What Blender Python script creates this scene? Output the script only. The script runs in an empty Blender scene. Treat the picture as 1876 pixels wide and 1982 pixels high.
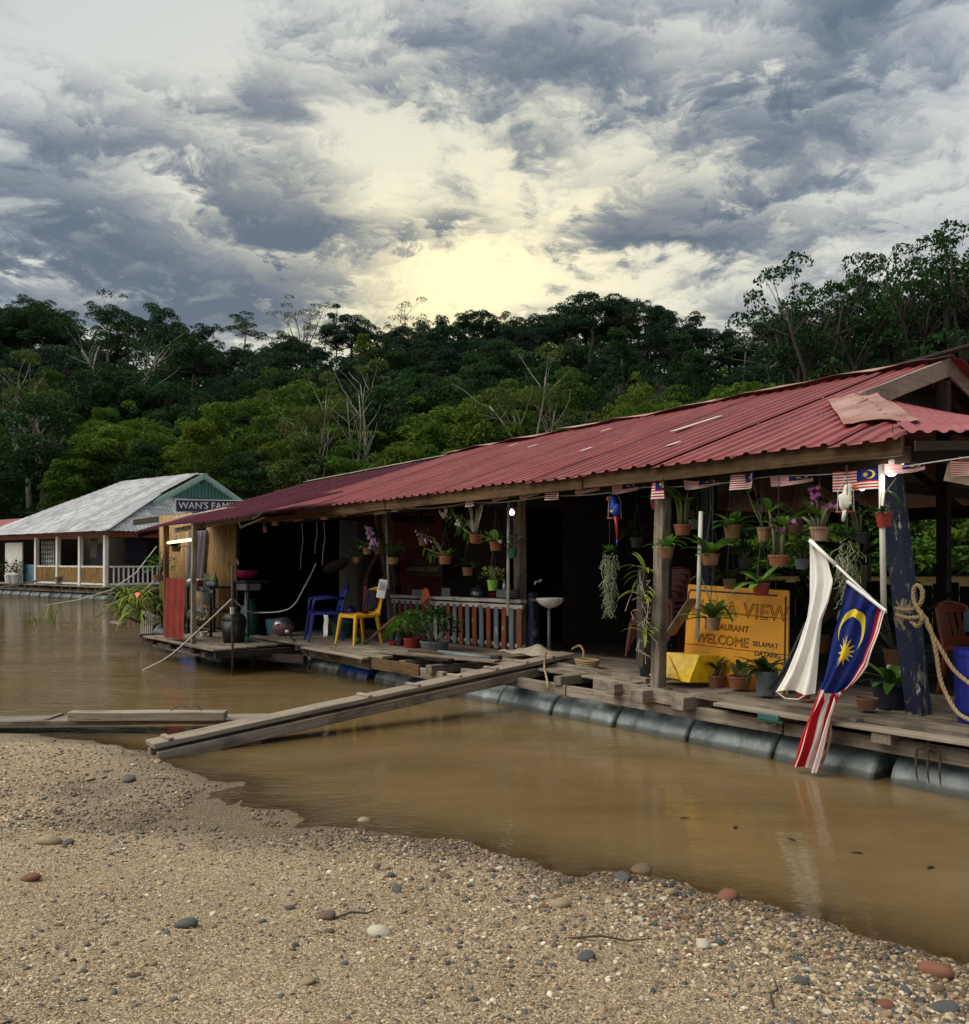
import bpy, bmesh, math, random
import numpy as np
from mathutils import Vector, Matrix, Euler

# ------------------------------------------------------------------ camera, sky, sun, exposure
scene = bpy.context.scene
COL = scene.collection
EYE = 1.68                                   # metres above the river
cam_data = bpy.data.cameras.new('camera')
cam_data.sensor_fit = 'HORIZONTAL'
cam_data.sensor_width = 36.0
cam_data.lens = 36.0 * 1735.0 / 1876.0
cam_data.shift_y = (1085.0 - 991.0) / 1876.0
cam_data.clip_start = 0.05
cam_data.clip_end = 6000
cam = bpy.data.objects.new('camera', cam_data)
cam.location = (0, 0, EYE)
cam.rotation_euler = (math.pi / 2, 0, 0)
COL.objects.link(cam)
scene.camera = cam
scene.view_settings.view_transform = 'Standard'
scene.view_settings.look = 'None'
scene.view_settings.exposure = 1.3
scene.view_settings.gamma = 1.0
scene.cycles.use_denoising = True
scene.cycles.max_bounces = 6
scene.cycles.diffuse_bounces = 3
scene.cycles.glossy_bounces = 3
scene.cycles.transmission_bounces = 4
scene.cycles.transparent_max_bounces = 8
scene.cycles.sample_clamp_indirect = 4.0
scene.cycles.caustics_reflective = False
scene.cycles.caustics_refractive = False

SUN_EL = math.radians(52.0)
SUN_AZ = math.radians(-100.0)                # veiled light from the open sky upstream
sun_data = bpy.data.lights.new('sun', 'SUN')
sun_data.energy = 1.5
sun_data.angle = math.radians(60)
sun_data.color = (1.0, 0.93, 0.80)
sun = bpy.data.objects.new('sun', sun_data)
sun_dir = Vector((math.sin(SUN_AZ) * math.cos(SUN_EL), math.cos(SUN_AZ) * math.cos(SUN_EL), math.sin(SUN_EL)))
sun.rotation_euler = sun_dir.to_track_quat('Z', 'Y').to_euler()
sun.location = (0, 30, 60)
COL.objects.link(sun)


class E:
    """A value in a node tree; arithmetic on it adds Math nodes."""
    def __init__(s, nt, sock): s.nt, s.s = nt, sock
    def op(s, kind, *others):
        n = s.nt.nodes.new('ShaderNodeMath'); n.operation = kind
        for i, o in enumerate((s,) + others):
            if isinstance(o, E): s.nt.links.new(o.s, n.inputs[i])
            else: n.inputs[i].default_value = o
        return E(s.nt, n.outputs[0])
    def __add__(s, o): return s.op('ADD', o)
    __radd__ = __add__
    def __mul__(s, o): return s.op('MULTIPLY', o)
    __rmul__ = __mul__
    def __sub__(s, o): return s.op('SUBTRACT', o)
    def __rsub__(s, o): return (s * -1.0) + o
    def __truediv__(s, o): return s.op('DIVIDE', o)
    def lt(s, o): return s.op('LESS_THAN', o)
    def gt(s, o): return s.op('GREATER_THAN', o)
    def mx(s, o): return s.op('MAXIMUM', o)
    def mn(s, o): return s.op('MINIMUM', o)
    def clamp(s): return s.mx(0.0).mn(1.0)
    def step(s, a, b):
        n = s.nt.nodes.new('ShaderNodeMapRange'); n.interpolation_type = 'SMOOTHSTEP'
        s.nt.links.new(s.s, n.inputs[0]); n.inputs[1].default_value = a; n.inputs[2].default_value = b
        return E(s.nt, n.outputs[0])


def val(nt, x):
    n = nt.nodes.new('ShaderNodeValue'); n.outputs[0].default_value = x
    return E(nt, n.outputs[0])


def xyz(nt, x, y, z):
    n = nt.nodes.new('ShaderNodeCombineXYZ')
    for i, o in enumerate((x, y, z)):
        if isinstance(o, E): nt.links.new(o.s, n.inputs[i])
        else: n.inputs[i].default_value = o
    return n.outputs[0]


def noise(nt, vec, scale, detail=4.0, rough=0.55, dist=0.0, dim='3D'):
    n = nt.nodes.new('ShaderNodeTexNoise'); n.noise_dimensions = dim
    n.inputs['Scale'].default_value = scale; n.inputs['Detail'].default_value = detail
    n.inputs['Roughness'].default_value = rough; n.inputs['Distortion'].default_value = dist
    if vec is not None: nt.links.new(vec, n.inputs['Vector'])
    return E(nt, n.outputs[0])


def mixc(nt, fac, a, b, blend='MIX'):
    n = nt.nodes.new('ShaderNodeMix'); n.data_type = 'RGBA'; n.blend_type = blend
    if isinstance(fac, E): nt.links.new(fac.s, n.inputs[0])
    else: n.inputs[0].default_value = fac
    for i, c in ((6, a), (7, b)):
        if isinstance(c, (tuple, list)): n.inputs[i].default_value = (c[0], c[1], c[2], 1)
        else: nt.links.new(c, n.inputs[i])
    return n.outputs[2]


def make_world():
    w = bpy.data.worlds.new('World'); scene.world = w; w.use_nodes = True
    nt = w.node_tree; nt.nodes.clear()
    tc = nt.nodes.new('ShaderNodeTexCoord')
    sp = nt.nodes.new('ShaderNodeSeparateXYZ'); nt.links.new(tc.outputs['Generated'], sp.inputs[0])
    x, y, z = (E(nt, sp.outputs[i]) for i in range(3))
    deg = 180 / math.pi
    az = x.op('ARCTAN2', y) * deg
    el = z.op('ARCSINE') * deg
    k = z.mx(0.0) + 0.30
    flat = xyz(nt, x / k, y / k, 0.0)
    m = nt.nodes.new('ShaderNodeMapping'); m.inputs['Rotation'].default_value = (0, 0, math.radians(32))
    m.inputs['Scale'].default_value = (1.0, 1.9, 1.0); nt.links.new(flat, m.inputs['Vector'])
    big = noise(nt, m.outputs[0], 2.6, 7, 0.64, 0.5, '2D')
    puff = noise(nt, flat, 10.5, 6, 0.66, 0.3, '2D')
    waz = az + (puff - 0.5) * 5.0 + (big - 0.5) * 9.0
    wel = el + (puff - 0.5) * 4.5 + (big - 0.5) * 4.0
    wv = xyz(nt, waz, wel, 0.0)

    def bank(c, sa, se, rot, amp):
        mp = nt.nodes.new('ShaderNodeMapping'); mp.vector_type = 'TEXTURE'
        mp.inputs['Location'].default_value = (c[0], c[1], 0); mp.inputs['Rotation'].default_value = (0, 0, math.radians(rot))
        mp.inputs['Scale'].default_value = (sa * 2.1, se * 2.1, 1)
        nt.links.new(wv, mp.inputs['Vector'])
        g = nt.nodes.new('ShaderNodeTexGradient'); g.gradient_type = 'QUADRATIC_SPHERE'; nt.links.new(mp.outputs[0], g.inputs[0])
        return E(nt, g.outputs[1]) * (amp * 1.25)
    ms = nt.nodes.new('ShaderNodeMapping'); ms.inputs['Rotation'].default_value = (0, 0, math.radians(17)); ms.inputs['Scale'].default_value = (0.045, 0.30, 1.0)
    nt.links.new(wv, ms.inputs['Vector'])
    streak = noise(nt, ms.outputs[0], 1.0, 5, 0.6, 0.3, '2D')
    dens = (big - 0.5) * 1.45 + (puff - 0.5) * 1.2 + (streak - 0.5) * 1.5 + 0.13
    banks = [
        ((-22.20, 18.58), 14, 3.4, -17, 0.66), ((-20.19, 23.92), 10, 2.0, -22, 0.36), ((-26.05, 24.25), 6, 1.6, -18, 0.3),
        ((-10.39, 19.80), 4.6, 3.2, -30, 0.52), ((-13.55, 15.65), 9, 1.5, -3, 0.44), ((-27.37, 15.04), 4, 1, -12, 0.34),
        ((11.47, 19.39), 7.5, 1.8, -4, 0.62), ((6.31, 21.14), 2.8, 1.9, -25, 0.34), ((2.38, 29.31), 9, 3.6, 0, 0.30), ((7.94, 28.60), 2.8, 2.4, 0, 0.34),
        ((17.35, 25.58), 9, 4.6, 28, 0.34), ((23.15, 27.80), 6, 3.2, 40, 0.24), ((-2.24, 20.81), 2.6, 1.1, -3, 0.55), ((3.53, 24.71), 2.4, 1.8, -20, 0.40),
        ((-5.37, 19.58), 1.6, .8, -10, 0.42), ((18.25, 21.37), 2, 1, 10, 0.40), ((-14.17, 26.32), 3.2, 2.4, 0, 0.30), ((15.53, 14.93), 4.4, 1.0, 3, 0.46),
        ((-5.86, 24.50), 6.5, 4.2, 0, -0.46), ((-1.25, 16.68), 10, 2.6, 0, -0.5), ((-19.31, 21.39), 9, 1.5, -24, -0.45), ((-24.43, 27.57), 9, 4, 0, -0.30),
        ((-26.84, 16.20), 5, .9, -12, -0.40), ((22.03, 16.80), 7, 3.2, 0, -0.36), ((6.31, 23.39), 4.5, 1.6, 15, -0.24)]
    for b in banks: dens = dens + bank(*b)
    cover = dens.step(-0.2, 0.6)
    core = dens.step(0.30, 1.0)
    gl = bank((-1.91, 17.73), 21, 11, 0, 0.95)
    gl2 = bank((-2.90, 15.60), 7, 3.8, 0, 0.9)
    # thin bright veil of cloud, warmed round the low sun
    light = mixc(nt, gl.clamp(), (0.55, 0.58, 0.575), (0.95, 0.87, 0.57))
    light = mixc(nt, gl2.clamp(), light, (1.15, 1.0, 0.56))
    sky = nt.nodes.new('ShaderNodeTexSky'); sky.sky_type = 'NISHITA'; sky.sun_disc = False
    sky.sun_elevation = SUN_EL; sky.sun_rotation = SUN_AZ
    sky.dust_density = 2.0
    blue = mixc(nt, 1.0, sky.outputs[0], (0.10, 0.10, 0.10), 'MULTIPLY')
    veil = mixc(nt, 0.88, blue, light)
    dark = mixc(nt, gl.clamp() * 0.6, (0.155, 0.20, 0.26), (0.25, 0.25, 0.225))
    c = mixc(nt, cover * 0.86, veil, dark)
    c = mixc(nt, core * 0.8, c, (0.088, 0.125, 0.18))
    bg = nt.nodes.new('ShaderNodeBackground'); bg.inputs[1].default_value = 0.48
    nt.links.new(c, bg.inputs[0])
    o = nt.nodes.new('ShaderNodeOutputWorld'); nt.links.new(bg.outputs[0], o.inputs[0])
    w.cycles.sampling_method = 'MANUAL'; w.cycles.sample_map_resolution = 512


make_world()

# ------------------------------------------------------------------ frames
# The rafts lie along the bank: raft x runs downstream towards the viewer's right, raft y away from the beach.
TH = math.atan(1368.0 / 1735.0)
PHI = TH - math.pi / 2
EX = Vector((math.sin(TH), -math.cos(TH), 0)); EY = Vector((math.cos(TH), math.sin(TH), 0))


def R(p):
    """raft coordinates -> world"""
    return EX * p[0] + EY * p[1] + Vector((0, 0, p[2]))


# ------------------------------------------------------------------ mesh helpers
rnd = random.Random(7)


class MB:
    def __init__(s): s.v, s.f, s.uv = [], [], None

    def add(s, vs, fs):
        o = len(s.v); s.v += [tuple(p) for p in vs]; s.f += [tuple(i + o for i in q) for q in fs]
        return s

    def box(s, c, size, rot=None):
        hx, hy, hz = (d / 2 for d in size)
        vs = [Vector((a * hx, b * hy, d * hz)) for d in (-1, 1) for b in (-1, 1) for a in (-1, 1)]
        if rot is not None:
            m = Euler(rot).to_matrix() if not isinstance(rot, Matrix) else rot
            vs = [m @ v for v in vs]
        c = Vector(c)
        return s.add([v + c for v in vs], [(0, 2, 3, 1), (4, 5, 7, 6), (0, 1, 5, 4), (2, 6, 7, 3), (1, 3, 7, 5), (0, 4, 6, 2)])

    def bar(s, p0, p1, w, h, up=(0, 0, 1), seg=1, jit=0.0, w1=None, h1=None):
        """timber between two points: w across, h along up"""
        p0, p1 = Vector(p0), Vector(p1); d = (p1 - p0).normalized()
        side = d.cross(Vector(up))
        if side.length < 1e-4: side = d.cross(Vector((0, 1, 0)))
        side.normalize(); u = side.cross(d)
        w1 = w1 or w; h1 = h1 or h
        o = len(s.v)
        for i in range(seg + 1):
            t = i / seg; c = p0.lerp(p1, t); a = (w + (w1 - w) * t) / 2; b = (h + (h1 - h) * t) / 2
            for sx, sz in ((-1, -1), (1, -1), (1, 1), (-1, 1)):
                q = c + side * (a * sx) + u * (b * sz)
                if jit: q = q + Vector((rnd.uniform(-jit, jit), rnd.uniform(-jit, jit), rnd.uniform(-jit, jit)))
                s.v.append(tuple(q))
        for i in range(seg):
            a = o + i * 4
            for k in range(4): s.f.append((a + k, a + (k + 1) % 4, a + 4 + (k + 1) % 4, a + 4 + k))
        s.f.append((o + 3, o + 2, o + 1, o)); e = o + seg * 4; s.f.append((e, e + 1, e + 2, e + 3))
        return s

    def tube(s, pts, r, n=8, cap=True):
        pts = [Vector(p) for p in pts]; o = len(s.v); m = len(pts)
        ref = None
        for i, p in enumerate(pts):
            d = (pts[min(i + 1, m - 1)] - pts[max(i - 1, 0)])
            if d.length < 1e-9: d = Vector((0, 0, 1))
            d.normalize()
            if ref is None:
                ref = d.orthogonal().normalized()
            else:
                ref = ref - d * ref.dot(d)
                if ref.length < 1e-6: ref = d.orthogonal()
                ref.normalize()
            b = d.cross(ref); rr = r[i] if isinstance(r, (list, tuple)) else r
            for k in range(n):
                a = 2 * math.pi * k / n
                s.v.append(tuple(p + ref * (math.cos(a) * rr) + b * (math.sin(a) * rr)))
        for i in range(m - 1):
            for k in range(n):
                s.f.append((o + i * n + k, o + i * n + (k + 1) % n, o + (i + 1) * n + (k + 1) % n, o + (i + 1) * n + k))
        if cap:
            s.f.append(tuple(o + k for k in reversed(range(n)))); s.f.append(tuple(o + (m - 1) * n + k for k in range(n)))
        return s

    def lathe(s, prof, c=(0, 0, 0), n=18, rot=None, closed=True):
        """profile of (radius, height) turned about z"""
        o = len(s.v); c = Vector(c); m = Euler(rot).to_matrix() if rot is not None else None
        for r, h in prof:
            for k in range(n):
                a = 2 * math.pi * k / n; v = Vector((math.cos(a) * r, math.sin(a) * r, h))
                if m: v = m @ v
                s.v.append(tuple(v + c))
        for i in range(len(prof) - 1):
            for k in range(n):
                s.f.append((o + i * n + k, o + i * n + (k + 1) % n, o + (i + 1) * n + (k + 1) % n, o + (i + 1) * n + k))
        if closed:
            s.f.append(tuple(o + k for k in reversed(range(n)))); e = o + (len(prof) - 1) * n
            s.f.append(tuple(e + k for k in range(n)))
        return s

    def ball(s, c, r, n=12, rot=None):
        rx, ry, rz = (r, r, r) if not isinstance(r, (tuple, list)) else r
        o = len(s.v); c = Vector(c); h = n // 2; m = Euler(rot).to_matrix() if rot is not None else None
        def put(v):
            v = Vector(v)
            if m: v = m @ v
            s.v.append(tuple(v + c))
        put((0, 0, rz))
        for i in range(1, h):
            t = math.pi * i / h
            for k in range(n):
                a = 2 * math.pi * k / n
                put((math.sin(t) * math.cos(a) * rx, math.sin(t) * math.sin(a) * ry, math.cos(t) * rz))
        put((0, 0, -rz)); e = len(s.v) - 1
        for k in range(n): s.f.append((o, o + 1 + k, o + 1 + (k + 1) % n))
        for i in range(h - 2):
            for k in range(n):
                a = o + 1 + i * n
                s.f.append((a + k, a + n + k, a + n + (k + 1) % n, a + (k + 1) % n))
        a = o + 1 + (h - 2) * n
        for k in range(n): s.f.append((a + k, e, a + (k + 1) % n))
        return s

    def leaf(s, base, d, length, width, droop=0.5, seg=4, fold=0.25):
        """a strap or blade leaf that arches over"""
        base, d = Vector(base), Vector(d).normalized()
        side = d.cross(Vector((0, 0, 1)))
        if side.length < 0.05: side = Vector((1, 0, 0))
        side.normalize(); o = len(s.v); p = base.copy(); dd = d.copy()
        for i in range(seg + 1):
            t = i / seg; ww = width * (math.sin(math.pi * min(0.97, 0.12 + 0.85 * t)) ** 0.8) / 2
            up = side.cross(dd).normalized()
            s.v += [tuple(p - side * ww + up * ww * fold), tuple(p), tuple(p + side * ww + up * ww * fold)]
            p = p + dd * (length / seg); dd = (dd + Vector((0, 0, -droop / seg))).normalized()
        for i in range(seg):
            a = o + i * 3
            s.f += [(a, a + 1, a + 4, a + 3), (a + 1, a + 2, a + 5, a + 4)]
        return s

    def grid(s, rows):
        """rows of points -> a sheet"""
        o = len(s.v); n = len(rows[0])
        for r in rows: s.v += [tuple(p) for p in r]
        for i in range(len(rows) - 1):
            for k in range(n - 1):
                s.f.append((o + i * n + k, o + i * n + k + 1, o + (i + 1) * n + k + 1, o + (i + 1) * n + k))
        return s

    def shift(s, off):
        s.v = [(a - off[0], b - off[1], c - off[2]) for a, b, c in s.v]
        return s

    def mesh(s, name, mat, smooth=False):
        me = bpy.data.meshes.new(name); me.from_pydata(s.v, [], s.f); me.update()
        if smooth: me.polygons.foreach_set('use_smooth', [True] * len(me.polygons))
        if s.uv:
            l = me.uv_layers.new(name='UVMap')
            idx = np.empty(len(me.loops), dtype=np.int32); me.loops.foreach_get('vertex_index', idx)
            l.data.foreach_set('uv', np.array(s.uv, dtype=np.float32)[idx].ravel())
        me.materials.append(mat)
        if mat.name.split('_')[0] in ('canopy', 'plant', 'petal'):
            a = me.attributes.new('leaf', 'FLOAT', 'FACE'); n = len(me.polygons)
            g = np.random.default_rng(n).random(n // 8 + 1)
            a.data.foreach_set('value', g[np.arange(n) // 8].astype(np.float32))
        return me

    def build(s, name, mat, parent=None, smooth=False, off=None, bevel=0.0, thick=0.0):
        if off is not None: s.shift(off)
        o = bpy.data.objects.new(name, s.mesh(name, mat, smooth)); COL.objects.link(o)
        if parent is not None: o.parent = parent
        if thick:
            m = o.modifiers.new('thick', 'SOLIDIFY'); m.thickness = thick; m.offset = 0
        if bevel:
            m = o.modifiers.new('bevel', 'BEVEL'); m.width = bevel; m.segments = 1; m.limit_method = 'ANGLE'
        return o


def tag(o, label=None, cat=None, group=None, kind=None):
    if label: o['label'] = label
    if cat: o['category'] = cat
    if group: o['group'] = group
    if kind: o['kind'] = kind
    return o


def thing(name, label, cat, loc, rotz=0.0, group=None, raft=True, rot=None):
    o = bpy.data.objects.new(name, None); o.empty_display_size = 0.1; COL.objects.link(o)
    if raft:
        o.location = R(loc); o.rotation_euler = (0, 0, PHI + rotz)
    else:
        o.location = loc; o.rotation_euler = (0, 0, rotz)
    if rot is not None:
        o.rotation_euler = (Matrix.Rotation(PHI if raft else 0, 3, 'Z') @ Euler(rot).to_matrix()).to_euler()
    return tag(o, label, cat, group)


def put(o, loc, rotz=0.0):
    """stand a single-mesh thing in the raft frame"""
    o.location = R(loc); o.rotation_euler = (0, 0, PHI + rotz)
    return o


def dup(o, parent=None):
    c = o.copy(); COL.objects.link(c)
    if parent is not None: c.parent = parent
    for ch in o.children: dup(ch, c)
    return c

# ------------------------------------------------------------------ materials
MATS = {}


def base(name):
    m = bpy.data.materials.new(name); m.use_nodes = True
    nt = m.node_tree; b = nt.nodes['Principled BSDF']; MATS[name] = m
    return m, nt, b


def ramp(nt, fac, stops):
    n = nt.nodes.new('ShaderNodeValToRGB'); e = n.color_ramp.elements
    while len(e) < len(stops): e.new(0.5)
    for el, (p, c) in zip(e, stops): el.position = p; el.color = (c[0], c[1], c[2], 1)
    nt.links.new(fac.s, n.inputs[0])
    return n.outputs[0]


def objvec(nt, stretch=(1, 1, 1), gen='Object', rand=True):
    tc = nt.nodes.new('ShaderNodeTexCoord'); m = nt.nodes.new('ShaderNodeMapping')
    m.inputs['Scale'].default_value = stretch
    nt.links.new(tc.outputs[gen], m.inputs['Vector'])
    if rand:                                     # every object gets its own piece of grain
        oi = nt.nodes.new('ShaderNodeObjectInfo')
        r = E(nt, oi.outputs['Random'])
        nt.links.new(xyz(nt, r * 37.0, r * 91.0, r * 53.0), m.inputs['Location'])
    return m.outputs[0]


def bump(nt, b, h, dist, strength=1.0):
    n = nt.nodes.new('ShaderNodeBump'); n.inputs['Distance'].default_value = dist; n.inputs['Strength'].default_value = strength
    nt.links.new(h.s, n.inputs['Height']); nt.links.new(n.outputs[0], b.inputs['Normal'])


def objrandom(nt):
    return E(nt, nt.nodes.new('ShaderNodeObjectInfo').outputs['Random'])


def plain(name, c1, c2=None, scale=14, rough=0.6, bumpd=0.0, stretch=(1, 1, 1), metal=0.0, spec=0.5, dirt=None, dirt_amt=0.4, dirt_scale=3.0, vary=0.0):
    m, nt, b = base(name)
    v = objvec(nt, stretch)
    n1 = noise(nt, v, scale, 6, 0.62)
    c2 = c2 or tuple(x * 0.72 for x in c1)
    col = ramp(nt, n1, [(0.32, c2), (0.68, c1)])
    if dirt:
        n2 = noise(nt, v, dirt_scale, 8, 0.7)
        col = mixc(nt, n2.step(0.50, 0.66) * dirt_amt, col, dirt)
    if vary:
        col = mixc(nt, objrandom(nt) * vary, col, tuple(x * 0.45 for x in c1))
    nt.links.new(col, b.inputs['Base Color'])
    b.inputs['Roughness'].default_value = rough; b.inputs['Metallic'].default_value = metal
    b.inputs['Specular IOR Level'].default_value = spec
    if bumpd: bump(nt, b, n1, bumpd)
    return m


def timber(name, axis, light, dark, stain=(0.03, 0.026, 0.02), rough=0.85, stain_amt=0.6):
    m, nt, b = base(name)
    st = [1.0, 1.0, 1.0]; st['xyz'.index(axis)] = 0.045
    v = objvec(nt, tuple(st))
    grain = noise(nt, v, 38, 8, 0.68, 0.6)
    v2 = objvec(nt, (1, 1, 1))
    blot = noise(nt, v2, 3.1, 6, 0.65)
    col = ramp(nt, grain, [(0.30, dark), (0.52, tuple((a + c) / 2 for a, c in zip(light, dark))), (0.72, light)])
    col = mixc(nt, blot.step(0.46, 0.66) * stain_amt, col, stain)
    crack = noise(nt, objvec(nt, tuple(0.4 * s for s in st)), 90, 3, 0.5)
    col = mixc(nt, crack.step(0.64, 0.70) * 0.7, col, (0.02, 0.017, 0.013))
    col = mixc(nt, objrandom(nt) * 0.45, col, tuple(x * 0.5 for x in dark))
    nt.links.new(col, b.inputs['Base Color'])
    b.inputs['Roughness'].default_value = rough; b.inputs['Specular IOR Level'].default_value = 0.25
    bump(nt, b, grain - crack.step(0.64, 0.70) * 0.6, 0.006)
    return m


for ax in 'xyz':
    timber('grey_timber_' + ax, ax, (0.40, 0.345, 0.27), (0.15, 0.12, 0.09))
    timber('pale_timber_' + ax, ax, (0.46, 0.40, 0.31), (0.24, 0.20, 0.15), stain_amt=0.3)
    timber('brown_timber_' + ax, ax, (0.20, 0.115, 0.05), (0.065, 0.036, 0.018))
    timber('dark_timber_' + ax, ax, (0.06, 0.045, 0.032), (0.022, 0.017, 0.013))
timber('bamboo', 'z', (0.58, 0.38, 0.16), (0.28, 0.16, 0.055), stain=(0.07, 0.035, 0.012), rough=0.55)
timber('wet_timber_x', 'x', (0.10, 0.085, 0.07), (0.035, 0.03, 0.024), rough=0.45)


def chipped(name, paint, under=(0.30, 0.25, 0.19), pale=(0.55, 0.53, 0.48), axis='z', amount=0.56):
    m, nt, b = base(name)
    st = [1.0, 1.0, 1.0]; st['xyz'.index(axis)] = 0.35
    v = objvec(nt, tuple(st))
    n1 = noise(nt, v, 5.5, 10, 0.72, 0.3); n2 = noise(nt, v, 17, 8, 0.75); n3 = noise(nt, v, 4, 4)
    col = mixc(nt, n3.step(0.35, 0.7) * 0.5, paint, tuple(x * 0.5 for x in paint))
    e = n1.step(amount, amount + 0.03)
    col = mixc(nt, e, col, under)
    col = mixc(nt, n2.step(0.60, 0.64) * 0.9, col, pale)
    nt.links.new(col, b.inputs['Base Color']); b.inputs['Roughness'].default_value = 0.7
    bump(nt, b, e * -1.0 + n2 * 0.4, 0.003)
    return m


chipped('chipped_navy', (0.009, 0.017, 0.052))
chipped('chipped_rust', (0.22, 0.052, 0.022), amount=0.60)
chipped('chipped_grey', (0.13, 0.17, 0.20), amount=0.54)
chipped('chipped_white', (0.62, 0.60, 0.54), amount=0.56, axis='x', pale=(0.10, 0.08, 0.06))
chipped('white_paint', (0.70, 0.68, 0.62), amount=0.66, pale=(0.4, 0.36, 0.3))


def roofing(name, colour, pale, dark, streak=0.4, rough=0.50, metal=0.0, rust=None, spec=0.22):
    m, nt, b = base(name)
    v = objvec(nt, (1.0, 0.12, 1.0)); v2 = objvec(nt, (1, 1, 1))
    n1 = noise(nt, v, 5, 6, 0.6); n2 = noise(nt, v2, 1.6, 8, 0.65); n3 = noise(nt, v2, 30, 6, 0.7)
    col = ramp(nt, n1, [(0.30, dark), (0.55, colour), (0.80, pale)])
    col = mixc(nt, n2.step(0.48, 0.75) * streak, col, dark)
    col = mixc(nt, n3.step(0.66, 0.72) * 0.6, col, rust or tuple(x * 0.4 for x in dark))
    oi = nt.nodes.new('ShaderNodeObjectInfo')
    col = mixc(nt, E(nt, oi.outputs['Random']) * 0.5, col, dark)
    nt.links.new(col, b.inputs['Base Color']); b.inputs['Metallic'].default_value = metal
    nt.links.new((n2 * 0.3 + (rough - 0.15)).s, b.inputs['Roughness']); b.inputs['Specular IOR Level'].default_value = spec
    bump(nt, b, n2 * 3.0 + n3 * 0.2, 0.006)
    return m


roofing('red_roofing', (0.285, 0.060, 0.058), (0.39, 0.14, 0.135), (0.17, 0.034, 0.034), spec=0.42, rough=0.45)
roofing('maroon_roofing', (0.105, 0.016, 0.030), (0.16, 0.035, 0.05), (0.055, 0.010, 0.017), spec=0.12, rough=0.6)
roofing('zinc_roofing', (0.46, 0.47, 0.49), (0.66, 0.67, 0.69), (0.15, 0.15, 0.16), streak=0.75, metal=0.1, rust=(0.16, 0.10, 0.07))
roofing('faded_roofing', (0.42, 0.26, 0.21), (0.56, 0.42, 0.36), (0.24, 0.10, 0.08), rough=0.6, streak=0.7)
roofing('red_sheet', (0.26, 0.022, 0.016), (0.34, 0.05, 0.035), (0.13, 0.012, 0.01))


def drum_mat(name, c):
    m, nt, b = base(name)
    v = objvec(nt, (1, 1, 1))
    n1 = noise(nt, v, 4, 8, 0.7); n2 = noise(nt, objvec(nt, (4, 1, 1)), 9, 6, 0.7)
    col = mixc(nt, n1.step(0.42, 0.7), c, tuple(min(1, x * 1.9 + 0.03) for x in c))
    col = mixc(nt, n2.step(0.56, 0.68) * 0.5, col, (0.30, 0.29, 0.25))
    # weed line a hand above the river
    g = nt.nodes.new('ShaderNodeNewGeometry'); s = nt.nodes.new('ShaderNodeSeparateXYZ'); nt.links.new(g.outputs['Position'], s.inputs[0])
    z = E(nt, s.outputs[2]) + (n1 - 0.5) * 0.06
    col = mixc(nt, (1.0 - z.step(0.045, 0.075)) * 0.85, col, (0.035, 0.034, 0.018))
    nt.links.new(col, b.inputs['Base Color']); b.inputs['Roughness'].default_value = 0.42
    return m


drum_mat('drum_slate', (0.105, 0.132, 0.135))
drum_mat('drum_blue', (0.015, 0.06, 0.28))
drum_mat('drum_teal', (0.03, 0.12, 0.20))
drum_mat('drum_pale', (0.22, 0.25, 0.25))

plain('plastic_blue', (0.012, 0.022, 0.24), (0.01, 0.017, 0.18), rough=0.35)
plain('plastic_yellow', (0.78, 0.42, 0.015), (0.66, 0.33, 0.01), rough=0.35, dirt=(0.3, 0.14, 0.02), dirt_amt=0.3)
plain('plastic_orange', (0.20, 0.038, 0.012), (0.15, 0.03, 0.010), rough=0.4)
plain('plastic_pink', (0.58, 0.03, 0.16), rough=0.35)
plain('plastic_lime', (0.16, 0.36, 0.03), rough=0.4)
plain('plastic_white', (0.72, 0.72, 0.70), (0.6, 0.6, 0.57), rough=0.4, dirt=(0.3, 0.27, 0.2), dirt_amt=0.3)
plain('plastic_grey', (0.12, 0.15, 0.155), rough=0.5, dirt=(0.25, 0.22, 0.17))
plain('plastic_black', (0.012, 0.013, 0.014), rough=0.4)
plain('plastic_green', (0.02, 0.13, 0.06), rough=0.4)
plain('plastic_red', (0.30, 0.022, 0.018), rough=0.45, dirt=(0.12, 0.05, 0.03))
plain('gas_teal', (0.02, 0.11, 0.10), rough=0.45, dirt=(0.08, 0.04, 0.02))
plain('pvc', (0.62, 0.61, 0.55), (0.45, 0.43, 0.37), rough=0.5, dirt=(0.2, 0.17, 0.12), stretch=(1, 1, 0.2))
plain('terracotta', (0.30, 0.10, 0.042), (0.15, 0.05, 0.024), rough=0.8, dirt=(0.36, 0.30, 0.22), dirt_amt=0.8, bumpd=0.002, vary=0.4)
plain('clay_brown', (0.24, 0.13, 0.06), (0.15, 0.075, 0.035), rough=0.8, dirt=(0.33, 0.28, 0.2))
plain('soil', (0.05, 0.032, 0.02), rough=0.95, bumpd=0.01, scale=40)
plain('rope', (0.42, 0.31, 0.18), (0.24, 0.165, 0.085), scale=60, rough=0.9, bumpd=0.004)
plain('cord_pale', (0.55, 0.53, 0.48), rough=0.8)
plain('cord_dark', (0.03, 0.028, 0.025), rough=0.6)
plain('rust_metal', (0.07, 0.04, 0.028), (0.03, 0.02, 0.016), rough=0.75, bumpd=0.003, scale=40)
plain('black_metal', (0.014, 0.014, 0.015), rough=0.45)
plain('grey_metal', (0.30, 0.31, 0.32), rough=0.35, metal=0.8)
plain('ceramic', (0.74, 0.73, 0.70), (0.66, 0.65, 0.61), rough=0.15)
plain('cloth_white', (0.80, 0.79, 0.76), (0.74, 0.73, 0.70), rough=0.85, scale=5, dirt=(0.55, 0.49, 0.40), dirt_amt=0.35)
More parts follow.
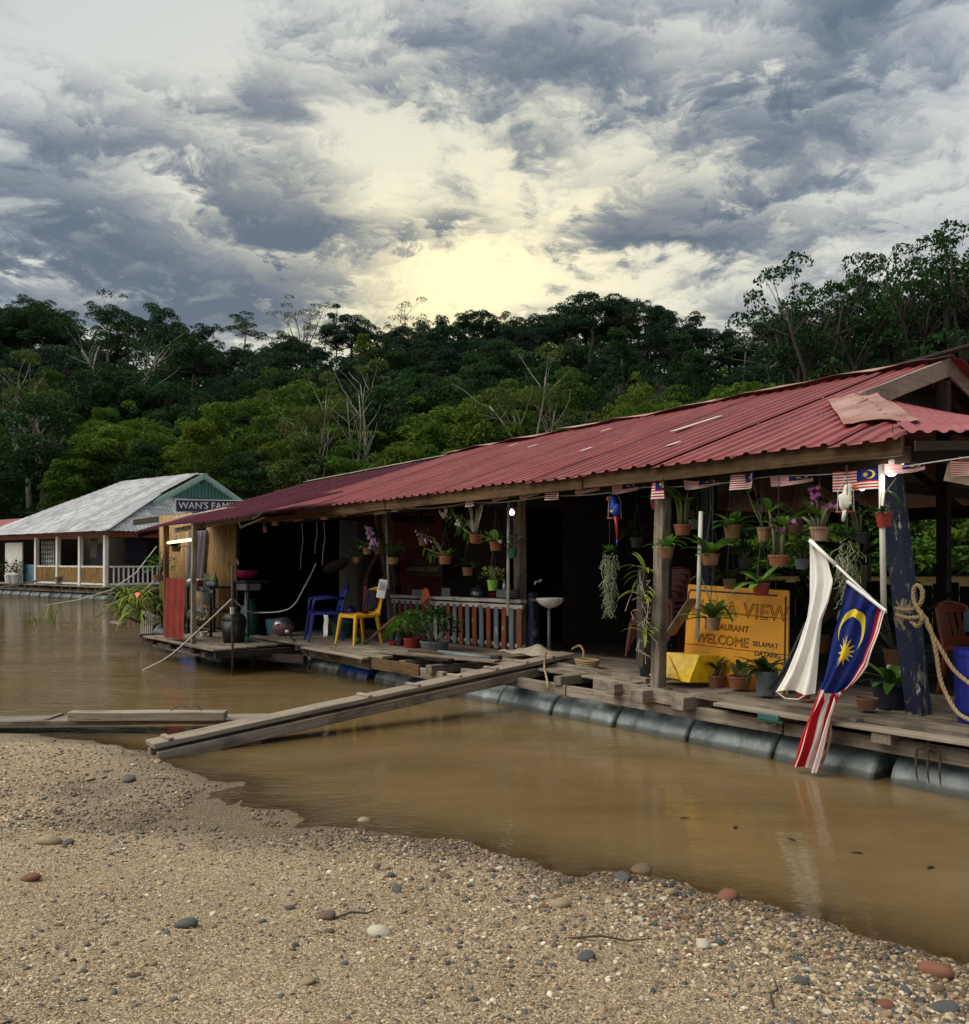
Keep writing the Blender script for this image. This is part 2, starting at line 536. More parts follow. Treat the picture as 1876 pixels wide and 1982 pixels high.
plain('cloth_dark', (0.035, 0.04, 0.045), rough=0.9)
plain('cloth_maroon', (0.12, 0.012, 0.025), rough=0.9)
plain('cloth_navy', (0.012, 0.014, 0.035), rough=0.9)
plain('cloth_green', (0.05, 0.20, 0.11), rough=0.9)
plain('cloth_grey', (0.20, 0.23, 0.27), rough=0.9)
plain('cloth_stripe', (0.35, 0.10, 0.08), (0.5, 0.45, 0.4), scale=30, rough=0.9, stretch=(0.2, 1, 4))
plain('curtain', (0.14, 0.12, 0.14), (0.06, 0.05, 0.065), scale=9, rough=0.9, stretch=(4, 4, 0.3))
plain('towel', (0.45, 0.38, 0.28), rough=0.95, dirt=(0.2, 0.15, 0.1))
plain('sign_yellow', (0.80, 0.36, 0.008), (0.70, 0.29, 0.006), rough=0.5, scale=3, dirt=(0.30, 0.12, 0.01), dirt_amt=0.5)
plain('box_yellow', (0.88, 0.66, 0.01), (0.72, 0.38, 0.01), rough=0.45, dirt=(0.4, 0.13, 0.01), dirt_amt=0.7)
plain('sign_black', (0.016, 0.013, 0.012), rough=0.6)
plain('sign_print', (0.26, 0.06, 0.008), rough=0.6)
plain('sign_night', (0.012, 0.012, 0.05), rough=0.4)
plain('sign_letter', (0.78, 0.74, 0.76), rough=0.5)
plain('teal_paint', (0.07, 0.20, 0.17), (0.05, 0.14, 0.125), rough=0.7, stretch=(4, 4, .4))
plain('mint_paint', (0.40, 0.58, 0.52), rough=0.7, dirt=(0.2, 0.25, 0.2))
plain('skyblue_paint', (0.14, 0.30, 0.40), rough=0.7, dirt=(0.1, 0.13, 0.13))
plain('redbrown_paint', (0.26, 0.06, 0.03), (0.17, 0.04, 0.02), rough=0.7, dirt=(0.1, 0.05, 0.03))
plain('maroon_wall', (0.17, 0.038, 0.022), (0.11, 0.025, 0.015), rough=0.8)
plain('wicker', (0.10, 0.075, 0.045), (0.035, 0.025, 0.015), scale=40, rough=0.9, bumpd=0.008)
plain('skin', (0.20, 0.10, 0.06), rough=0.6)
plain('hair', (0.008, 0.007, 0.006), rough=0.5)
plain('feather_white', (0.76, 0.74, 0.68), (0.66, 0.63, 0.55), rough=0.4)
plain('feather_blue', (0.012, 0.06, 0.55), rough=0.35)
plain('feather_yellow', (0.80, 0.55, 0.02), rough=0.35)
plain('feather_red', (0.52, 0.025, 0.015), rough=0.35)
plain('beak_orange', (0.72, 0.16, 0.01), rough=0.35)
plain('stone_grey', (0.30, 0.30, 0.29), rough=0.8)
plain('globe_pink', (0.30, 0.16, 0.135), (0.22, 0.11, 0.09), rough=0.6, dirt=(0.1, 0.06, 0.05))
plain('fish_orange', (0.78, 0.17, 0.05), rough=0.5)
plain('moss_grey', (0.24, 0.27, 0.17), (0.15, 0.17, 0.09), rough=0.95, scale=20)


def leafy(name, dark, light, warm=None, rough=0.65, transl=0.25, spec=0.12):
    """foliage: hue shifts from object to object and from leaf to leaf"""
    m, nt, b = base(name)
    a = nt.nodes.new('ShaderNodeAttribute'); a.attribute_name = 'leaf'
    oi = nt.nodes.new('ShaderNodeObjectInfo')
    f = E(nt, a.outputs['Fac'])
    r = E(nt, oi.outputs['Random'])
    col = mixc(nt, f, dark, light)
    if warm: col = mixc(nt, (r * 1.6 - 0.5).clamp() * 0.75, col, mixc(nt, f, tuple(x * 0.55 for x in warm), warm))
    nt.links.new(col, b.inputs['Base Color'])
    b.inputs['Roughness'].default_value = rough; b.inputs['Specular IOR Level'].default_value = spec
    t = nt.nodes.new('ShaderNodeBsdfTranslucent'); nt.links.new(col, t.inputs[0])
    mx = nt.nodes.new('ShaderNodeMixShader'); mx.inputs[0].default_value = transl
    nt.links.new(b.outputs[0], mx.inputs[1]); nt.links.new(t.outputs[0], mx.inputs[2])
    out = [n for n in nt.nodes if n.type == 'OUTPUT_MATERIAL'][0]
    nt.links.new(mx.outputs[0], out.inputs[0])
    return m


leafy('canopy_dark', (0.007, 0.026, 0.012), (0.036, 0.090, 0.018), (0.030, 0.084, 0.024), transl=0.3)
leafy('canopy_green', (0.018, 0.056, 0.008), (0.095, 0.19, 0.020), (0.14, 0.19, 0.022), transl=0.35)
leafy('canopy_olive', (0.034, 0.058, 0.014), (0.11, 0.155, 0.032), (0.12, 0.13, 0.035), transl=0.35)
leafy('canopy_haze_blue', (0.007, 0.022, 0.016), (0.028, 0.062, 0.034), (0.030, 0.070, 0.026), transl=0.3)  # blue haze of the far ridge put into the leaf colour
leafy('plant_green', (0.040, 0.10, 0.014), (0.13, 0.25, 0.040), transl=0.3, rough=0.4)
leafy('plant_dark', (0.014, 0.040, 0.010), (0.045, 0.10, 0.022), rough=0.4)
leafy('plant_yellow', (0.09, 0.14, 0.02), (0.24, 0.30, 0.06), transl=0.3, rough=0.4)
leafy('plant_dry', (0.16, 0.12, 0.07), (0.30, 0.25, 0.17))
leafy('petal_white', (0.72, 0.70, 0.68), (0.85, 0.84, 0.82))
leafy('petal_pink', (0.40, 0.18, 0.42), (0.66, 0.44, 0.64))
leafy('petal_violet', (0.26, 0.05, 0.24), (0.45, 0.16, 0.42))
plain('bark_pale', (0.30, 0.28, 0.23), (0.14, 0.125, 0.10), scale=3, rough=0.9)
plain('bark_dark', (0.055, 0.045, 0.033), rough=0.9, scale=4)
plain('stem_green', (0.10, 0.13, 0.05), (0.16, 0.13, 0.07), rough=0.7)
plain('root_pale', (0.42, 0.38, 0.30), rough=0.9)


def emit(name, col, strength):
    m, nt, b = base(name)
    b.inputs['Base Color'].default_value = (0.8, 0.8, 0.8, 1)
    b.inputs['Emission Color'].default_value = (col[0], col[1], col[2], 1); b.inputs['Emission Strength'].default_value = strength
    return m


emit('lamp_white', (1.0, 0.97, 0.88), 5)
emit('lamp_warm', (1.0, 0.62, 0.20), 5)
emit('tube_yellow', (1.0, 0.78, 0.25), 2.2)


def glass(name, col=(0.9, 0.95, 0.95)):
    m, nt, b = base(name)
    b.inputs['Base Color'].default_value = (*col, 1); b.inputs['Transmission Weight'].default_value = 0.9
    b.inputs['Roughness'].default_value = 0.08; b.inputs['IOR'].default_value = 1.2
    return m


glass('clear_plastic'); glass('green_plastic', (0.45, 0.8, 0.65))


def flag_material():
    """fourteen stripes, blue canton, crescent and fourteen-pointed star, from the cloth's own UVs (u along the fly, v down)"""
    m, nt, b = base('flag_cloth')
    uv = nt.nodes.new('ShaderNodeUVMap'); uv.uv_map = 'UVMap'
    s = nt.nodes.new('ShaderNodeSeparateXYZ'); nt.links.new(uv.outputs[0], s.inputs[0])
    u, v = E(nt, s.outputs[0]), E(nt, s.outputs[1])
    odd = (v * 14.0).op('FLOOR').op('MODULO', 2.0)          # 0 red, 1 white
    col = mixc(nt, odd, (0.50, 0.012, 0.02), (0.78, 0.76, 0.73))
    canton = u.lt(0.5) * v.lt(8.0 / 14.0)
    col = mixc(nt, canton, col, (0.006, 0.022, 0.165))
    X, Y = u * 2.0, v                                        # square units: flag is 2 x 1
    def d(cx, cy): return ((X - cx) * (X - cx) + (Y - cy) * (Y - cy)).op('SQRT')
    moon = d(0.40, 0.285).lt(0.205) * d(0.455, 0.285).gt(0.172)
    ang = (Y - 0.285).op('ARCTAN2', X - 0.585)
    saw = ((ang * (14 / (2 * math.pi)) + 20.0).op('FRACT') - 0.5).op('ABSOLUTE') * 2.0
    star = d(0.585, 0.285).lt(0.066 + saw * saw * 0.072)
    col = mixc(nt, moon.mx(star), col, (0.78, 0.58, 0.05))
    w = noise(nt, objvec(nt), 6, 4)
    col = mixc(nt, w.step(0.45, 0.75) * 0.25, col, (0.10, 0.07, 0.05))
    nt.links.new(col, b.inputs['Base Color']); b.inputs['Roughness'].default_value = 0.85; b.inputs['Specular IOR Level'].default_value = 0.2
    t = nt.nodes.new('ShaderNodeBsdfTranslucent'); nt.links.new(col, t.inputs[0])
    mx = nt.nodes.new('ShaderNodeMixShader'); mx.inputs[0].default_value = 0.2
    nt.links.new(b.outputs[0], mx.inputs[1]); nt.links.new(t.outputs[0], mx.inputs[2])
    out = [n for n in nt.nodes if n.type == 'OUTPUT_MATERIAL'][0]; nt.links.new(mx.outputs[0], out.inputs[0])


flag_material()

# ------------------------------------------------------------------ beach height field
BEACH = np.array([(-5.394, 9.978, -0.12), (-4.559, 10.039, -0.16), (-3.602, 9.795, -0.2), (-2.62, 9.317, -0.28), (-5.979, 9.804, -0.1), (-4.638, 7.605, 0.08), (-3.819, 6.262, 0.11), (-4.221, 7.807, 0.06), (-3.759, 7.783, 0.065), (-3.306, 7.772, 0.045), (-3.089, 7.929, 0.012), (-3.605, 6.668, 0.085), (-3.252, 6.898, 0.05), (-2.796, 7.104, 0.03), (-2.447, 6.982, 0.01), (-2.784, 7.571, 0), (-2.161, 6.779, 0), (-2.9, 6.637, 0.016), (-2.925, 6.36, 0.012), (-3.217, 5.951, 0.085), (-2.864, 5.929, 0.05), (-2.611, 6.138, 0.028), (-2.375, 6.459, 0.016), (-1.986, 6.404, 0.008), (-1.666, 6.177, 0.003), (-2.566, 5.76, 0.01), (-2.154, 5.858, 0.002), (-1.849, 5.962, 0.003), (-1.479, 5.858, 0.002), (-1.21, 6.209, -0.02), (-1.662, 6.9, -0.03), (-2.304, 7.429, -0.02), (-1.713, 5.738, 0), (-1.219, 5.595, 0), (-0.756, 5.51, 0), (-0.27, 5.329, 0), (0.18, 5.034, 0), (0.722, 4.778, 0), (0.953, 4.569, 0), (1.293, 4.383, 0), (1.558, 4.082, 0), (1.797, 3.84, 0), (1.972, 3.648, 0), (2.172, 3.389, 0), (-0.512, 6.434, -0.1), (0.216, 6.039, -0.13), (0.872, 5.773, -0.15), (1.686, 5.205, -0.15), (2.349, 4.727, -0.2), (1.989, 9.532, -0.6), (-0.227, 10.362, -0.5), (3.619, 6.694, -0.5), (3.38, 5.047, -0.4), (-2.314, 4.79, 0.12), (-1.515, 4.885, 0.075), (-0.639, 4.656, 0.07), (0.154, 4.311, 0.065), (0.826, 3.959, 0.06), (1.362, 3.569, 0.055), (1.737, 3.214, 0.05), (-1.464, 2.708, 0.28), (-0.693, 2.747, 0.26), (0, 2.805, 0.23), (0.778, 2.921, 0.17), (1.694, 3.133, 0.06), (-1.942, 3.591, 0.2), (-0.931, 3.688, 0.16), (0, 3.447, 0.16)]
 + [(-12, 0, .6), (-6, -6, .7), (0, -6, .6), (6, -6, .3), (9, 0, -.2), (3, 0, .25), (-4, 0, .45), (-10, 6, .2), (-13, 9, .1), (-14, 14, -.6), (0, 16, -1.4), (14, 8, -1.2), (12, 18, -1.6), (-14, -6, .8)], dtype=float)


def tps(d2): return np.where(d2 > 1e-12, d2 * np.log(np.maximum(d2, 1e-12)), 0.0)


def _fit():
    P = BEACH; n = len(P); K = tps(((P[:, None, :2] - P[None, :, :2]) ** 2).sum(2)) + np.eye(n) * 2e-3
    A = np.zeros((n + 3, n + 3)); A[:n, :n] = K; A[:n, n] = 1; A[:n, n + 1:] = P[:, :2]; A[n, :n] = 1; A[n + 1:, :n] = P[:, :2].T
    return np.linalg.solve(A, np.concatenate([P[:, 2], np.zeros(3)]))


_W = _fit()


def vnoise(x, y, seed=0):
    """smooth value noise, about -0.5..0.5"""
    xi, yi = np.floor(x).astype(np.int64), np.floor(y).astype(np.int64); fx, fy = x - xi, y - yi
    fx, fy = fx * fx * (3 - 2 * fx), fy * fy * (3 - 2 * fy)
    def h(a, b):
        k = (a * 374761393 + b * 668265263 + seed * 1442695041) & 0x7fffffff
        k = ((k ^ (k >> 13)) * 1274126177) & 0x7fffffff
        return ((k ^ (k >> 16)) & 0xffff) / 65535.0 - 0.5
    return (h(xi, yi) * (1 - fx) + h(xi + 1, yi) * fx) * (1 - fy) + (h(xi, yi + 1) * (1 - fx) + h(xi + 1, yi + 1) * fx) * fy


def beach_z(x, y):
    x, y = np.atleast_1d(np.asarray(x, float)), np.atleast_1d(np.asarray(y, float)); out = np.empty_like(x)
    n = len(BEACH)
    for i in range(0, len(x), 20000):
        a, b = x[i:i + 20000], y[i:i + 20000]
        d2 = (a[:, None] - BEACH[None, :, 0]) ** 2 + (b[:, None] - BEACH[None, :, 1]) ** 2
        out[i:i + 20000] = tps(d2) @ _W[:n] + _W[n] + a * _W[n + 1] + b * _W[n + 2]
    f = np.clip(1.2 - 0.06 * np.abs(y), 0.3, 1)
    return out + vnoise(x * 2.2, y * 2.2, 1) * 0.035 * f + vnoise(x * 6, y * 6, 2) * 0.014 + vnoise(x * 17, y * 17, 3) * 0.006


def fast_mesh(name, V, F, mat, smooth=True):
    me = bpy.data.meshes.new(name); me.vertices.add(len(V)); me.vertices.foreach_set('co', np.asarray(V, np.float32).ravel())
    F = np.asarray(F, np.int32); n, k = F.shape
    me.loops.add(n * k); me.loops.foreach_set('vertex_index', F.ravel())
    me.polygons.add(n); me.polygons.foreach_set('loop_start', np.arange(0, n * k, k, dtype=np.int32))
    me.update(calc_edges=True); me.validate()
    me.polygons.foreach_set('use_smooth', np.full(len(me.polygons), smooth))
    if mat: me.materials.append(mat)
    return me


def grid_faces(nx, ny):
    i = np.arange((ny - 1) * (nx - 1)); r, c = i // (nx - 1), i % (nx - 1); a = r * nx + c
    return np.stack([a, a + 1, a + nx + 1, a + nx], 1)


def sand_material():
    m, nt, b = base('river_sand')
    g = nt.nodes.new('ShaderNodeNewGeometry'); pos = g.outputs['Position']
    def voro(scale):
        n = nt.nodes.new('ShaderNodeTexVoronoi'); n.inputs['Scale'].default_value = scale; nt.links.new(pos, n.inputs['Vector'])
        return n
    v1, v2 = voro(150), voro(60)
    s = nt.nodes.new('ShaderNodeSeparateColor'); nt.links.new(v1.outputs['Color'], s.inputs[0])
    r1 = E(nt, s.outputs[0])
    s2 = nt.nodes.new('ShaderNodeSeparateColor'); nt.links.new(v2.outputs['Color'], s2.inputs[0])
    r2 = E(nt, s2.outputs[0])
    col = ramp(nt, r1, [(0.0, (0.14, 0.095, 0.052)), (0.30, (0.31, 0.22, 0.125)), (0.70, (0.44, 0.33, 0.20)), (1.0, (0.68, 0.56, 0.39))])
    col = mixc(nt, r2.step(0.72, 0.8) * 0.75, col, (0.20, 0.145, 0.10))
    n1 = noise(nt, pos, 1.6, 6, 0.6)
    col = mixc(nt, n1.step(0.42, 0.70) * 0.4, col, (0.30, 0.215, 0.125))
    sp = nt.nodes.new('ShaderNodeSeparateXYZ'); nt.links.new(pos, sp.inputs[0])
    wet = 1.0 - (E(nt, sp.outputs[2]) + (n1 - 0.5) * 0.06).step(0.004, 0.055)      # damp by the waterline
    col = mixc(nt, wet * 0.62, col, (0.10, 0.066, 0.034))
    nt.links.new(col, b.inputs['Base Color'])
    soak = 1.0 - (E(nt, sp.outputs[2]) + (n1 - 0.5) * 0.02).step(0.0, 0.016)
    nt.links.new((0.9 - wet * 0.35 - soak * 0.42).s, b.inputs['Roughness'])
    d1, d2 = E(nt, v1.outputs['Distance']), E(nt, v2.outputs['Distance'])
    bump(nt, b, d1 * -0.45 + d2 * -0.9 + noise(nt, pos, 35, 6, 0.7) * 1.2, 0.012)
    return m


def build_beach():
    xs = np.concatenate([np.linspace(-16, -9.6, 24), np.arange(-9.5, 7.5, 0.05), np.linspace(7.6, 15, 24)])
    ys = np.concatenate([np.linspace(-8, 1.4, 24), np.arange(1.5, 5.0, 0.035), np.arange(5.0, 10.2, 0.06), np.linspace(10.3, 19, 20)])
    X, Y = np.meshgrid(xs, ys); Z = beach_z(X.ravel(), Y.ravel())
    me = fast_mesh('beach', np.stack([X.ravel(), Y.ravel(), Z], 1), grid_faces(len(xs), len(ys)), sand_material())
    o = bpy.data.objects.new('beach', me); COL.objects.link(o)
    tag(o, 'sandy gravel river beach in the foreground', kind='structure')


build_beach()


# ------------------------------------------------------------------ river
def water_material():
    m, nt, b = base('river_water')
    g = nt.nodes.new('ShaderNodeNewGeometry'); pos = g.outputs['Position']
    sp = nt.nodes.new('ShaderNodeSeparateXYZ'); nt.links.new(pos, sp.inputs[0])
    x, y = E(nt, sp.outputs[0]), E(nt, sp.outputs[1])
    def spot(c, rx, ry, rot=0.0):
        mp = nt.nodes.new('ShaderNodeMapping'); mp.vector_type = 'TEXTURE'; mp.inputs['Location'].default_value = (c[0], c[1], 0)
        mp.inputs['Rotation'].default_value = (0, 0, math.radians(rot)); mp.inputs['Scale'].default_value = (rx * 2.1, ry * 2.1, 1); nt.links.new(pos, mp.inputs[0])
        gr = nt.nodes.new('ShaderNodeTexGradient'); gr.gradient_type = 'QUADRATIC_SPHERE'; nt.links.new(mp.outputs[0], gr.inputs[0])
        return E(nt, gr.outputs[1])
    # wind and shoal ripples: over the bar off the spit, along the lower shore, and out in the open stream on the left
    a = spot((-1.918, 6.55, 0), 1.0, 0.7, -25) + spot((-2.165, 5.888, 0), 0.8, 0.25) + spot((-1.068, 5.83, 0), 0.9, 0.3, -25)
    a2 = spot((-5.318, 10.051, 0), 1.4, 0.7) + spot((-7.687, 14.219, 0), 1.3, 1.0) + spot((-4.384, 12.51, 0), 2.4, 1.3) * 0.5 + spot((-7.674, 18.805, 0), 5, 3) * 0.3
    far = y.step(18, 40)
    n_f = noise(nt, xyz(nt, x * 8.0, y * 24.0, 0.0), 1.0, 3, 0.55, 0.7, '2D')
    n_m = noise(nt, xyz(nt, x * 1.7, y * 4.6, 0.0), 1.0, 3, 0.55, 0.5, '2D')
    n_l = noise(nt, xyz(nt, x * 0.5, y * 1.0, 0.0), 1.0, 2, 0.5, 0.0, '2D')
    h = n_l * 0.016 + n_m * (0.0045 + a * 0.012 + a2 * 0.028 + far * 0.02) + n_f * (0.0013 + a * 0.0065 + a2 * 0.004)
    bn = nt.nodes.new('ShaderNodeBump'); bn.inputs['Distance'].default_value = 1.0; nt.links.new(h.s, bn.inputs['Height'])
    silt = noise(nt, xyz(nt, x * 0.35, y * 0.8, 0.0), 1.0, 4, 0.6, 0.0, '2D')
    col = ramp(nt, silt, [(0.3, (0.130, 0.086, 0.036)), (0.7, (0.185, 0.127, 0.058))])
    # silty water hides the bed within a hand's depth; the thin film at the edge lets it show
    at = nt.nodes.new('ShaderNodeAttribute'); at.attribute_name = 'depth'
    opaque = 1.0 - (E(nt, at.outputs['Fac']) * -26.0).op('EXPONENT')
    df = nt.nodes.new('ShaderNodeBsdfDiffuse'); nt.links.new(col, df.inputs[0])
    tr = nt.nodes.new('ShaderNodeBsdfTransparent'); tr.inputs[0].default_value = (0.80, 0.68, 0.50, 1)
    m1 = nt.nodes.new('ShaderNodeMixShader'); nt.links.new(opaque.s, m1.inputs[0]); nt.links.new(tr.outputs[0], m1.inputs[1]); nt.links.new(df.outputs[0], m1.inputs[2])
    gl = nt.nodes.new('ShaderNodeBsdfGlossy'); gl.inputs['Roughness'].default_value = 0.03; nt.links.new(bn.outputs[0], gl.inputs['Normal'])
    fr = nt.nodes.new('ShaderNodeFresnel'); fr.inputs['IOR'].default_value = 1.33; nt.links.new(bn.outputs[0], fr.inputs['Normal'])
    m2 = nt.nodes.new('ShaderNodeMixShader'); nt.links.new(fr.outputs[0], m2.inputs[0]); nt.links.new(m1.outputs[0], m2.inputs[1]); nt.links.new(gl.outputs[0], m2.inputs[2])
    out = [n for n in nt.nodes if n.type == 'OUTPUT_MATERIAL'][0]; nt.links.new(m2.outputs[0], out.inputs[0])
    return m


def build_river():
    xs = np.concatenate([[-3000, -600, -120, -40, -16], np.arange(-10, 8.01, 0.09), [16, 40, 120, 600, 3000]])
    ys = np.concatenate([[-3000, -600, -60, -8], np.arange(1.0, 11.01, 0.09), [14, 19, 40, 120, 600, 3000]])
    X, Y = np.meshgrid(xs, ys); X, Y = X.ravel(), Y.ravel()
    me = fast_mesh('river', np.stack([X, Y, np.zeros_like(X)], 1), grid_faces(len(xs), len(ys)), water_material())
    dep = np.full(len(X), 3.0); ins = (np.abs(X) < 11) & (Y > .5) & (Y < 11.5); dep[ins] = np.maximum(0, -beach_z(X[ins], Y[ins]))
    a = me.attributes.new('depth', 'FLOAT', 'POINT'); a.data.foreach_set('value', dep.astype(np.float32))
    o = bpy.data.objects.new('river', me); COL.objects.link(o); tag(o, 'muddy brown river water', kind='structure')


build_river()

# ------------------------------------------------------------------ wooded hills across the river
SKYLINE = [(-900, 470), (-400, 505), (0, 500), (100, 480), (200, 470), (300, 450), (420, 440), (500, 465), (600, 460), (720, 452), (850, 462), (950, 485), (1050, 480),
           (1180, 490), (1280, 500), (1360, 452), (1450, 450), (1550, 480), (1700, 500), (1876, 510), (2300, 520), (2900, 480)]
BANK = 100.0


def hill_z(x, y):
    x, y = np.asarray(x, float), np.asarray(y, float)
    px = 938 + 1735 * x / np.maximum(y, 1)
    top = np.interp(px, [a for a, b in SKYLINE], [b for a, b in SKYLINE])
    zr = top * 232 / 1735 + 1.7 - 20.5
    t = np.clip((y - BANK - 4) / 128, 0, 1); t = t * t * (3 - 2 * t)
    back = np.clip((y - 235) / 300, 0, 1)
    return -0.5 + np.clip((y - BANK) / 4, 0, 1) * 1.6 + t * zr * (1 - 0.6 * back) + vnoise(x / 14, y / 14, 5) * 5 * t


def build_hill():
    xs = np.linspace(-420, 420, 200); ys = np.concatenate([np.linspace(BANK - 1, 240, 90), np.linspace(246, 620, 30)])
    X, Y = np.meshgrid(xs, ys); Z = hill_z(X.ravel(), Y.ravel())
    m = plain('forest_floor', (0.030, 0.040, 0.014), (0.016, 0.022, 0.010), scale=0.4, rough=0.95)
    o = bpy.data.objects.new('hill', fast_mesh('hill', np.stack([X.ravel(), Y.ravel(), Z], 1), grid_faces(len(xs), len(ys)), m)); COL.objects.link(o)
    tag(o, 'forested hillside across the river', kind='structure')


build_hill()


def leaf_quads(clumps, dens, size, rng, up=0.35):
    """clumps: centre and radii; returns vertices, faces and a tone per leaf"""
    V, T = [], []
    for c, r in clumps:
        n = max(12, int(dens * (r[0] * r[1] + 0.5 * r[2] * (r[0] + r[1]))))
        u = rng.normal(size=(n, 3)); u /= np.linalg.norm(u, axis=1)[:, None]
        u[:, 2] = np.where(u[:, 2] < -0.35, -u[:, 2], u[:, 2])
        rad = rng.uniform(0.55, 1.08, n) ** 0.6
        p = np.array(c) + u * rad[:, None] * np.array(r)
        nn = u * 0.55 + rng.normal(size=(n, 3)) * 0.7 + np.array([0, 0, up]); nn /= np.linalg.norm(nn, axis=1)[:, None]
        t = np.cross(nn, rng.normal(size=(n, 3))); t /= np.linalg.norm(t, axis=1)[:, None]
        b = np.cross(nn, t); s = size * rng.uniform(0.6, 1.4, n)[:, None]
        q = np.stack([p - t * s, p - b * s * 0.55 + nn * s * 0.12, p + t * s, p + b * s * 0.55 + nn * s * 0.12], 1)
        V.append(q); T.append(np.clip(rng.normal(0.45 + rng.uniform(-0.25, 0.25), 0.2, n), 0, 1))
    V = np.concatenate(V).reshape(-1, 3); T = np.concatenate(T)
    return V, np.arange(len(V)).reshape(-1, 4), T


def crown_object(name, clumps, dens, size, mat, rng, up=0.35):
    V, Fc, T = leaf_quads(clumps, dens, size, rng, up)
    me = fast_mesh(name, V, Fc, mat, False)
    a = me.attributes.new('leaf', 'FLOAT', 'FACE'); a.data.foreach_set('value', T.astype(np.float32))
    o = bpy.data.objects.new(name, me); COL.objects.link(o)
    return o


def limb(mb, a, b, r0, r1, rng, n=6, bend=0.12, seg=5):
    a, b = np.array(a, float), np.array(b, float); L = np.linalg.norm(b - a)
    mid = rng.normal(size=3) * bend * L; mid[2] = abs(mid[2]) * 0.3
    pts = [a + (b - a) * t + mid * math.sin(math.pi * t) * 0.7 + rng.normal(size=3) * 0.012 * L * (0 < t < 1) for t in np.linspace(0, 1, seg)]
    mb.tube(pts, [r0 + (r1 - r0) * t for t in np.linspace(0, 1, seg)], n)
    return pts


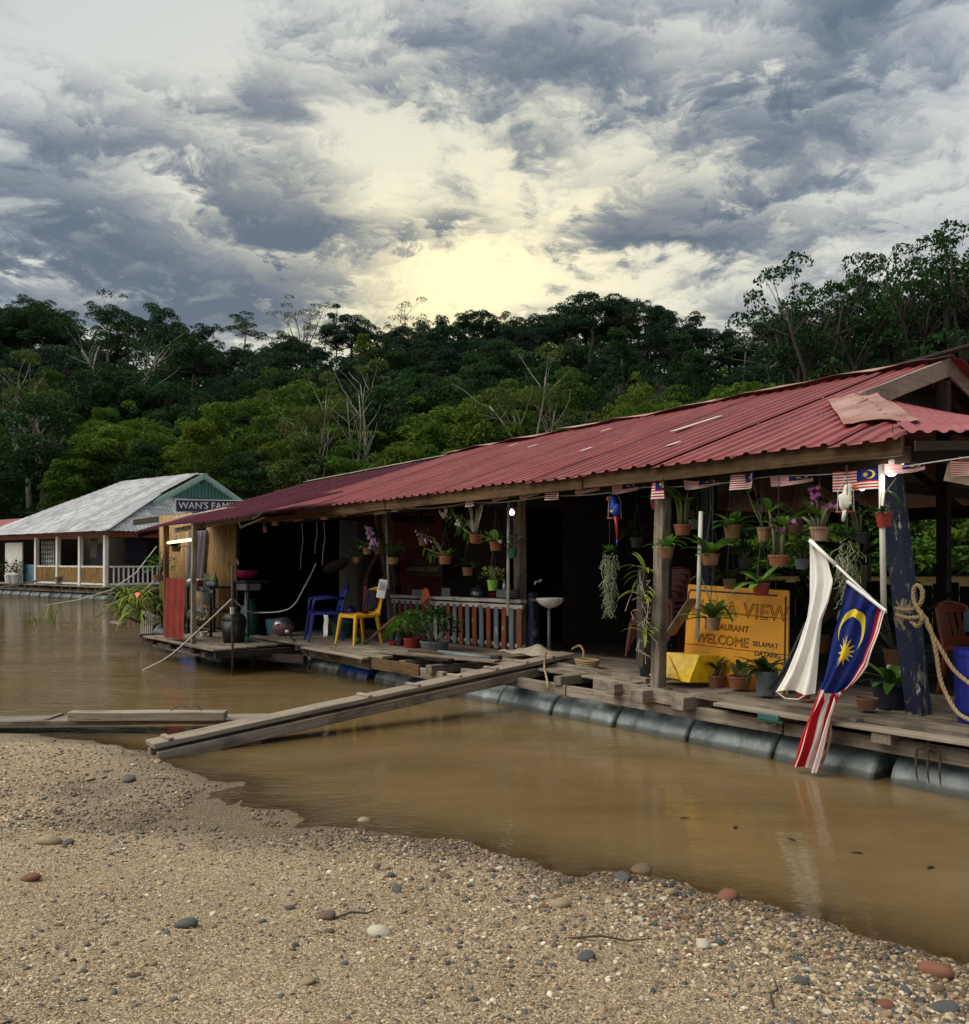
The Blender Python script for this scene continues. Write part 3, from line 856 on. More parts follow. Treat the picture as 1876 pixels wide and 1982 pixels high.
def make_tree(kind, seed):
    """one tree about 20 m tall; returns its Empty"""
    rng = np.random.default_rng(seed); mb = MB(); cl = []; root = bpy.data.objects.new('forest_tree', None); COL.objects.link(root)
    H = 20.0; leafmat, bark, dens, size, up = 'canopy_dark', 'bark_dark', 66, 0.17, 0.35
    lean = rng.normal(size=2) * 0.6
    if kind == 'dome':
        trunk = limb(mb, (0, 0, 0), (lean[0], lean[1], 11), 0.45, 0.26, rng, 7, 0.03)
        Rr, n = rng.uniform(6, 7.5), 92
        for i in range(n):
            u = rng.normal(size=3); u /= np.linalg.norm(u); u[2] = abs(u[2]) * 1.2 - 0.35
            k = rng.uniform(0.45, 1.0); c = np.array([lean[0] + u[0] * Rr * k, lean[1] + u[1] * Rr * k, 12.2 + u[2] * 6.6 * k])
            s = rng.uniform(0.7, 1.8); cl.append((c, (s, s * rng.uniform(.7, 1.2), s * rng.uniform(.5, .95))))
            if i % 8 == 0: limb(mb, trunk[-1 - i % 2], c, 0.18, 0.05, rng, 5)
    elif kind == 'broad':
        trunk = limb(mb, (0, 0, 0), (lean[0], lean[1], 9), 0.5, 0.3, rng, 7, 0.04); leafmat = 'canopy_green'
        for i in range(115):
            a = rng.uniform(0, 2 * math.pi); k = math.sqrt(rng.uniform(0.02, 1)); rr = 8.2 * k * (1 + .18 * math.sin(a * 3 + seed))
            c = np.array([lean[0] + math.cos(a) * rr, lean[1] + math.sin(a) * rr, 17.4 - 6.5 * k * k - rng.uniform(0, 4.2) + 1.2 * math.sin(a * 2 + seed)])
            s = rng.uniform(0.7, 1.75); cl.append((c, (s, s * rng.uniform(.7, 1.2), s * rng.uniform(.42, .85))))
            if i % 8 == 0: limb(mb, trunk[-1 - i % 3], c, 0.2, 0.05, rng, 5)
    elif kind == 'tall':
        trunk = limb(mb, (0, 0, 0), (lean[0], lean[1], 15), 0.42, 0.2, rng, 7, 0.03); bark = 'bark_pale'
        for i in range(34):
            a = rng.uniform(0, 2 * math.pi); zz = rng.uniform(9.5, 19.5); rr = rng.uniform(0.3, 1) * (4.6 - abs(zz - 15) * 0.45)
            c = np.array([lean[0] + math.cos(a) * rr, lean[1] + math.sin(a) * rr, zz]); s = rng.uniform(1.0, 2.0); cl.append((c, (s, s, s * 0.6)))
            if i % 4 == 0: limb(mb, trunk[-1 - i % 2], c, 0.14, 0.04, rng, 5)
    elif kind == 'umbrella':
        trunk = limb(mb, (0, 0, 0), (lean[0], lean[1], 14.5), 0.4, 0.22, rng, 7, 0.04); bark = 'bark_pale'; dens = 48
        for tier in range(3):
            zz, R0 = 14.5 + tier * 2.2 + rng.uniform(-.4, .4), (6.2, 5.4, 3.4)[tier]
            for i in range((9, 8, 5)[tier]):
                a = rng.uniform(0, 2 * math.pi); rr = R0 * rng.uniform(0.25, 1)
                c = np.array([lean[0] + math.cos(a) * rr, lean[1] + math.sin(a) * rr, zz + rng.uniform(-.6, .6)]); s = rng.uniform(1.2, 2.1)
                cl.append((c, (s, s, s * 0.32)))
                limb(mb, trunk[-1], c, 0.15, 0.04, rng, 5)
    elif kind == 'vine':                                           # smothered by creepers down to the ground
        limb(mb, (0, 0, 0), (lean[0], lean[1], 14), 0.4, 0.2, rng, 6, 0.03)
        for i in range(105):
            zz = rng.uniform(0.5, 18.5); a = rng.uniform(0, 2 * math.pi); rr = (4.8 - 0.16 * zz + math.sin(zz * 1.3 + seed) * 0.9) * rng.uniform(0.4, 1)
            c = np.array([lean[0] * zz / 14 + math.cos(a) * rr, lean[1] * zz / 14 + math.sin(a) * rr, zz]); s = rng.uniform(0.55, 1.4); cl.append((c, (s, s, s * rng.uniform(.55, 1.2))))
    elif kind in ('sparse', 'open'):
        trunk = limb(mb, (0, 0, 0), (lean[0], lean[1], 9.5), 0.42, 0.26, rng, 7, 0.05); bark = 'bark_pale'; leafmat = 'canopy_olive'; dens, size = (22, 0.17) if kind == 'sparse' else (40, 0.18)
        for i in range(9):
            a = i * 2.4 + rng.uniform(-.4, .4); rr = rng.uniform(2.2, 5.5); zz = rng.uniform(12, 18.5)
            e = np.array([lean[0] + math.cos(a) * rr, lean[1] + math.sin(a) * rr, zz]); pts = limb(mb, trunk[-1 - i % 2], e, 0.2, 0.06, rng, 5, 0.12)
            for j in range(4):
                f = e + rng.normal(size=3) * np.array([1.9, 1.9, 1.3]) + np.array([0, 0, 0.6]); limb(mb, pts[-2], f, 0.07, 0.02, rng, 4, 0.1)
                s = rng.uniform(0.9, 1.7); cl.append((f, (s, s, s * 0.55)))
    elif kind == 'bare':
        for k in range(4):
            o = rng.normal(size=2) * 1.6; tip = np.array([o[0] * 1.9, o[1] * 1.9, rng.uniform(13, 19)])
            trunk = limb(mb, (o[0], o[1], 0), tip, 0.26, 0.07, rng, 6, 0.06, 8)
            for j in range(9):
                b0 = trunk[3 + j % 5]; limb(mb, b0, np.array(b0) + np.array([rng.normal() * 1.7, rng.normal() * 1.7, rng.uniform(1.2, 4)]), 0.08, 0.02, rng, 4, 0.1)
            cl.append((tip - np.array([0, 0, rng.uniform(3, 9)]), (1.1, 1.1, 1.4)))
        dens, size, bark, leafmat = 25, 0.17, 'bark_pale', 'canopy_olive'
    elif kind == 'giant':                                          # near bank trees, finer leaf
        trunk = limb(mb, (0, 0, 0), (lean[0], lean[1], 10), 0.5, 0.3, rng, 8, 0.04); dens, size, up = 60, 0.14, 0.2
        for i in range(13):
            a = i * 2.4 + rng.uniform(-.5, .5); rr = rng.uniform(1.5, 6.2); zz = rng.uniform(9.5, 18.5)
            e = np.array([lean[0] + math.cos(a) * rr, lean[1] + math.sin(a) * rr, zz]); pts = limb(mb, trunk[-1 - i % 3], e, 0.22, 0.06, rng, 6, 0.1)
            for j in range(6):
                f = e + rng.normal(size=3) * np.array([1.6, 1.6, 1.1]); limb(mb, pts[-2], f, 0.06, 0.02, rng, 4, 0.1)
                s = rng.uniform(0.6, 1.25); cl.append((f, (s, s, s * 0.6)))
    elif kind == 'shrub':
        leafmat, dens, size = 'canopy_green', 60, 0.16
        for k in range(5): limb(mb, (0, 0, 0), (rng.normal() * 1.4, rng.normal() * 1.4, rng.uniform(2, 4)), 0.07, 0.02, rng, 4)
        for i in range(26):
            a = rng.uniform(0, 2 * math.pi); rr = 2.9 * math.sqrt(rng.uniform(0, 1)); zz = rng.uniform(0.3, 4.6) * (1 - (rr / 3.6) ** 2)
            s = rng.uniform(0.5, 1.0); cl.append(((math.cos(a) * rr, math.sin(a) * rr, zz + 0.3), (s, s, s * 0.75)))
    mb.build('trunk', MATS[bark], root, True)
    c = crown_object('crown', cl, dens, size, MATS[leafmat], rng, up); c.parent = root
    return root


TREE_KINDS = {k: [make_tree(k, s) for s in seeds] for k, seeds in dict(dome=(11, 12, 13), broad=(21, 22), tall=(31, 32), umbrella=(41, 42), vine=(51, 52, 53), sparse=(61, 62), open=(63,), bare=(71,), giant=(81, 82), shrub=(91, 92)).items()}
_used = set()


def plant_tree(kind, x, y, height, label, group=None, leaf=None, wide=1.0, z=None, rot=None):
    protos = TREE_KINDS[kind]; p = protos[rnd.randrange(len(protos))]
    if p.name in _used: t = dup(p)
    else: _used.add(p.name); t = p
    s = height / (20.0 if kind != 'shrub' else 5.2)
    t.location = (x, y, float(hill_z(x, y)) - 0.3 if z is None else z); t.scale = (s * wide, s * wide, s)
    t.rotation_euler = (0, 0, rnd.uniform(0, 6.28) if rot is None else rot)
    tag(t, label, 'tree' if kind != 'shrub' else 'shrub', group)
    if leaf:
        for c in t.children:
            if c.name.startswith('crown'):
                c.material_slots[0].link = 'OBJECT'; c.material_slots[0].material = MATS[leaf]
    return t


GROUPS = {
    'dome': ('dark round-crowned tree', 'round-crowned trees on the hillside'),
    'broad': ('broad spreading tree', 'broad green trees on the far bank'),
    'tall': ('tall slim pale-trunked tree', 'slim pale-trunked trees on the hillside'),
    'umbrella': ('flat-topped tiered tree', 'flat-topped trees of the forest'),
    'vine': ('creeper-smothered tree', 'creeper-covered trees on the far bank'),
    'sparse': ('thin-leaved pale-branched tree', 'thin-leaved pale-branched trees'),
    'open': ('olive open-crowned tree', 'open-crowned olive trees')}


def plant_forest():
    rows = [(104, 8.0, 15), (112, 8.5, 18), (122, 9, 20), (134, 9.5, 19), (148, 10, 19), (164, 10.5, 19), (182, 11, 18), (202, 11, 18), (222, 10.5, 17), (236, 10, 17)]
    for i, (y0, step, h) in enumerate(rows):
        half = 0.60 * y0 + 12; x = -half + rnd.uniform(0, step)
        while x < half:
            y = y0 + rnd.uniform(-4, 4) * (0.5 if i == 0 else 1)
            q = rnd.random()
            if i < 1: k = 'vine' if q < .55 else 'broad' if q < .8 else 'dome'
            elif i < 4: k = 'broad' if q < .38 else 'vine' if q < .58 else 'dome' if q < .76 else 'open' if q < .82 else 'tall' if q < .97 else 'sparse'
            else: k = 'dome' if q < .50 else 'broad' if q < .66 else 'umbrella' if q < .70 else 'tall' if q < .78 else 'vine' if q < .985 else 'sparse'
            leaf = None
            if k == 'broad': leaf = 'canopy_green' if (i < 4 and rnd.random() < .75) else 'canopy_dark'
            if k == 'vine' and i < 3 and rnd.random() < .45: leaf = 'canopy_green'
            if i >= 5 and k in ('dome', 'vine', 'broad') and rnd.random() < .7: leaf = 'canopy_haze_blue'  # upper rows take the leaves tinted to imitate haze
            hh = h * rnd.uniform(0.7, 1.3) * (1.12 if k in ('umbrella', 'tall') else 1)
            px = 938 + 1735 * x / y; low, grp = GROUPS[k]
            side = ('at the picture edge above the white house' if px < 90 else 'above the white roof' if px < 330 else 'above the maroon roof' if px < 620 else 'above the join of maroon and red roofs' if px < 900
                    else 'above the middle of the red roof' if px < 1250 else 'above the near part of the red roof' if px < 1600 else 'behind the red gable')
            lvl = 'low on the bank' if i < 2 else 'on the lower slope' if i < 4 else 'halfway up the hill' if i < 7 else 'near the skyline'
            plant_tree(k, x, y, hh, '%s %s, %s' % (low, lvl, side), grp, leaf=leaf, wide=rnd.uniform(0.9, 1.25))
            x += step * rnd.uniform(0.75, 1.3)


plant_forest()


def special(kind, px, top, y, label, leaf=None, wide=1.0, group=None, rot=None):
    """a tree one can pick out: direction across the picture, height angle of its top, distance"""
    x = (px - 938) / 1735 * y; z = float(hill_z(x, y)) - 0.3
    return plant_tree(kind, x, y, 1.68 + (1085 - top) / 1735 * y - z, label, group, leaf, wide, z, rot)


special('giant', 1572, 548, 114, 'dark spreading tree on the far bank, leftmost of the tall trees behind the red gable', wide=0.95)
special('giant', 1655, 486, 117, 'tall dark tree with light gaps in its crown above the red roof', wide=0.85)
special('giant', 1742, 484, 112, 'tall dark tree directly behind the peak of the red roof', wide=0.85)
special('giant', 1815, 498, 120, 'dark full tree between the red roof peak and the picture edge', wide=0.9)
special('giant', 1885, 440, 113, 'tallest dark tree at the edge of the picture behind the red gable', wide=0.85)
special('giant', 1960, 430, 118, 'dark tall tree beyond the edge of the view, behind the red gable', wide=0.9)
special('open', 214, 578, 226, 'airy round tree standing clear of the skyline above the white roof', leaf='canopy_dark')
special('dome', 45, 556, 222, 'dark massive tree on the skyline, first from the picture edge', wide=1.0)
special('dome', 345, 607, 228, 'dark lumpy tree on the skyline just past the airy round tree', wide=0.8)
special('sparse', 590, 588, 230, 'pale thin-leaved tree fanning out on the skyline over the valley', wide=0.9)
special('umbrella', 650, 588, 226, 'small narrow-topped tree sticking out of the skyline beside the pale fan-shaped tree', wide=0.5)
special('umbrella', 708, 612, 224, 'flat layered tree on the skyline left of the sun glow', wide=0.75)
special('sparse', 798, 588, 230, 'sunlit bare-twigged tree in front of the sun glow', wide=0.8)
special('dome', 980, 590, 226, 'broad dark tree on the skyline right of the sun glow', wide=0.95)
special('dome', 1190, 590, 220, 'rounded dark tree on the skyline, second from the notch', wide=0.8)
special('dome', 1278, 576, 224, 'high rounded tree next to the skyline notch', wide=0.75)
special('umbrella', 1440, 622, 190, 'flat mushroom-shaped tree in the skyline notch', wide=0.75)
special('sparse', 255, 640, 150, 'pale-trunked tree with crooked open limbs above the white roof', wide=1.1, leaf='canopy_dark')
special('sparse', 18, 665, 140, 'pale crooked tree with open limbs at the picture edge above the white house', leaf='canopy_dark')
special('bare', 712, 722, 104, 'cluster of bare pale trunks behind the maroon roof', wide=0.75)
special('open', 1052, 702, 105, 'olive tree with pale forking limbs behind the red roof', wide=0.9)
special('open', 625, 748, 104, 'slim olive tree with pale trunk beside the bare trunks', wide=0.6)
special('broad', 560, 690, 122, 'wide bright green tree on the bank above the maroon roof', leaf='canopy_green', wide=1.1)
special('broad', 990, 692, 112, 'wide green tree on the bank behind the middle of the red roof', leaf='canopy_green', wide=0.95)
special('broad', 1390, 690, 118, 'dense rounded green tree behind the red roof, below the skyline notch', leaf='canopy_green', wide=0.6)
special('broad', 1245, 690, 110, 'layered light green tree behind the red roof', leaf='canopy_green', wide=0.7)
special('vine', 380, 800, 103, 'leafy green tree rising just behind the white house roof', leaf='canopy_green', wide=1.2)
special('vine', 575, 830, 100, 'yellow-green bushy tree behind the maroon roof', leaf='canopy_olive', wide=1.1)
for i, (px, top, y, where) in enumerate([(660, 880, 99, 'below the bare trunks'), (790, 852, 99, 'peeping over the maroon ridge'), (1440, 735, 104, 'just over the red roof'),
                                         (1560, 985, 99, 'seen through the open restaurant beside the white flag'), (1640, 1000, 98.6, 'seen through the restaurant behind the hanging moss'),
                                         (1700, 1010, 98.4, 'seen through the restaurant behind the white pipe'), (1770, 985, 99, 'seen between the two dark posts'),
                                         (1830, 960, 99.5, 'seen past the near post at the picture edge'), (1890, 975, 98.8, 'on the far bank at the picture edge'),
                                         (1350, 1000, 99, 'seen through the restaurant left of the yellow sign'), (1460, 1010, 98.8, 'seen through the restaurant above the yellow sign'), (1205, 1000, 99, 'seen through the far doorway of the restaurant')]):
    special('shrub' if top > 940 else 'vine', px, top, y, 'bright green shrub on the far bank ' + where, leaf='canopy_green', wide=1.25 if top > 940 else 1.6, group='shrubs along the far bank')
for v in TREE_KINDS.values():
    for p in v:
        if p.name not in _used:
            for c in list(p.children): bpy.data.objects.remove(c)
            bpy.data.objects.remove(p)


def build_undergrowth():
    """the leafy storey under and between the trees, one mass"""
    rng = np.random.default_rng(5); cl = []
    for i in range(2600):
        y = BANK + 2 + rng.uniform(0, 1) ** 1.2 * 136; x = rng.uniform(-1, 1) * (0.62 * y + 8); r = rng.uniform(1.6, 3.6)
        cl.append(((x, y, float(hill_z(x, y)) + rng.uniform(0.3, 4.5)), (r, r, r * rng.uniform(.55, 1.0))))
    for i in range(700):
        y = rng.uniform(205, 242); x = rng.uniform(-1, 1) * (0.60 * y); r = rng.uniform(1.6, 3.2)
        cl.append(((x, y, float(hill_z(x, y)) + rng.uniform(0.5, 9)), (r, r, r * rng.uniform(.55, 1.0))))
    o = crown_object('undergrowth', cl, 9, 0.34, MATS['canopy_dark'], rng); tag(o, 'dense leafy undergrowth covering the far hillside', 'undergrowth', kind='stuff')


build_undergrowth()

# ------------------------------------------------------------------ floating restaurant with the red roof
class House:
    def __init__(s, name, label, cat, origin):
        s.o = origin; s.root = thing(name, label, cat, origin)

    def part(s, name, mb, mat, parent=None, **k):
        return mb.build(name, MATS[mat] if isinstance(mat, str) else mat, parent or s.root, off=s.o, **k)

    def plank(s, name, p0, p1, w, h, mat, parent=None, up=(0, 0, 1), seg=3, jit=0.004, bevel=0.004):
        return s.part(name, MB().bar(p0, p1, w, h, up, seg, jit), mat, parent, bevel=bevel)

    def drum(s, x0, x1, y, z, r, mat):
        n = 20; prof = []
        L = x1 - x0
        for t, k in ((0, .90), (.012, .985), (.05, 1.0), (.30, 1.0), (.325, 1.03), (.35, 1.0), (.65, 1.0), (.675, 1.03), (.70, 1.0), (.95, 1.0), (.988, .985), (1, .90)):
            prof.append((r * k, t * L))
        mb = MB().lathe(prof, (x0, y, z), n, rot=(0, math.pi / 2, 0))
        return s.part('drum', mb, mat, smooth=True)


def z_eave(x): return 2.60 + (x + 3.24) * 0.0115
def z_ridge(x): return 4.03 + (x + 5.1) * 0.0179
RIDGE_Y, EAVE_Y = 10.8, 6.5


def roof_z(x, y): return z_eave(x) + (y - EAVE_Y) / (RIDGE_Y - EAVE_Y) * (z_ridge(x) - z_eave(x))


RIB = [(0.0, 0), (0.105, 0), (0.122, 1), (0.158, 1), (0.175, 0)]
PITCH = 0.18


def ribbed(x0, n, ylo, yhi, zf, rib=0.021, rows=5, lift=0.0, sag=0.006):
    """one profiled roof sheet of n ribs; ylo/yhi bound it at each x, zf gives the roof plane"""
    xs = [(x0 + i * PITCH + dx, h * rib) for i in range(n) for dx, h in RIB] + [(x0 + n * PITCH + 0.01, 0)]
    out = []
    for j in range(rows):
        t = j / (rows - 1); row = []
        for x, h in xs:
            a, b = ylo(x), yhi(x); y = a + (b - a) * t
            row.append((x, y, zf(x, y) + h + lift + sag * math.sin(x * 2.1 + t * 5)))
        out.append(row)
    return MB().grid(out)


def build_restaurant():
    h = House('floating_restaurant', 'long open floating restaurant with red ribbed metal roof on a drum raft', 'restaurant', (-8.5, 9.0, 0.0))
    # ---- drums under the near edge, slate ones near, blue and pale ones further off
    x = -0.7
    k = 0
    while x > -8.9:
        x1 = x - 0.885 + rnd.uniform(-.01, .01); h.drum(x1, x, 6.85 + rnd.uniform(-.012, .012), -0.05 + rnd.uniform(-.008, .008), 0.29, 'drum_slate'); x = x1 - (0.03 if k != 2 else 0.12); k += 1
    for x0, x1, m in ((-9.85, -8.98, 'drum_teal'), (-10.75, -9.9, 'drum_pale'), (-11.75, -10.95, 'drum_blue'), (-12.65, -11.8, 'drum_pale'), (-13.55, -12.7, 'drum_teal'), (-14.5, -13.6, 'drum_teal')):
        h.drum(x0, x1, 6.78, -0.07, 0.29, m)
    for yy in (9.0, 11.5, 14.0):
        for i in range(7): h.drum(-14 + i * 2.0, -13.1 + i * 2.0, yy, -0.05, 0.29, 'drum_slate')
    # ---- long bearers over the drums, then cross-timbers with their cut ends poking out, then the deck
    for a, b in ((-8.75, -6.9), (-6.88, -4.3), (-4.28, -0.5)):
        h.plank('bearer', (a, 6.56, 0.315 - 0.012 * (a + 8.75) * 0.4), (b, 6.56, 0.315 - 0.012 * (b + 8.75) * 0.4), 0.075, 0.11, 'grey_timber_x', seg=7, jit=0.006)
    for a, b in ((-14.4, -12.5), (-12.48, -10.6), (-10.4, -8.9)):
        h.plank('bearer', (a, 6.42, 0.27), (b, 6.40, 0.25), 0.07, 0.13, 'grey_timber_x', seg=6, jit=0.006)
    for x, y0, w, hh, zz in ((-13.6, 6.28, .13, .12, .35), (-12.6, 6.25, .12, .1, .35), (-11.6, 6.22, .14, .12, .34), (-10.6, 6.20, .1, .1, .34), (-9.7, 6.3, .13, .12, .34),
                             (-9.1, 6.3, .12, .1, .34), (-7.0, 6.5, .1, .1, .40), (-6.15, 6.42, .12, .11, .415), (-5.75, 6.36, .16, .11, .40), (-5.25, 6.34, .14, .12, .395), (-4.35, 6.42, .13, .1, .38), (-3.4, 6.42, .15, .12, .375), (-2.4, 6.42, .15, .12, .375)):
        h.plank('cross_beam', (x, y0, zz), (x, 9.2, zz - .02), w, hh, 'grey_timber_y', seg=3, jit=.008)
    # edge boards along the deck (near end: two long layered boards)
    h.plank('edge_board', (-5.2, 6.60, .455), (-3.62, 6.57, .452), 0.19, 0.04, 'grey_timber_x', seg=5)
    h.plank('edge_board', (-3.66, 6.66, .452), (-0.5, 6.62, .45), 0.2, 0.04, 'grey_timber_x', seg=5)
    h.plank('edge_board', (-4.9, 6.47, .425), (-0.5, 6.45, .415), 0.14, 0.03, 'pale_timber_x', seg=6)
    h.plank('edge_board', (-7.75, 7.18, .43), (-6.05, 6.86, .44), 0.07, 0.12, 'grey_timber_x', seg=5, jit=.005)
    h.plank('edge_board', (-6.55, 6.62, .42), (-5.3, 6.50, .40), 0.08, 0.12, 'grey_timber_x', seg=5, jit=.008)
    for i, (y, z) in enumerate(((6.20, .425), (6.38, .43), (6.56, .43), (6.74, .435), (6.92, .44), (7.10, .44))):
        a, e = -14.2 + rnd.uniform(0, .5), -9.0 - (0.9 if i < 2 else 0) + rnd.uniform(-.3, .3)
        m = (a + e) / 2 + rnd.uniform(-.8, .8)
        h.plank('deck_board', (a, y, z), (m - .01, y, z), .172, .032, 'grey_timber_x'); h.plank('deck_board', (m, y, z), (e, y + .02, z), .172, .032, 'grey_timber_x')
    h.plank('edge_board', (-12.0, 6.08, .40), (-10.2, 6.06, .395), .10, .03, 'pale_timber_x')
    h.plank('edge_board', (-10.15, 6.12, .33), (-9.15, 6.2, .33), .03, .14, 'brown_timber_x')
    h.plank('loose_board', (-10.2, 6.3, .47), (-8.3, 6.75, .475), .12, .03, 'grey_timber_x')
    h.plank('loose_board', (-9.9, 6.55, .48), (-8.5, 6.95, .49), .10, .05, 'brown_timber_x')
    h.plank('loose_board', (-10.4, 6.45, .46), (-8.9, 6.5, .46), .10, .025, 'dark_timber_x')
    for i in range(40):
        y = 7.28 + i * 0.2; z = .432 + rnd.uniform(-.004, .004); xs = [-14.4, -11.2 + rnd.uniform(-1, 1), -7.8 + rnd.uniform(-1, 1), -4.6 + rnd.uniform(-.8, .8), -0.6]
        if y < 7.0: continue
        for a, b in zip(xs, xs[1:]): h.plank('deck_board', (a + .006, y, z), (b - .006, y, z), .19, .03, 'grey_timber_x' if i < 6 else 'dark_timber_x', seg=2)  # inner boards in darker timber, shade under the roof put into their colour
    for y, z in ((6.86, .43), (7.07, .432)):
        h.plank('deck_board', (-5.95, y, z), (-0.6, y, z), .185, .03, 'grey_timber_x', seg=4); h.plank('deck_board', (-8.6, y + .1, z), (-5.97, y, z), .185, .03, 'grey_timber_x', seg=4)
    # ---- posts
    def post(p0, p1, w, mat, name='post'): return h.plank(name, p0, p1, w, w, mat, seg=6, jit=.005, up=(0, 1, 0), bevel=.008)
    post((-5.78, 6.69, .30), (-5.70, 6.69, 2.52), .115, 'grey_timber_z')
    post((-9.30, 7.95, .42), (-9.28, 7.92, 2.85), .13, 'grey_timber_z')
    post((-9.08, 8.0, .42), (-9.08, 8.0, 1.25), .11, 'chipped_navy')
    post((-12.75, 8.1, .42), (-12.85, 8.0, 2.85), .12, 'grey_timber_z')
    post((-12.45, 8.0, .42), (-12.70, 7.7, 2.70), .09, 'brown_timber_z')
    post((-3.50, 7.22, .42), (-3.62, 6.95, 2.50), .15, 'chipped_navy', 'leaning_post')
    post((-7.55, 8.9, .42), (-7.55, 8.9, 3.1), .12, 'chipped_navy')
    post((-6.35, 8.2, .42), (-6.35, 8.2, 2.9), .11, 'chipped_navy')
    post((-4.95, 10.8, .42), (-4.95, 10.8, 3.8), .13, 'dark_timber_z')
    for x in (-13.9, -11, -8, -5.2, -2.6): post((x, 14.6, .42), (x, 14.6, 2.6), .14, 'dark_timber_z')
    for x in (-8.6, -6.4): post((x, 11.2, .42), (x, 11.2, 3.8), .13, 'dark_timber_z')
    post((-2.5, 11.0, .42), (-2.5, 11.0, 2.9), .14, 'grey_timber_z')
    # ---- roof: timbers as the part, every sheet a piece of it
    fr = MB()
    for x in np.arange(-14.3, -4.9, 1.55): fr.bar((x, 6.55, roof_z(x, 6.55) - .10), (x, 10.75, roof_z(x, 10.75) - .10), .05, .1)
    for x in np.arange(-14.3, -4.9, 1.55): fr.bar((x, 15.1, roof_z(x, 6.5) - .12), (x, 10.85, roof_z(x, 10.75) - .12), .05, .1)
    for y in (6.75, 7.9, 9.1, 10.2): fr.bar((-14.5, y, roof_z(-14.5, y) - .04), (-5.0, y, roof_z(-5.0, y) - .04), .06, .05)
    fr.bar((-14.5, 6.72, 2.36), (-3.3, 6.72, 2.48), .08, .12); fr.bar((-14.5, 14.6, 2.42), (-2.4, 14.6, 2.45), .1, .2)
    fr.bar((-5.0, 6.7, 2.5), (-5.0, 14.6, 2.5), .08, .12); fr.bar((-9.3, 6.7, 2.46), (-9.3, 14.6, 2.46), .08, .12); fr.bar((-13, 6.7, 2.4), (-13, 14.6, 2.4), .08, .12)
    fr.bar((-3.35, 6.7, 2.48), (-2.2, 8.3, 2.5), .08, .12); fr.bar((-2.25, 8.2, 2.5), (-2.25, 14.6, 2.5), .1, .2)
    roof = h.part('roof', fr, 'dark_timber_x')
    hipy = lambda x: RIDGE_Y if x < -4.97 else EAVE_Y + (x + 3.22) / (-4.97 + 3.22) * 2.45
    x = -14.62; i = 0
    while x < -3.3:
        n = 5 if x + 5 * PITCH < -3.25 else max(1, int((-3.24 - x) / PITCH))
        e = rnd.uniform(-.025, .02)
        if -5.6 < x < -4.97 and n == 5: n = max(1, round((-4.97 - x) / PITCH))
        h.part('roof_sheet', ribbed(x, n, lambda q: EAVE_Y - .09 + e, hipy, roof_z, lift=(0.016 if i % 2 else 0.0) + rnd.uniform(0, .005), rows=7), 'red_roofing', roof)
        x += n * PITCH; i += 1
    # far slope (seen from the other side only), laid the same way
    for j in range(12):
        xa = -14.62 + j * 0.82; mb = MB().grid([[(xx, yy, roof_z(xx, 2 * RIDGE_Y - yy) + .012) for xx in (xa, xa + .84)] for yy in (10.82, 13, 15.25)])
        h.part('roof_sheet', mb, 'red_roofing', roof, thick=.004)
    # hipped end under the gable: eave runs skewed, out past the leaning post
    A, B, C, D = Vector((-3.2, 6.46, 2.60)), Vector((-1.95, 8.2, 2.62)), Vector((-4.97, 8.98, 3.42)), Vector((-4.97, 12.6, 3.42))
    def hip(p, q, k):
        n = 18; rows = []
        for j in range(4):
            t = j / 3; row = []
            for a in range(n * 4 + 1):
                u = a / (n * 4); lo = p.lerp(q, u); hi = C.lerp(D, u); v = lo.lerp(hi, t) + Vector((0, 0, (0, .0, .02, .02)[a % 4] + k)); row.append(v)
            rows.append(row)
        return MB().grid(rows)
    h.part('roof_sheet', hip(A, B, .008), 'red_roofing', roof)
    h.part('roof_sheet', MB().grid([[B, Vector((-1.95, 15.2, 2.5))], [D, Vector((-4.97, 13.2, 3.3))]]), 'red_roofing', roof, thick=.004)
    # weathered flashing over the hip, in two flat buckled pieces
    LT, LB = Vector((-5.18, 8.70, 3.33)), Vector((-4.02, 6.98, 2.77))
    for t0, t1, k in ((-.02, .50, .046), (.44, 1.0, .056)):
        rows = []
        for j in range(7):
            t = t0 + (t1 - t0) * j / 6; l = LT.lerp(LB, t); r = C.lerp(A, t * .80 + .03) + Vector((.10, .14, -.02)); row = []
            for a in range(9):
                u = a / 8; p = l.lerp(r, u); p.z += k + .018 * math.sin(u * math.pi) + math.sin(a * 1.9 + j * 1.1 + t0 * 9) * .006 + (.012 * math.sin(a * 5) if j in (0, 6) else 0); row.append(p)
            rows.append(row)
        h.part('flashing', MB().grid(rows), 'faded_roofing', roof, thick=.004)
    def screws(x0, x1, rows, lift, name='screw_heads'):
        mb = MB()
        for y_ in rows:
            x_ = x0
            while x_ < x1:
                if y_ < hipy(x_) - .1: mb.box((x_ + .14, y_, roof_z(x_, y_) + .032 + lift), (.016, .016, .012))
                x_ += PITCH
        return mb
    h.part('screw_heads', screws(-14.62, -3.5, (7.9, 9.1), .006), 'grey_metal', roof)['kind'] = 'stuff'
    # ridge capping, short curled lengths standing off the ribs
    x = -14.9
    while x < -5.0:
        L = min(rnd.uniform(1.2, 2.1), -4.85 - x); lift = rnd.uniform(.035, .06); rows = []
        for j in range(4):
            xx = x + L * j / 3; zz = z_ridge(xx) + lift + math.sin(j * 1.9 + x) * .012
            rows.append([(xx, RIDGE_Y + a * .19, zz - abs(a) * (.05 + .02 * math.sin(xx * 5 + a)) + .02) for a in (-1, -.5, 0, .5, 1)])
        h.part('ridge_cap', MB().grid(rows), 'faded_roofing', roof, thick=.004); x += L - .05
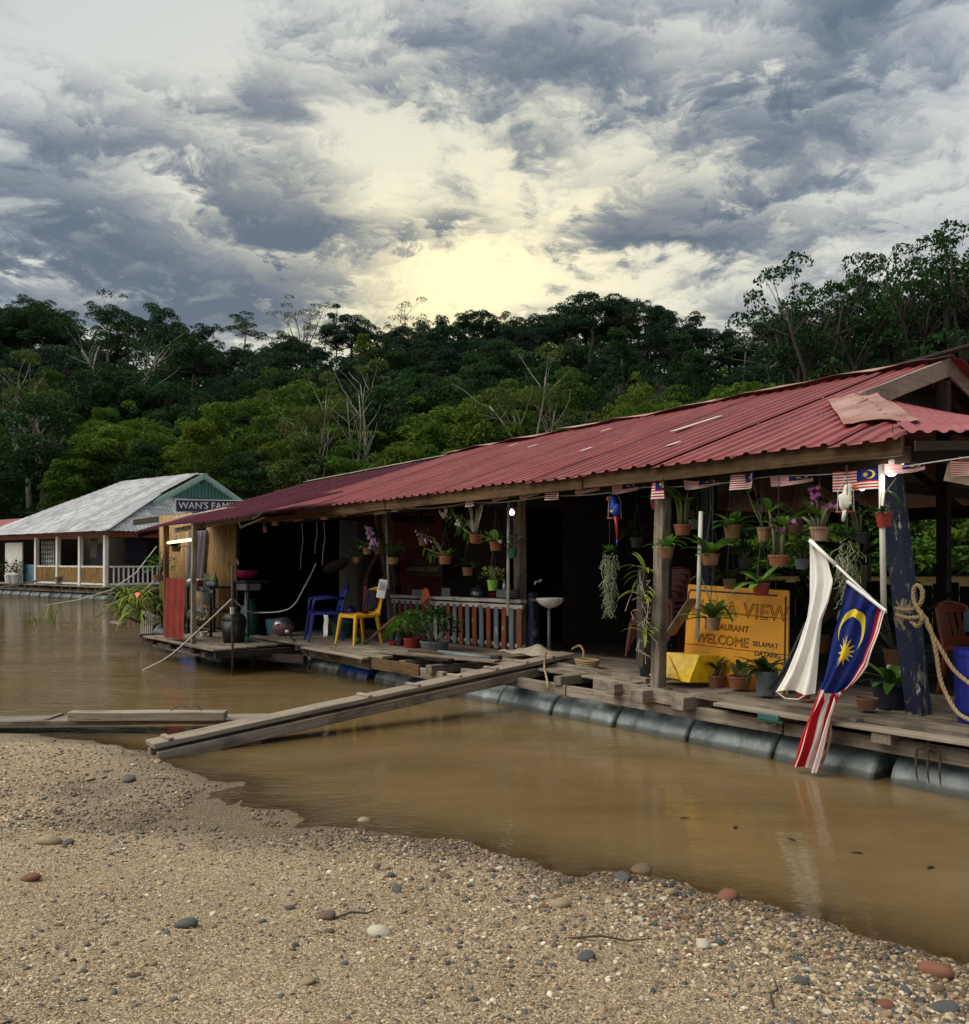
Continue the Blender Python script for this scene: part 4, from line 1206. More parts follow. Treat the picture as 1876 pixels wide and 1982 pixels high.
    # fascia along the eave, barge boards of the gable
    for a, b in ((-14.55, -10.4), (-10.38, -6.6), (-6.58, -3.26)):
        h.plank('fascia_board', (a, EAVE_Y - .01, z_eave(a) - .075), (b, EAVE_Y - .01, z_eave(b) - .075), .035, .145, 'brown_timber_x', roof, seg=5, jit=.004)
    h.plank('fascia_board', (-3.2, 6.54, 2.52), (-1.95, 8.24, 2.54), .03, .07, 'dark_timber_x', roof)
    peak = Vector((-4.9, 10.8, 4.0))
    h.plank('barge_board', (-4.9, 8.85, 3.33), peak + Vector((0, .04, -.04)), .04, .20, 'pale_timber_y', roof, seg=4)
    h.plank('barge_board', (-4.9, 12.8, 3.30), peak + Vector((.003, -.04, -.04)), .04, .20, 'pale_timber_y', roof, seg=4)
    h.part('gable_wall', MB().add([(-5.3, 8.7, 3.3), (-5.3, 12.9, 3.3), (-5.3, 10.8, 3.95)], [(0, 1, 2)]), 'dark_timber_y', roof, thick=.03)
    h.plank('ridge_board', (-5.5, 10.86, 4.09), (-1.2, 10.3, 4.36), .12, .035, 'dark_timber_x', roof)
    # white patch and nail-head patches on the sheets
    h.part('roof_patch', MB().grid([[(-6.98, 8.3, roof_z(-6.98, 8.3) + .05), (-6.90, 8.3, roof_z(-6.9, 8.3) + .05)], [(-6.78, 8.95, roof_z(-6.78, 8.95) + .05), (-6.70, 8.95, roof_z(-6.7, 8.95) + .05)]]), 'plastic_white', roof, thick=.004)
    for (x_, y_) in ((-9.4, 9.6), (-10.6, 9.2), (-8.1, 7.9), (-11.9, 9.9), (-6.2, 7.3)):
        z_ = roof_z(x_, y_) + .045; h.part('roof_patch', MB().grid([[(x_, y_, z_), (x_ + .05, y_, z_)], [(x_ + .04, y_ + .16, z_ + .055), (x_ + .09, y_ + .16, z_ + .055)]]), 'plastic_white', roof, thick=.003)
    # ---- walls further in; the dark timber paints in the shade of the interior
    for i in range(26):
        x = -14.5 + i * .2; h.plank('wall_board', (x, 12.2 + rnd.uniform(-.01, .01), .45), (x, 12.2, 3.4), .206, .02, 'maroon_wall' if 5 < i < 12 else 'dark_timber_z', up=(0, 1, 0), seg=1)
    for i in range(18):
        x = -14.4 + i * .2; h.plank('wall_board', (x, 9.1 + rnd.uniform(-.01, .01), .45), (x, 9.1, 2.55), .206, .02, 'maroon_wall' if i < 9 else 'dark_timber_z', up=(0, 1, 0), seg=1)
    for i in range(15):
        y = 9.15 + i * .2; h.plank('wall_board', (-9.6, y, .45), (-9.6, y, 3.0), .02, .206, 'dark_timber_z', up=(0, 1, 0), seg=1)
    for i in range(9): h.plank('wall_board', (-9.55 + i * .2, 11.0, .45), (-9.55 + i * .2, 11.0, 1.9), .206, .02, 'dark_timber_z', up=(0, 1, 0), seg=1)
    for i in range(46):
        x = -14.3 + i * .205; h.plank('back_rail_board', (x, 14.5 + .012 * (i % 2), .45), (x, 14.5 + .012 * (i % 2), 1.28 + .03 * (i % 3)), .20, .02, 'dark_timber_z', up=(0, 1, 0), seg=1)  # added row of dark boards, covers the bright river seen through the back
    # ---- picket railing in worn paint
    rail = h.part('railing', MB().bar((-12.48, 7.93, 1.10), (-9.12, 7.86, 1.13), .12, .05, seg=8, jit=.005).bar((-12.48, 7.92, 1.02), (-9.12, 7.85, 1.05), .05, .06, seg=6, jit=.004).bar((-12.48, 7.95, .52), (-9.12, 7.88, .52), .04, .05), 'chipped_white', bevel=.005)
    n = 20
    for i in range(n):
        x = -12.38 + i * 3.2 / (n - 1); m = ('chipped_grey', 'chipped_rust')[i % 2] if i != 7 else 'chipped_white'
        h.plank('picket', (x, 7.90 - i * .0035, .46), (x + rnd.uniform(-.015, .015), 7.90 - i * .0035, 1.04), .09, .022, m, rail, up=(0, 1, 0), seg=2, jit=.003)
    return h


REST = build_restaurant()


# ------------------------------------------------------------------ kitchen raft with the maroon roof
def build_kitchen():
    h = House('floating_kitchen', 'bamboo-walled floating kitchen with maroon ribbed metal roof', 'kitchen hut', (-17.0, 7.5, 0.0))
    D = (-15.683, 5.757, 0.06)
    h.drum(D[0] - .55, D[0] + .40, D[1] + .2, -.02, .28, 'drum_blue'); h.drum(D[0] + .43, D[0] + 1.35, D[1] + .25, -.06, .28, 'drum_blue')
    for i in range(7): h.drum(-20.8 + i, -19.9 + i, 7.0, -.05, .28, 'drum_slate')
    fr = MB()
    for x in (-21.0, -19.3, -17.6, -15.9): fr.bar((x, 6.45, roof_z(x, 6.45) - .14), (x, 10.75, roof_z(x, 10.75) - .14), .05, .1)
    for y in (6.6, 8.2, 9.6): fr.bar((-21.1, y, roof_z(-21, y) - .08), (-14.5, y, roof_z(-14.5, y) - .08), .06, .05)
    roof = h.part('roof', fr, 'dark_timber_x')
    low = lambda x, y: roof_z(x, y) - .045
    x = -21.2; i = 0
    while x < -13.9:
        h.part('roof_sheet', ribbed(x, 5, lambda q: 6.40, lambda q: RIDGE_Y - .02, low, rib=.022, lift=.006 * (i % 2), rows=4), 'maroon_roofing', roof); x += 5 * PITCH; i += 1
    for j in range(7):
        xa = -21.2 + j * 1.0; h.part('roof_sheet', MB().grid([[(xx, yy, roof_z(xx, 2 * RIDGE_Y - yy) - .03) for xx in (xa, xa + 1.02)] for yy in (10.82, 15.2)]), 'maroon_roofing', roof, thick=.004)
    mb = MB()
    for y_ in (6.7, 7.5, 8.3, 9.1, 9.9, 10.5):
        for i in range(40): mb.box((-21.2 + i * PITCH + .14, y_, roof_z(-21.2 + i * PITCH, y_) - .012), (.018, .018, .012))
    h.part('screw_heads', mb, 'grey_metal', roof)['kind'] = 'stuff'
    for a, b in ((-21.1, -18.4), (-18.45, -14.9)):
        rows = [[(xx, RIDGE_Y + q * .14, z_ridge(xx) + .012 - abs(q) * .05) for q in (-1, 0, 1)] for xx in (a, (a + b) / 2, b)]
        h.part('ridge_cap', MB().grid(rows), 'grey_timber_x', roof, thick=.006)
    h.plank('fascia_board', (-21.1, 6.40, 2.55), (-17.0, 6.40, 2.58), .03, .13, 'dark_timber_x', roof)
    # lean-to sheet over the washing place
    ext = lambda x, y: 2.235 + (y - 5.0) * .27 + (x + 15.7) * .008
    left = lambda x: 5.0
    x = -15.75
    for n in (5, 5, 5, 5, 2):
        h.part('roof_sheet', ribbed(x, n, lambda q: 4.98, lambda q: 6.62, ext, rib=.02, rows=4, lift=rnd.uniform(0, .008)), 'maroon_roofing', roof); x += n * PITCH
    rows = [[(-15.76 - .55 * (y - 5.0) - .0, y, ext(-15.7, y) + .01), (-15.70, y, ext(-15.7, y) + .012)] for y in (5.0, 5.6, 6.2, 6.6)]
    h.part('roof_sheet', MB().grid(rows), 'maroon_roofing', roof, thick=.004)
    h.plank('white_strip', (-16.0, 5.55, 2.43), (-15.55, 6.35, 2.63), .05, .02, 'plastic_white', roof)
    h.plank('eave_beam', (-14.55, 5.08, 2.17), (-12.2, 5.35, 2.31), .05, .08, 'grey_timber_x', roof)
    # two uprights of the lean-to
    p1, p1t, p2, p2t = (-13.691, 5.05, 0.384), (-13.647, 5.05, 2.262), (-15.323, 5.18, 0.362), (-15.297, 5.18, 2.268)
    h.plank('post', p1, p1t, .07, .07, 'grey_timber_z', up=(0, 1, 0), seg=5); h.plank('post', p2, p2t, .075, .075, 'brown_timber_z', up=(0, 1, 0), seg=5)
    # bamboo-strip walls either side of a curtained window; strips one by one
    def strips(px0, px1, y, z0, z1):
        a, b = px0, px1; n = max(2, int((b - a) / .052))
        for i in range(n):
            x = a + (b - a) * (i + .5) / n
            h.part('wall_strip', MB().tube([(x, y + rnd.uniform(-.004, .004), z0), (x, y, z1)], .0245, 6), 'bamboo', smooth=True)
    X = [(-18.658, 6.35, 1.519)[0], (-17.271, 6.35, 1.529)[0], (-16.493, 6.35, 1.534)[0], (-15.091, 6.35, 1.544)[0]]
    strips(X[0] - .5, X[1], 6.35, .45, 2.62); strips(X[2], X[3], 6.35, .45, 2.62)
    strips(X[1], X[2], 6.36, .45, 1.25)
    h.plank('wall_board', (X[1] - .1, 6.5, 1.7), (X[2] + .1, 6.5, 1.7), .02, .95, 'dark_timber_x'); h.plank('wall_board', (X[3] + .02, 6.36, .42), (X[3] + .02, 6.36, 2.6), .06, .06, 'dark_timber_z', up=(0, 1, 0))
    rows = []
    for j in range(9):
        z = 2.25 - j * .14; rows.append([(X[1] - .28 * (j / 8) + (X[2] - X[1] + .20) * i / 20, 6.29 + .035 * math.sin(i * 1.25 + j * .12), z) for i in range(21)])
    h.part('curtain', MB().grid(rows), 'curtain', smooth=True, thick=.004)
    for i in range(16): h.plank('wall_board', (X[0] - .5, 6.6 + i * .26, .4), (X[0] - .5, 6.6 + i * .26, roof_z(-19, 6.6 + i * .26) - .1), .02, .275, 'dark_timber_z', up=(0, 1, 0), seg=1)
    for i in range(31): h.plank('wall_board', (-20.9 + i * .27, 11.0, .4), (-20.9 + i * .27, 11.0, 3.7), .278, .02, 'dark_timber_z', up=(0, 1, 0), seg=1)  # inner walls in dark timber, interior shade put into their colour
    # deck of the washing place
    for i, y in enumerate(np.arange(5.02, 6.4, .19)):
        h.plank('deck_board', (-15.75 + .15 * rnd.random(), y, .375), (-12.6 - .25 * i * .2, y, .375), .18, .03, 'grey_timber_x')
    h.plank('edge_board', (-15.277, 5.121, 0.36), (-13.673, 5.076, 0.36), .05, .05, 'grey_timber_x')
    for x in (-15.5, -14.6, -13.6, -12.7): h.plank('cross_beam', (x, 5.0, .30), (x, 7.2, .30), .1, .1, 'dark_timber_y')
    h.plank('bearer', (-15.7, 5.1, .24), (-13.4, 5.15, .24), .06, .09, 'grey_timber_x'); h.plank('bearer', (-14, 5.5, .2), (-12.0, 6.1, .22), .08, .12, 'dark_timber_x')
    for i in range(20): h.plank('deck_board', (-20.9, 6.6 + i * .22, .40), (-14.4, 6.6 + i * .22, .40), .21, .03, 'dark_timber_x', seg=1)  # inner floor darker than the washing place, shade painted in by the timber
    return h


KITCH = build_kitchen()


# ------------------------------------------------------------------ white-roofed house on the next raft
def house_frame(corner, ux, label, name):
    """axes of a house turned on its own bearing: u back along its long side, v across its front"""
    root = bpy.data.objects.new(name, None); COL.objects.link(root); root.location = (corner[0], corner[1], 0)
    a = math.atan2(ux[1], ux[0]); root.rotation_euler = (0, 0, a)
    return tag(root, label, 'house')


def build_white_house():
    root = house_frame((-15.55, 37.2), (-.77, .64), 'white-roofed floating house with cream porch posts and slatted railing', 'floating_house')
    # local x: back along the river side (away), local y: negative = across the gable front (away from the beach)
    def part(name, mb, mat, parent=None, **k): return mb.build(name, MATS[mat], parent or root, **k)
    W, L, ZE, ZR, SB = 10.6, 13.0, 2.95, 5.72, 1.7
    fr = MB().bar((0.1, -.2, ZE - .16), (L, -.2, ZE - .16), .12, .22).bar((.2, -.1, ZE - .17), (.2, -W, ZE - .17), .12, .22)
    roof = part('roof', fr, 'redbrown_paint')
    slope = (ZR - ZE) / (W / 2)
    for i in range(14):                                          # sheets on the river side
        xa = -0.25 + i * .95; xb = min(xa + .97, L); rows = []
        cols = np.linspace(xa, xb, 13)
        for t in np.linspace(0, 1, 4):
            row = []
            for c, xx in enumerate(cols):
                top = 1.0 if SB <= xx <= L - 4.2 else max(0.02, (xx + .25) / (SB + .25) * .62) if xx < SB else max(0.02, (L - xx) / 4.2)
                y = .28 - t * top * (W / 2 + .28); row.append((xx, y, ZE + (.28 - y) * slope - .05 + (.03 if c % 2 else 0) + (.012 if i % 2 else 0)))
            rows.append(row)
        part('roof_sheet', MB().grid(rows), 'zinc_roofing', roof)
    for i in range(9):                                           # apron below the gable
        ya = .28 - i * (W + .5) / 9; yb = ya - (W + .5) / 9 - .02; rows = []
        for t in (0, .5, 1):
            row = []
            for c, yy in enumerate(np.linspace(ya, yb, 13)):
                d = min(.28 - yy, yy + W + .3); lim = min(1.0, d / ((W / 2) * .62)) * t
                xx = -.27 + lim * (SB + .25); row.append((xx, yy, ZE - .05 + (xx + .27) / (SB + .27) * (ZR - ZE) * .62 + (.03 if c % 2 else 0)))
            rows.append(row)
        part('roof_sheet', MB().grid(rows), 'zinc_roofing', roof)
    part('roof_sheet', MB().grid([[(SB, -W / 2, ZR), (L - 4.2, -W / 2, ZR)], [(SB, -W - .3, ZE), (L, -W - .3, ZE)]]), 'zinc_roofing', roof, thick=.01)
    part('hip_cap', MB().bar((-.25, .26, ZE + .0), (SB - .1, -W / 2 * .62 + .1, ZE + (ZR - ZE) * .62 + .04), .18, .03, seg=3), 'zinc_roofing', roof)
    part('ridge_cap', MB().bar((SB - .45, -W / 2, ZR + .03), (L - 4.1, -W / 2, ZR + .03), .3, .04, seg=4), 'zinc_roofing', roof)
    # gable with scalloped bargeboards and teal boards
    gz = ZE + (ZR - ZE) * .60; half = (ZR - gz) / slope
    gw = part('gable_wall', MB().add([(SB - .1, -W / 2 + half, gz), (SB - .1, -W / 2 - half, gz), (SB - .1, -W / 2, ZR - .1)], [(0, 1, 2)]), 'teal_paint', thick=.03)
    for i in range(22):
        y = -W / 2 - half + .2 + i * (2 * half - .4) / 21; t = ZR - .15 - abs(y + W / 2) * slope
        part('gable_board', MB().box((SB - .135, y, (gz + t) / 2), (.02, .12, max(.05, t - gz))), 'teal_paint', gw)
    for dy in (-.55, 0, .5): part('vent', MB().box((SB - .16, -W / 2 + dy, gz + .82), (.02, .2, .2), rot=(math.pi / 4, 0, 0)), 'sign_black', gw)
    for s in (-1, 1):
        a, b = Vector((SB - .42, -W / 2 + s * (half + .5), gz - .35)), Vector((SB - .42, -W / 2, ZR - .02))
        mb = MB().bar(a, b, .04, .16); n = 26
        for i in range(n):
            p = a.lerp(b, (i + .5) / n); mb.add([(p.x, p.y - .1, p.z - .05), (p.x, p.y + .1, p.z - .05 + 0 * s), (p.x, p.y, p.z - .22)], [(0, 1, 2)])
        part('barge_board', mb, 'mint_paint', roof)
    # raft: drums, bearers, deck
    for i in range(11): part('drum', MB().lathe([(.26, 0), (.29, .05), (.29, .85), (.26, .9)], (.2 + i * 1.02, -.15, .0), 14, rot=(0, math.pi / 2, 0)), 'drum_slate', smooth=True)
    part('bearer', MB().bar((-.1, .05, .36), (L, .05, .36), .1, .12, seg=6, jit=.01), 'grey_timber_x')
    for i in range(17): part('joist', MB().bar((.1 + i * .75, .2, .48), (.1 + i * .75, -1.5, .48), .1, .1), 'grey_timber_y')
    for i in range(8): part('deck_board', MB().bar((-.1, .2 - i * .24, .57), (L, .2 - i * .24, .57), .23, .04), 'grey_timber_x')
    part('deck', MB().box((L / 2, -W / 2 - 1.6, .56), (L, W - 2.6, .04)), 'dark_timber_x')
    part('wall', MB().box((L / 2, -5.0, 1.7), (L, .08, 2.3)), 'dark_timber_x'); part('wall', MB().box((L - .1, -W / 2, 1.7), (.08, W, 2.3)), 'dark_timber_y')
    # porch posts and railing along the river side
    # posts stand where the porch bays end
    PX = (.55, 2.75, 4.85, 7.0)
    for x in PX: part('post', MB().bar((x, -.1, .58), (x - .02, -.1, 2.75), .16, .16, up=(0, 1, 0), seg=3), 'white_paint')
    part('post', MB().bar((.3, -3.6, .58), (.3, -3.6, 2.75), .14, .14, up=(0, 1, 0)), 'white_paint')
    rl = part('railing', MB().bar((.55, -.1, 1.42), (7.0, -.1, 1.42), .07, .07).bar((.55, -.1, .68), (7.0, -.1, .68), .07, .08), 'white_paint')
    for a, b in zip(PX, PX[1:]):
        n = 26
        for i in range(n):
            x = a + .12 + (b - a - .24) * i / (n - 1); part('slat', MB().tube([(x, -.1, .72), (x, -.1, 1.39)], .032, 5), 'bamboo', rl)
    r2 = part('railing', MB().bar((.35, -.2, 1.42), (.35, -4.6, 1.42), .07, .07).bar((.35, -.2, .68), (.35, -4.6, .68), .07, .08), 'white_paint')
    for i in range(20): part('baluster', MB().box((.35, -.35 - i * .22, 1.05), (.05, .05, .68)), 'white_paint', r2)
    # end wall with lattice, blue bench box
    part('lattice_panel', MB().box((8.2, -1.2, 1.65), (1.5, .04, 2.0)), 'plastic_grey')
    lp = MB()
    for i in range(-4, 12):
        for s in (1, -1): lp.bar((7.5, -1.17, .9 + i * .25 if s > 0 else 2.4 - i * .25), (8.95, -1.17, 2.35 + i * .25 - .0 if s > 0 else .95 - i * .25), .01, .03) if 0 <= i < 2 else None
    for i in range(6):
        for j in range(9):
            lp.box((7.6 + i * .24, -1.16, .78 + j * .22), (.15, .02, .15), rot=(0, math.pi / 4, 0))
    part('lattice', lp, 'white_paint')
    part('wall', MB().box((9.9, -.3, 1.5), (1.9, .06, 2.1)), 'white_paint')
    part('door_curtain', MB().grid([[(5.4 + i * .09, -2.6 + .03 * math.sin(i * 2.1), 2.5 - j * .35) for i in range(16)] for j in range(4)]), 'cloth_grey', thick=.01)
    return root


build_white_house()


def build_red_far_house():
    root = house_frame((-26.2, 46.2), (-.77, .64), 'small far floating hut with red roof edge and pale wall beside the white house', 'floating_hut')
    def part(name, mb, mat, parent=None, **k): return mb.build(name, MATS[mat], parent or root, **k)
    rf = part('roof', MB().grid([[(-1.2, .4, 2.95), (6, .4, 2.95)], [(-1.2, -3, 4.0), (6, -3, 4.0)], [(-1.2, -6.4, 2.95), (6, -6.4, 2.95)]]), 'red_roofing', thick=.03)
    part('fascia_board', MB().bar((-1.2, .4, 2.85), (6, .4, 2.85), .04, .14), 'redbrown_paint', rf)
    for i in range(12): part('wall_board', MB().box((-.8 + i * .5, 0, 1.4), (.49, .03, 1.7)), 'white_paint')
    part('deck', MB().box((2.4, -3, .5), (7, 6.6, .1)), 'grey_timber_x')
    for i in range(6): part('drum', MB().lathe([(.26, 0), (.29, .05), (.29, .85), (.26, .9)], (-.8 + i * 1.1, .05, .05), 12, rot=(0, math.pi / 2, 0)), 'drum_slate', smooth=True)


build_red_far_house()

# ------------------------------------------------------------------ planks and walkways
def unit(v): return Vector(v).normalized()


def gangplank(name, label, a, b, w, side=(.07, .12), drop=.10, cleats=(), mat='pale_timber_x', beam='grey_timber_x', both=True):
    """a board on two edge beams from a to b (world); returns its Empty. local x runs along the board"""
    a, b = Vector(a), Vector(b); d = b - a; L = d.length
    root = bpy.data.objects.new(name, None); COL.objects.link(root); root.location = a
    root.rotation_euler = d.to_track_quat('X', 'Z').to_euler(); tag(root, label, 'plank')
    MB().bar((0, 0, 0), (L, 0, 0), w, .045, seg=12, jit=.004).build('board', MATS[mat], root, bevel=.006)
    for s in ((-1, 1) if both else (-1,)):
        MB().bar((.02, s * (w / 2 - side[0] / 2 + .012), -drop), (L + .15, s * (w / 2 - side[0] / 2 + .012), -drop - .01), side[0], side[1], seg=10, jit=.005).build('edge_beam', MATS[beam], root, bevel=.008)
    for t in cleats:
        MB().box((t * L, rnd.uniform(-.01, .01), .034), (.045, w * .94, .022), rot=(0, 0, rnd.uniform(-.06, .06))).build('cleat', MATS[mat], root, bevel=.003)
    return root


gangplank('gangplank', 'long weathered boarding plank rising from the beach to the restaurant deck', (-2.876, 7.7, 0.1), R((-7.81, 7.434, 0.56)), .24, side=(.06, .10), drop=.10,
          cleats=[.03, .43, .55, .66, .76, .85, .93])
gangplank('gangplank', 'low wet walkway plank lying along the waterline beside the gravel spit', (-5.527, 8.814, 0.1), (-2.2, 8.958, 0.1), .34, side=(.09, .13), drop=.16,
          cleats=[.38, .475, .56], mat='grey_timber_x', beam='wet_timber_x')
o = MB().bar((-.75, 0, 0), (.75, 0, 0), .13, .085, seg=5, jit=.004).build('timber_beam', MATS['pale_timber_x'], bevel=.006)
o.location = (-3.255, 8.675, 0.18); o.rotation_euler = (0, 0, .015); tag(o, 'squared loose beam with tie wire lying on the low wet walkway', 'beam')
o = MB().tube([(0, 0, 0), (.08, .02, .05), (.2, 0, .02), (.26, -.02, .06), (.3, 0, 0)], .004, 5).build('tie_wire', MATS['cord_dark']); o.location = (-3.019, 8.615, 0.235)
tag(o, 'dark tie wire looped over the loose beam', 'wire')

# ------------------------------------------------------------------ flags
def sheet_flag(rows, fold, nx, ny, y0, phase=0.0):
    """cloth hung between measured left and right edges (x, z pairs); folds run down the cloth"""
    out = []; k = len(rows) - 1
    for j in range(ny + 1):
        t = j / ny * k; i = min(int(t), k - 1); f = t - i
        l = [rows[i][0][c] + (rows[i + 1][0][c] - rows[i][0][c]) * f for c in (0, 2)]; r = [rows[i][1][c] + (rows[i + 1][1][c] - rows[i][1][c]) * f for c in (0, 2)]
        row = []
        for a in range(nx + 1):
            q = a / nx
            row.append((l[0] + (r[0] - l[0]) * q, y0 + fold * math.sin(q * 9.5 + phase + j / ny * 2.2) * (.35 + .65 * j / ny) + fold * .4 * math.sin(q * 23 + j / ny * 5), l[1] + (r[1] - l[1]) * q + .012 * math.sin(q * 7 + j * .3)))
        out.append(row)
    return out


FY = 6.34
rows = [((-3.619, 6.34, 1.512), (-3.317, 6.34, 1.3)), ((-3.665, 6.34, 1.366), (-3.341, 6.34, 1.227)), ((-3.724, 6.34, 1.186), (-3.388, 6.34, 1.073)), ((-3.776, 6.34, 0.977), (-3.447, 6.34, 0.904)),
        ((-3.832, 6.34, 0.749), (-3.577, 6.34, 0.737)), ((-3.889, 6.34, 0.606), (-3.686, 6.34, 0.63)), ((-3.965, 6.34, 0.422), (-3.737, 6.34, 0.482)), ((-4.029, 6.34, 0.23), (-3.784, 6.34, 0.269)), ((-4.088, 6.34, 0.047), (-3.854, 6.34, 0.041))]
NX, NY = 48, 80
G_ = sheet_flag(rows, .038, NX, NY, FY); mb = MB().grid(G_); uv = []
for j in range(NY + 1):
    p = j / NY; u = .85 * p if p < .5 else .425 + (p - .5) * 1.05
    k = min(1, max(0, (p - .48) / .16))
    for a in range(NX + 1):
        q = a / NX; v1 = q / .80 * .571 if q < .80 else .571 + (q - .80) / .20 * .26; v2 = .02 + q * .42
        uv.append((u, v1 * (1 - k) + v2 * k))
mb.uv = uv
big = thing('national_flag', 'large blue red and white flag with yellow crescent and star trailing into the water', 'flag', rows[4][0])
mb.build('cloth', MATS['flag_cloth'], big, smooth=True, off=rows[4][0])
e0, e1 = rows[0]
MB().tube([Vector(e0) + Vector((0, FY - e0[1], .012)), Vector(e1) + Vector((0, FY - e1[1], .012))], .013, 6).build('hem', MATS['cloth_white'], big, off=rows[4][0])
wr = [((-3.988, 6.42, 1.848), (-3.943, 6.42, 1.839)), ((-3.992, 6.42, 1.66), (-3.81, 6.42, 1.668)), ((-3.997, 6.42, 1.495), (-3.767, 6.42, 1.532)), ((-3.997, 6.42, 1.352), (-3.81, 6.42, 1.359)),
      ((-4.006, 6.42, 1.224), (-3.871, 6.42, 1.195)), ((-4.084, 6.42, 0.997), (-3.898, 6.42, 0.991)), ((-4.182, 6.42, 0.78), (-3.92, 6.42, 0.786)), ((-4.278, 6.42, 0.615), (-3.938, 6.42, 0.629))]
wf = thing('state_flag', 'white flag with black lower band hanging over the deck edge beside the yellow sign', 'flag', wr[4][0])
MB().grid(sheet_flag(wr, .03, 24, 40, 6.42, 1.0)).build('white_cloth', MATS['cloth_white'], wf, smooth=True, off=wr[4][0])
dr = [((-4.04, 6.43, 1.173), (-4.026, 6.43, 1.174)), ((-4.151, 6.43, 0.958), (-4.086, 6.43, 0.98)), ((-4.265, 6.43, 0.772), (-4.179, 6.43, 0.776)), ((-4.392, 6.43, 0.601), (-4.275, 6.43, 0.61))]
MB().grid(sheet_flag(dr, .02, 8, 20, 6.43, .3)).build('black_cloth', MATS['cloth_dark'], wf, smooth=True, off=wr[4][0])
a, b = Vector((-3.966, 6.4, 1.839)), Vector((-3.324, 6.36, 1.299))
st = MB().tube([a, b], .011, 6).tube([a, a.lerp(b, .36)], .016, 6).shift(a).build('flag_stick', MATS['cloth_white'], smooth=True); put(st, a); tag(st, 'thin slanting stick that carries the white flag and the large flag', 'stick')
c = MB().tube([(-4.273, 6.42, 0.603), (-4.188, 6.4, 0.564), (-4.071, 6.4, 0.57), (-4.006, 6.42, 0.617)], .006, 6)
c.shift((-4.273, 6.42, 0.603)).build('cord', MATS['cord_pale'], wf).location = Vector((-4.273, 6.42, 0.603)) - Vector(wr[4][0])

# bunting: one string under the eave, small flags each its own
S0, S1 = Vector((-14.3, 6.62, 2.37)), Vector((-3.05, 6.6, 2.40))
pts = []
for i in range(61):
    t = i / 60; p = S0.lerp(S1, t); p.z -= .03 * math.sin(math.pi * (t * 8 % 1)); pts.append(p)
pts += [Vector((-2.6, 6.7, 2.44)), Vector((-1.8, 7.1, 2.52))]
o = put(MB().tube([p - S0 for p in pts], .005, 4).build('bunting_string', MATS['cord_pale']), S0); tag(o, 'pale string of small flags stretched along under the red eave', 'string')


def small_flag(p, wd, ht, droop, yaw, label):
    mb = MB(); rows = []; uv = []
    for j in range(9):
        row = []
        for a in range(17):
            q = a / 16; t = j / 8
            row.append((q * wd, .02 * math.sin(q * 6 + yaw * 7) * (1 + t), -t * ht * (1 - droop * q) - droop * .06 * math.sin(q * 3)))
            uv.append((1 - q, t))
        rows.append(row)
    mb.grid(rows); mb.uv = uv
    o = mb.build('bunting_flag', MATS['flag_cloth'], smooth=True); put(o, p, yaw); return tag(o, label, 'flag', 'small flags on the bunting string')


flags = [((-3.878, 6.58, 2.386), .40, .16, 0, 0, 'flat spread small flag on the bunting above the white parrot'),
         ((-4.459, 6.58, 2.4), .36, .09, .3, .2, 'small drooping flag on the bunting between the white flag and the nearest full one'),
         ((-4.83, 6.58, 2.437), .3, .14, .1, -.3, 'small flag on the bunting behind the long arching orchid cane'),
         ((-5.379, 6.58, 2.431), .34, .09, .4, .25, 'small curled flag on the bunting beside the weathered front post'),
         ((-5.754, 6.58, 2.453), .26, .19, 0, -.5, 'small hanging flag on the bunting just in front of the weathered front post'),
         ((-6.297, 6.58, 2.46), .30, .11, .3, .2, 'small flag on the bunting directly above the blue parrot'),
         ((-6.834, 6.58, 2.48), .32, .10, .3, .15, 'small flag on the bunting second from the blue parrot'),
         ((-7.237, 6.58, 2.495), .28, .16, .1, -.2, 'small flag on the bunting third from the blue parrot'),
         ((-7.731, 6.58, 2.504), .30, .13, .3, .1, 'small flag on the bunting just right of the lit bulb'),
         ((-8.228, 6.58, 2.512), .28, .14, .2, .1, 'small flag on the bunting just left of the lit bulb'),
         ((-8.68, 6.58, 2.527), .22, .2, .1, -.4, 'small hanging flag on the bunting above the spiky orchid pot'),
         ((-3.467, 6.55, 2.418), .3, .08, .3, .4, 'crumpled small flag on the bunting over the bright bulb'),
         ((-3.12, 6.9, 2.435), .4, .12, .4, .2, 'small flag on the bunting at the picture edge')]
for p, wd, ht, dr_, yw, lb in flags: small_flag(p, wd, ht, dr_, yw, lb)
for i, px in enumerate([770, 742, 722, 690, 668, 640, 610, 580]):
    pass
for i, p in enumerate([(-10.017, 6.6, 2.507), (-10.427, 6.6, 2.508), (-10.916, 6.6, 2.512), (-11.347, 6.6, 2.504), (-11.833, 6.6, 2.497), (-12.398, 6.6, 2.493), (-12.86, 6.6, 2.489), (-13.441, 6.6, 2.482), (-14.14, 6.6, 2.459)]):
    small_flag(p, .30, .13 + .03 * (i % 3), .2, .3 * ((i * 7) % 5 - 2) / 2, 'small faded flag on the far half of the bunting string')
small_flag((-14.468, 6.6, 2.383), .25, .22, .1, -.5, 'small flag hanging lowest at the far end of the bunting')

# ------------------------------------------------------------------ plants in pots
def flower(mb, c, r, n, facing=(0, -1, .2)):
    f = unit(facing); a = f.orthogonal().normalized(); b = f.cross(a); c = Vector(c)
    for k in range(n):
        t = 2 * math.pi * k / n + .3; d = a * math.cos(t) + b * math.sin(t); s = a * -math.sin(t) + b * math.cos(t)
        mb.add([c, c + d * r * .55 + s * r * .40 + f * r * .15, c + d * r + f * r * .05, c + d * r * .55 - s * r * .40 + f * r * .15], [(0, 1, 2, 3)])


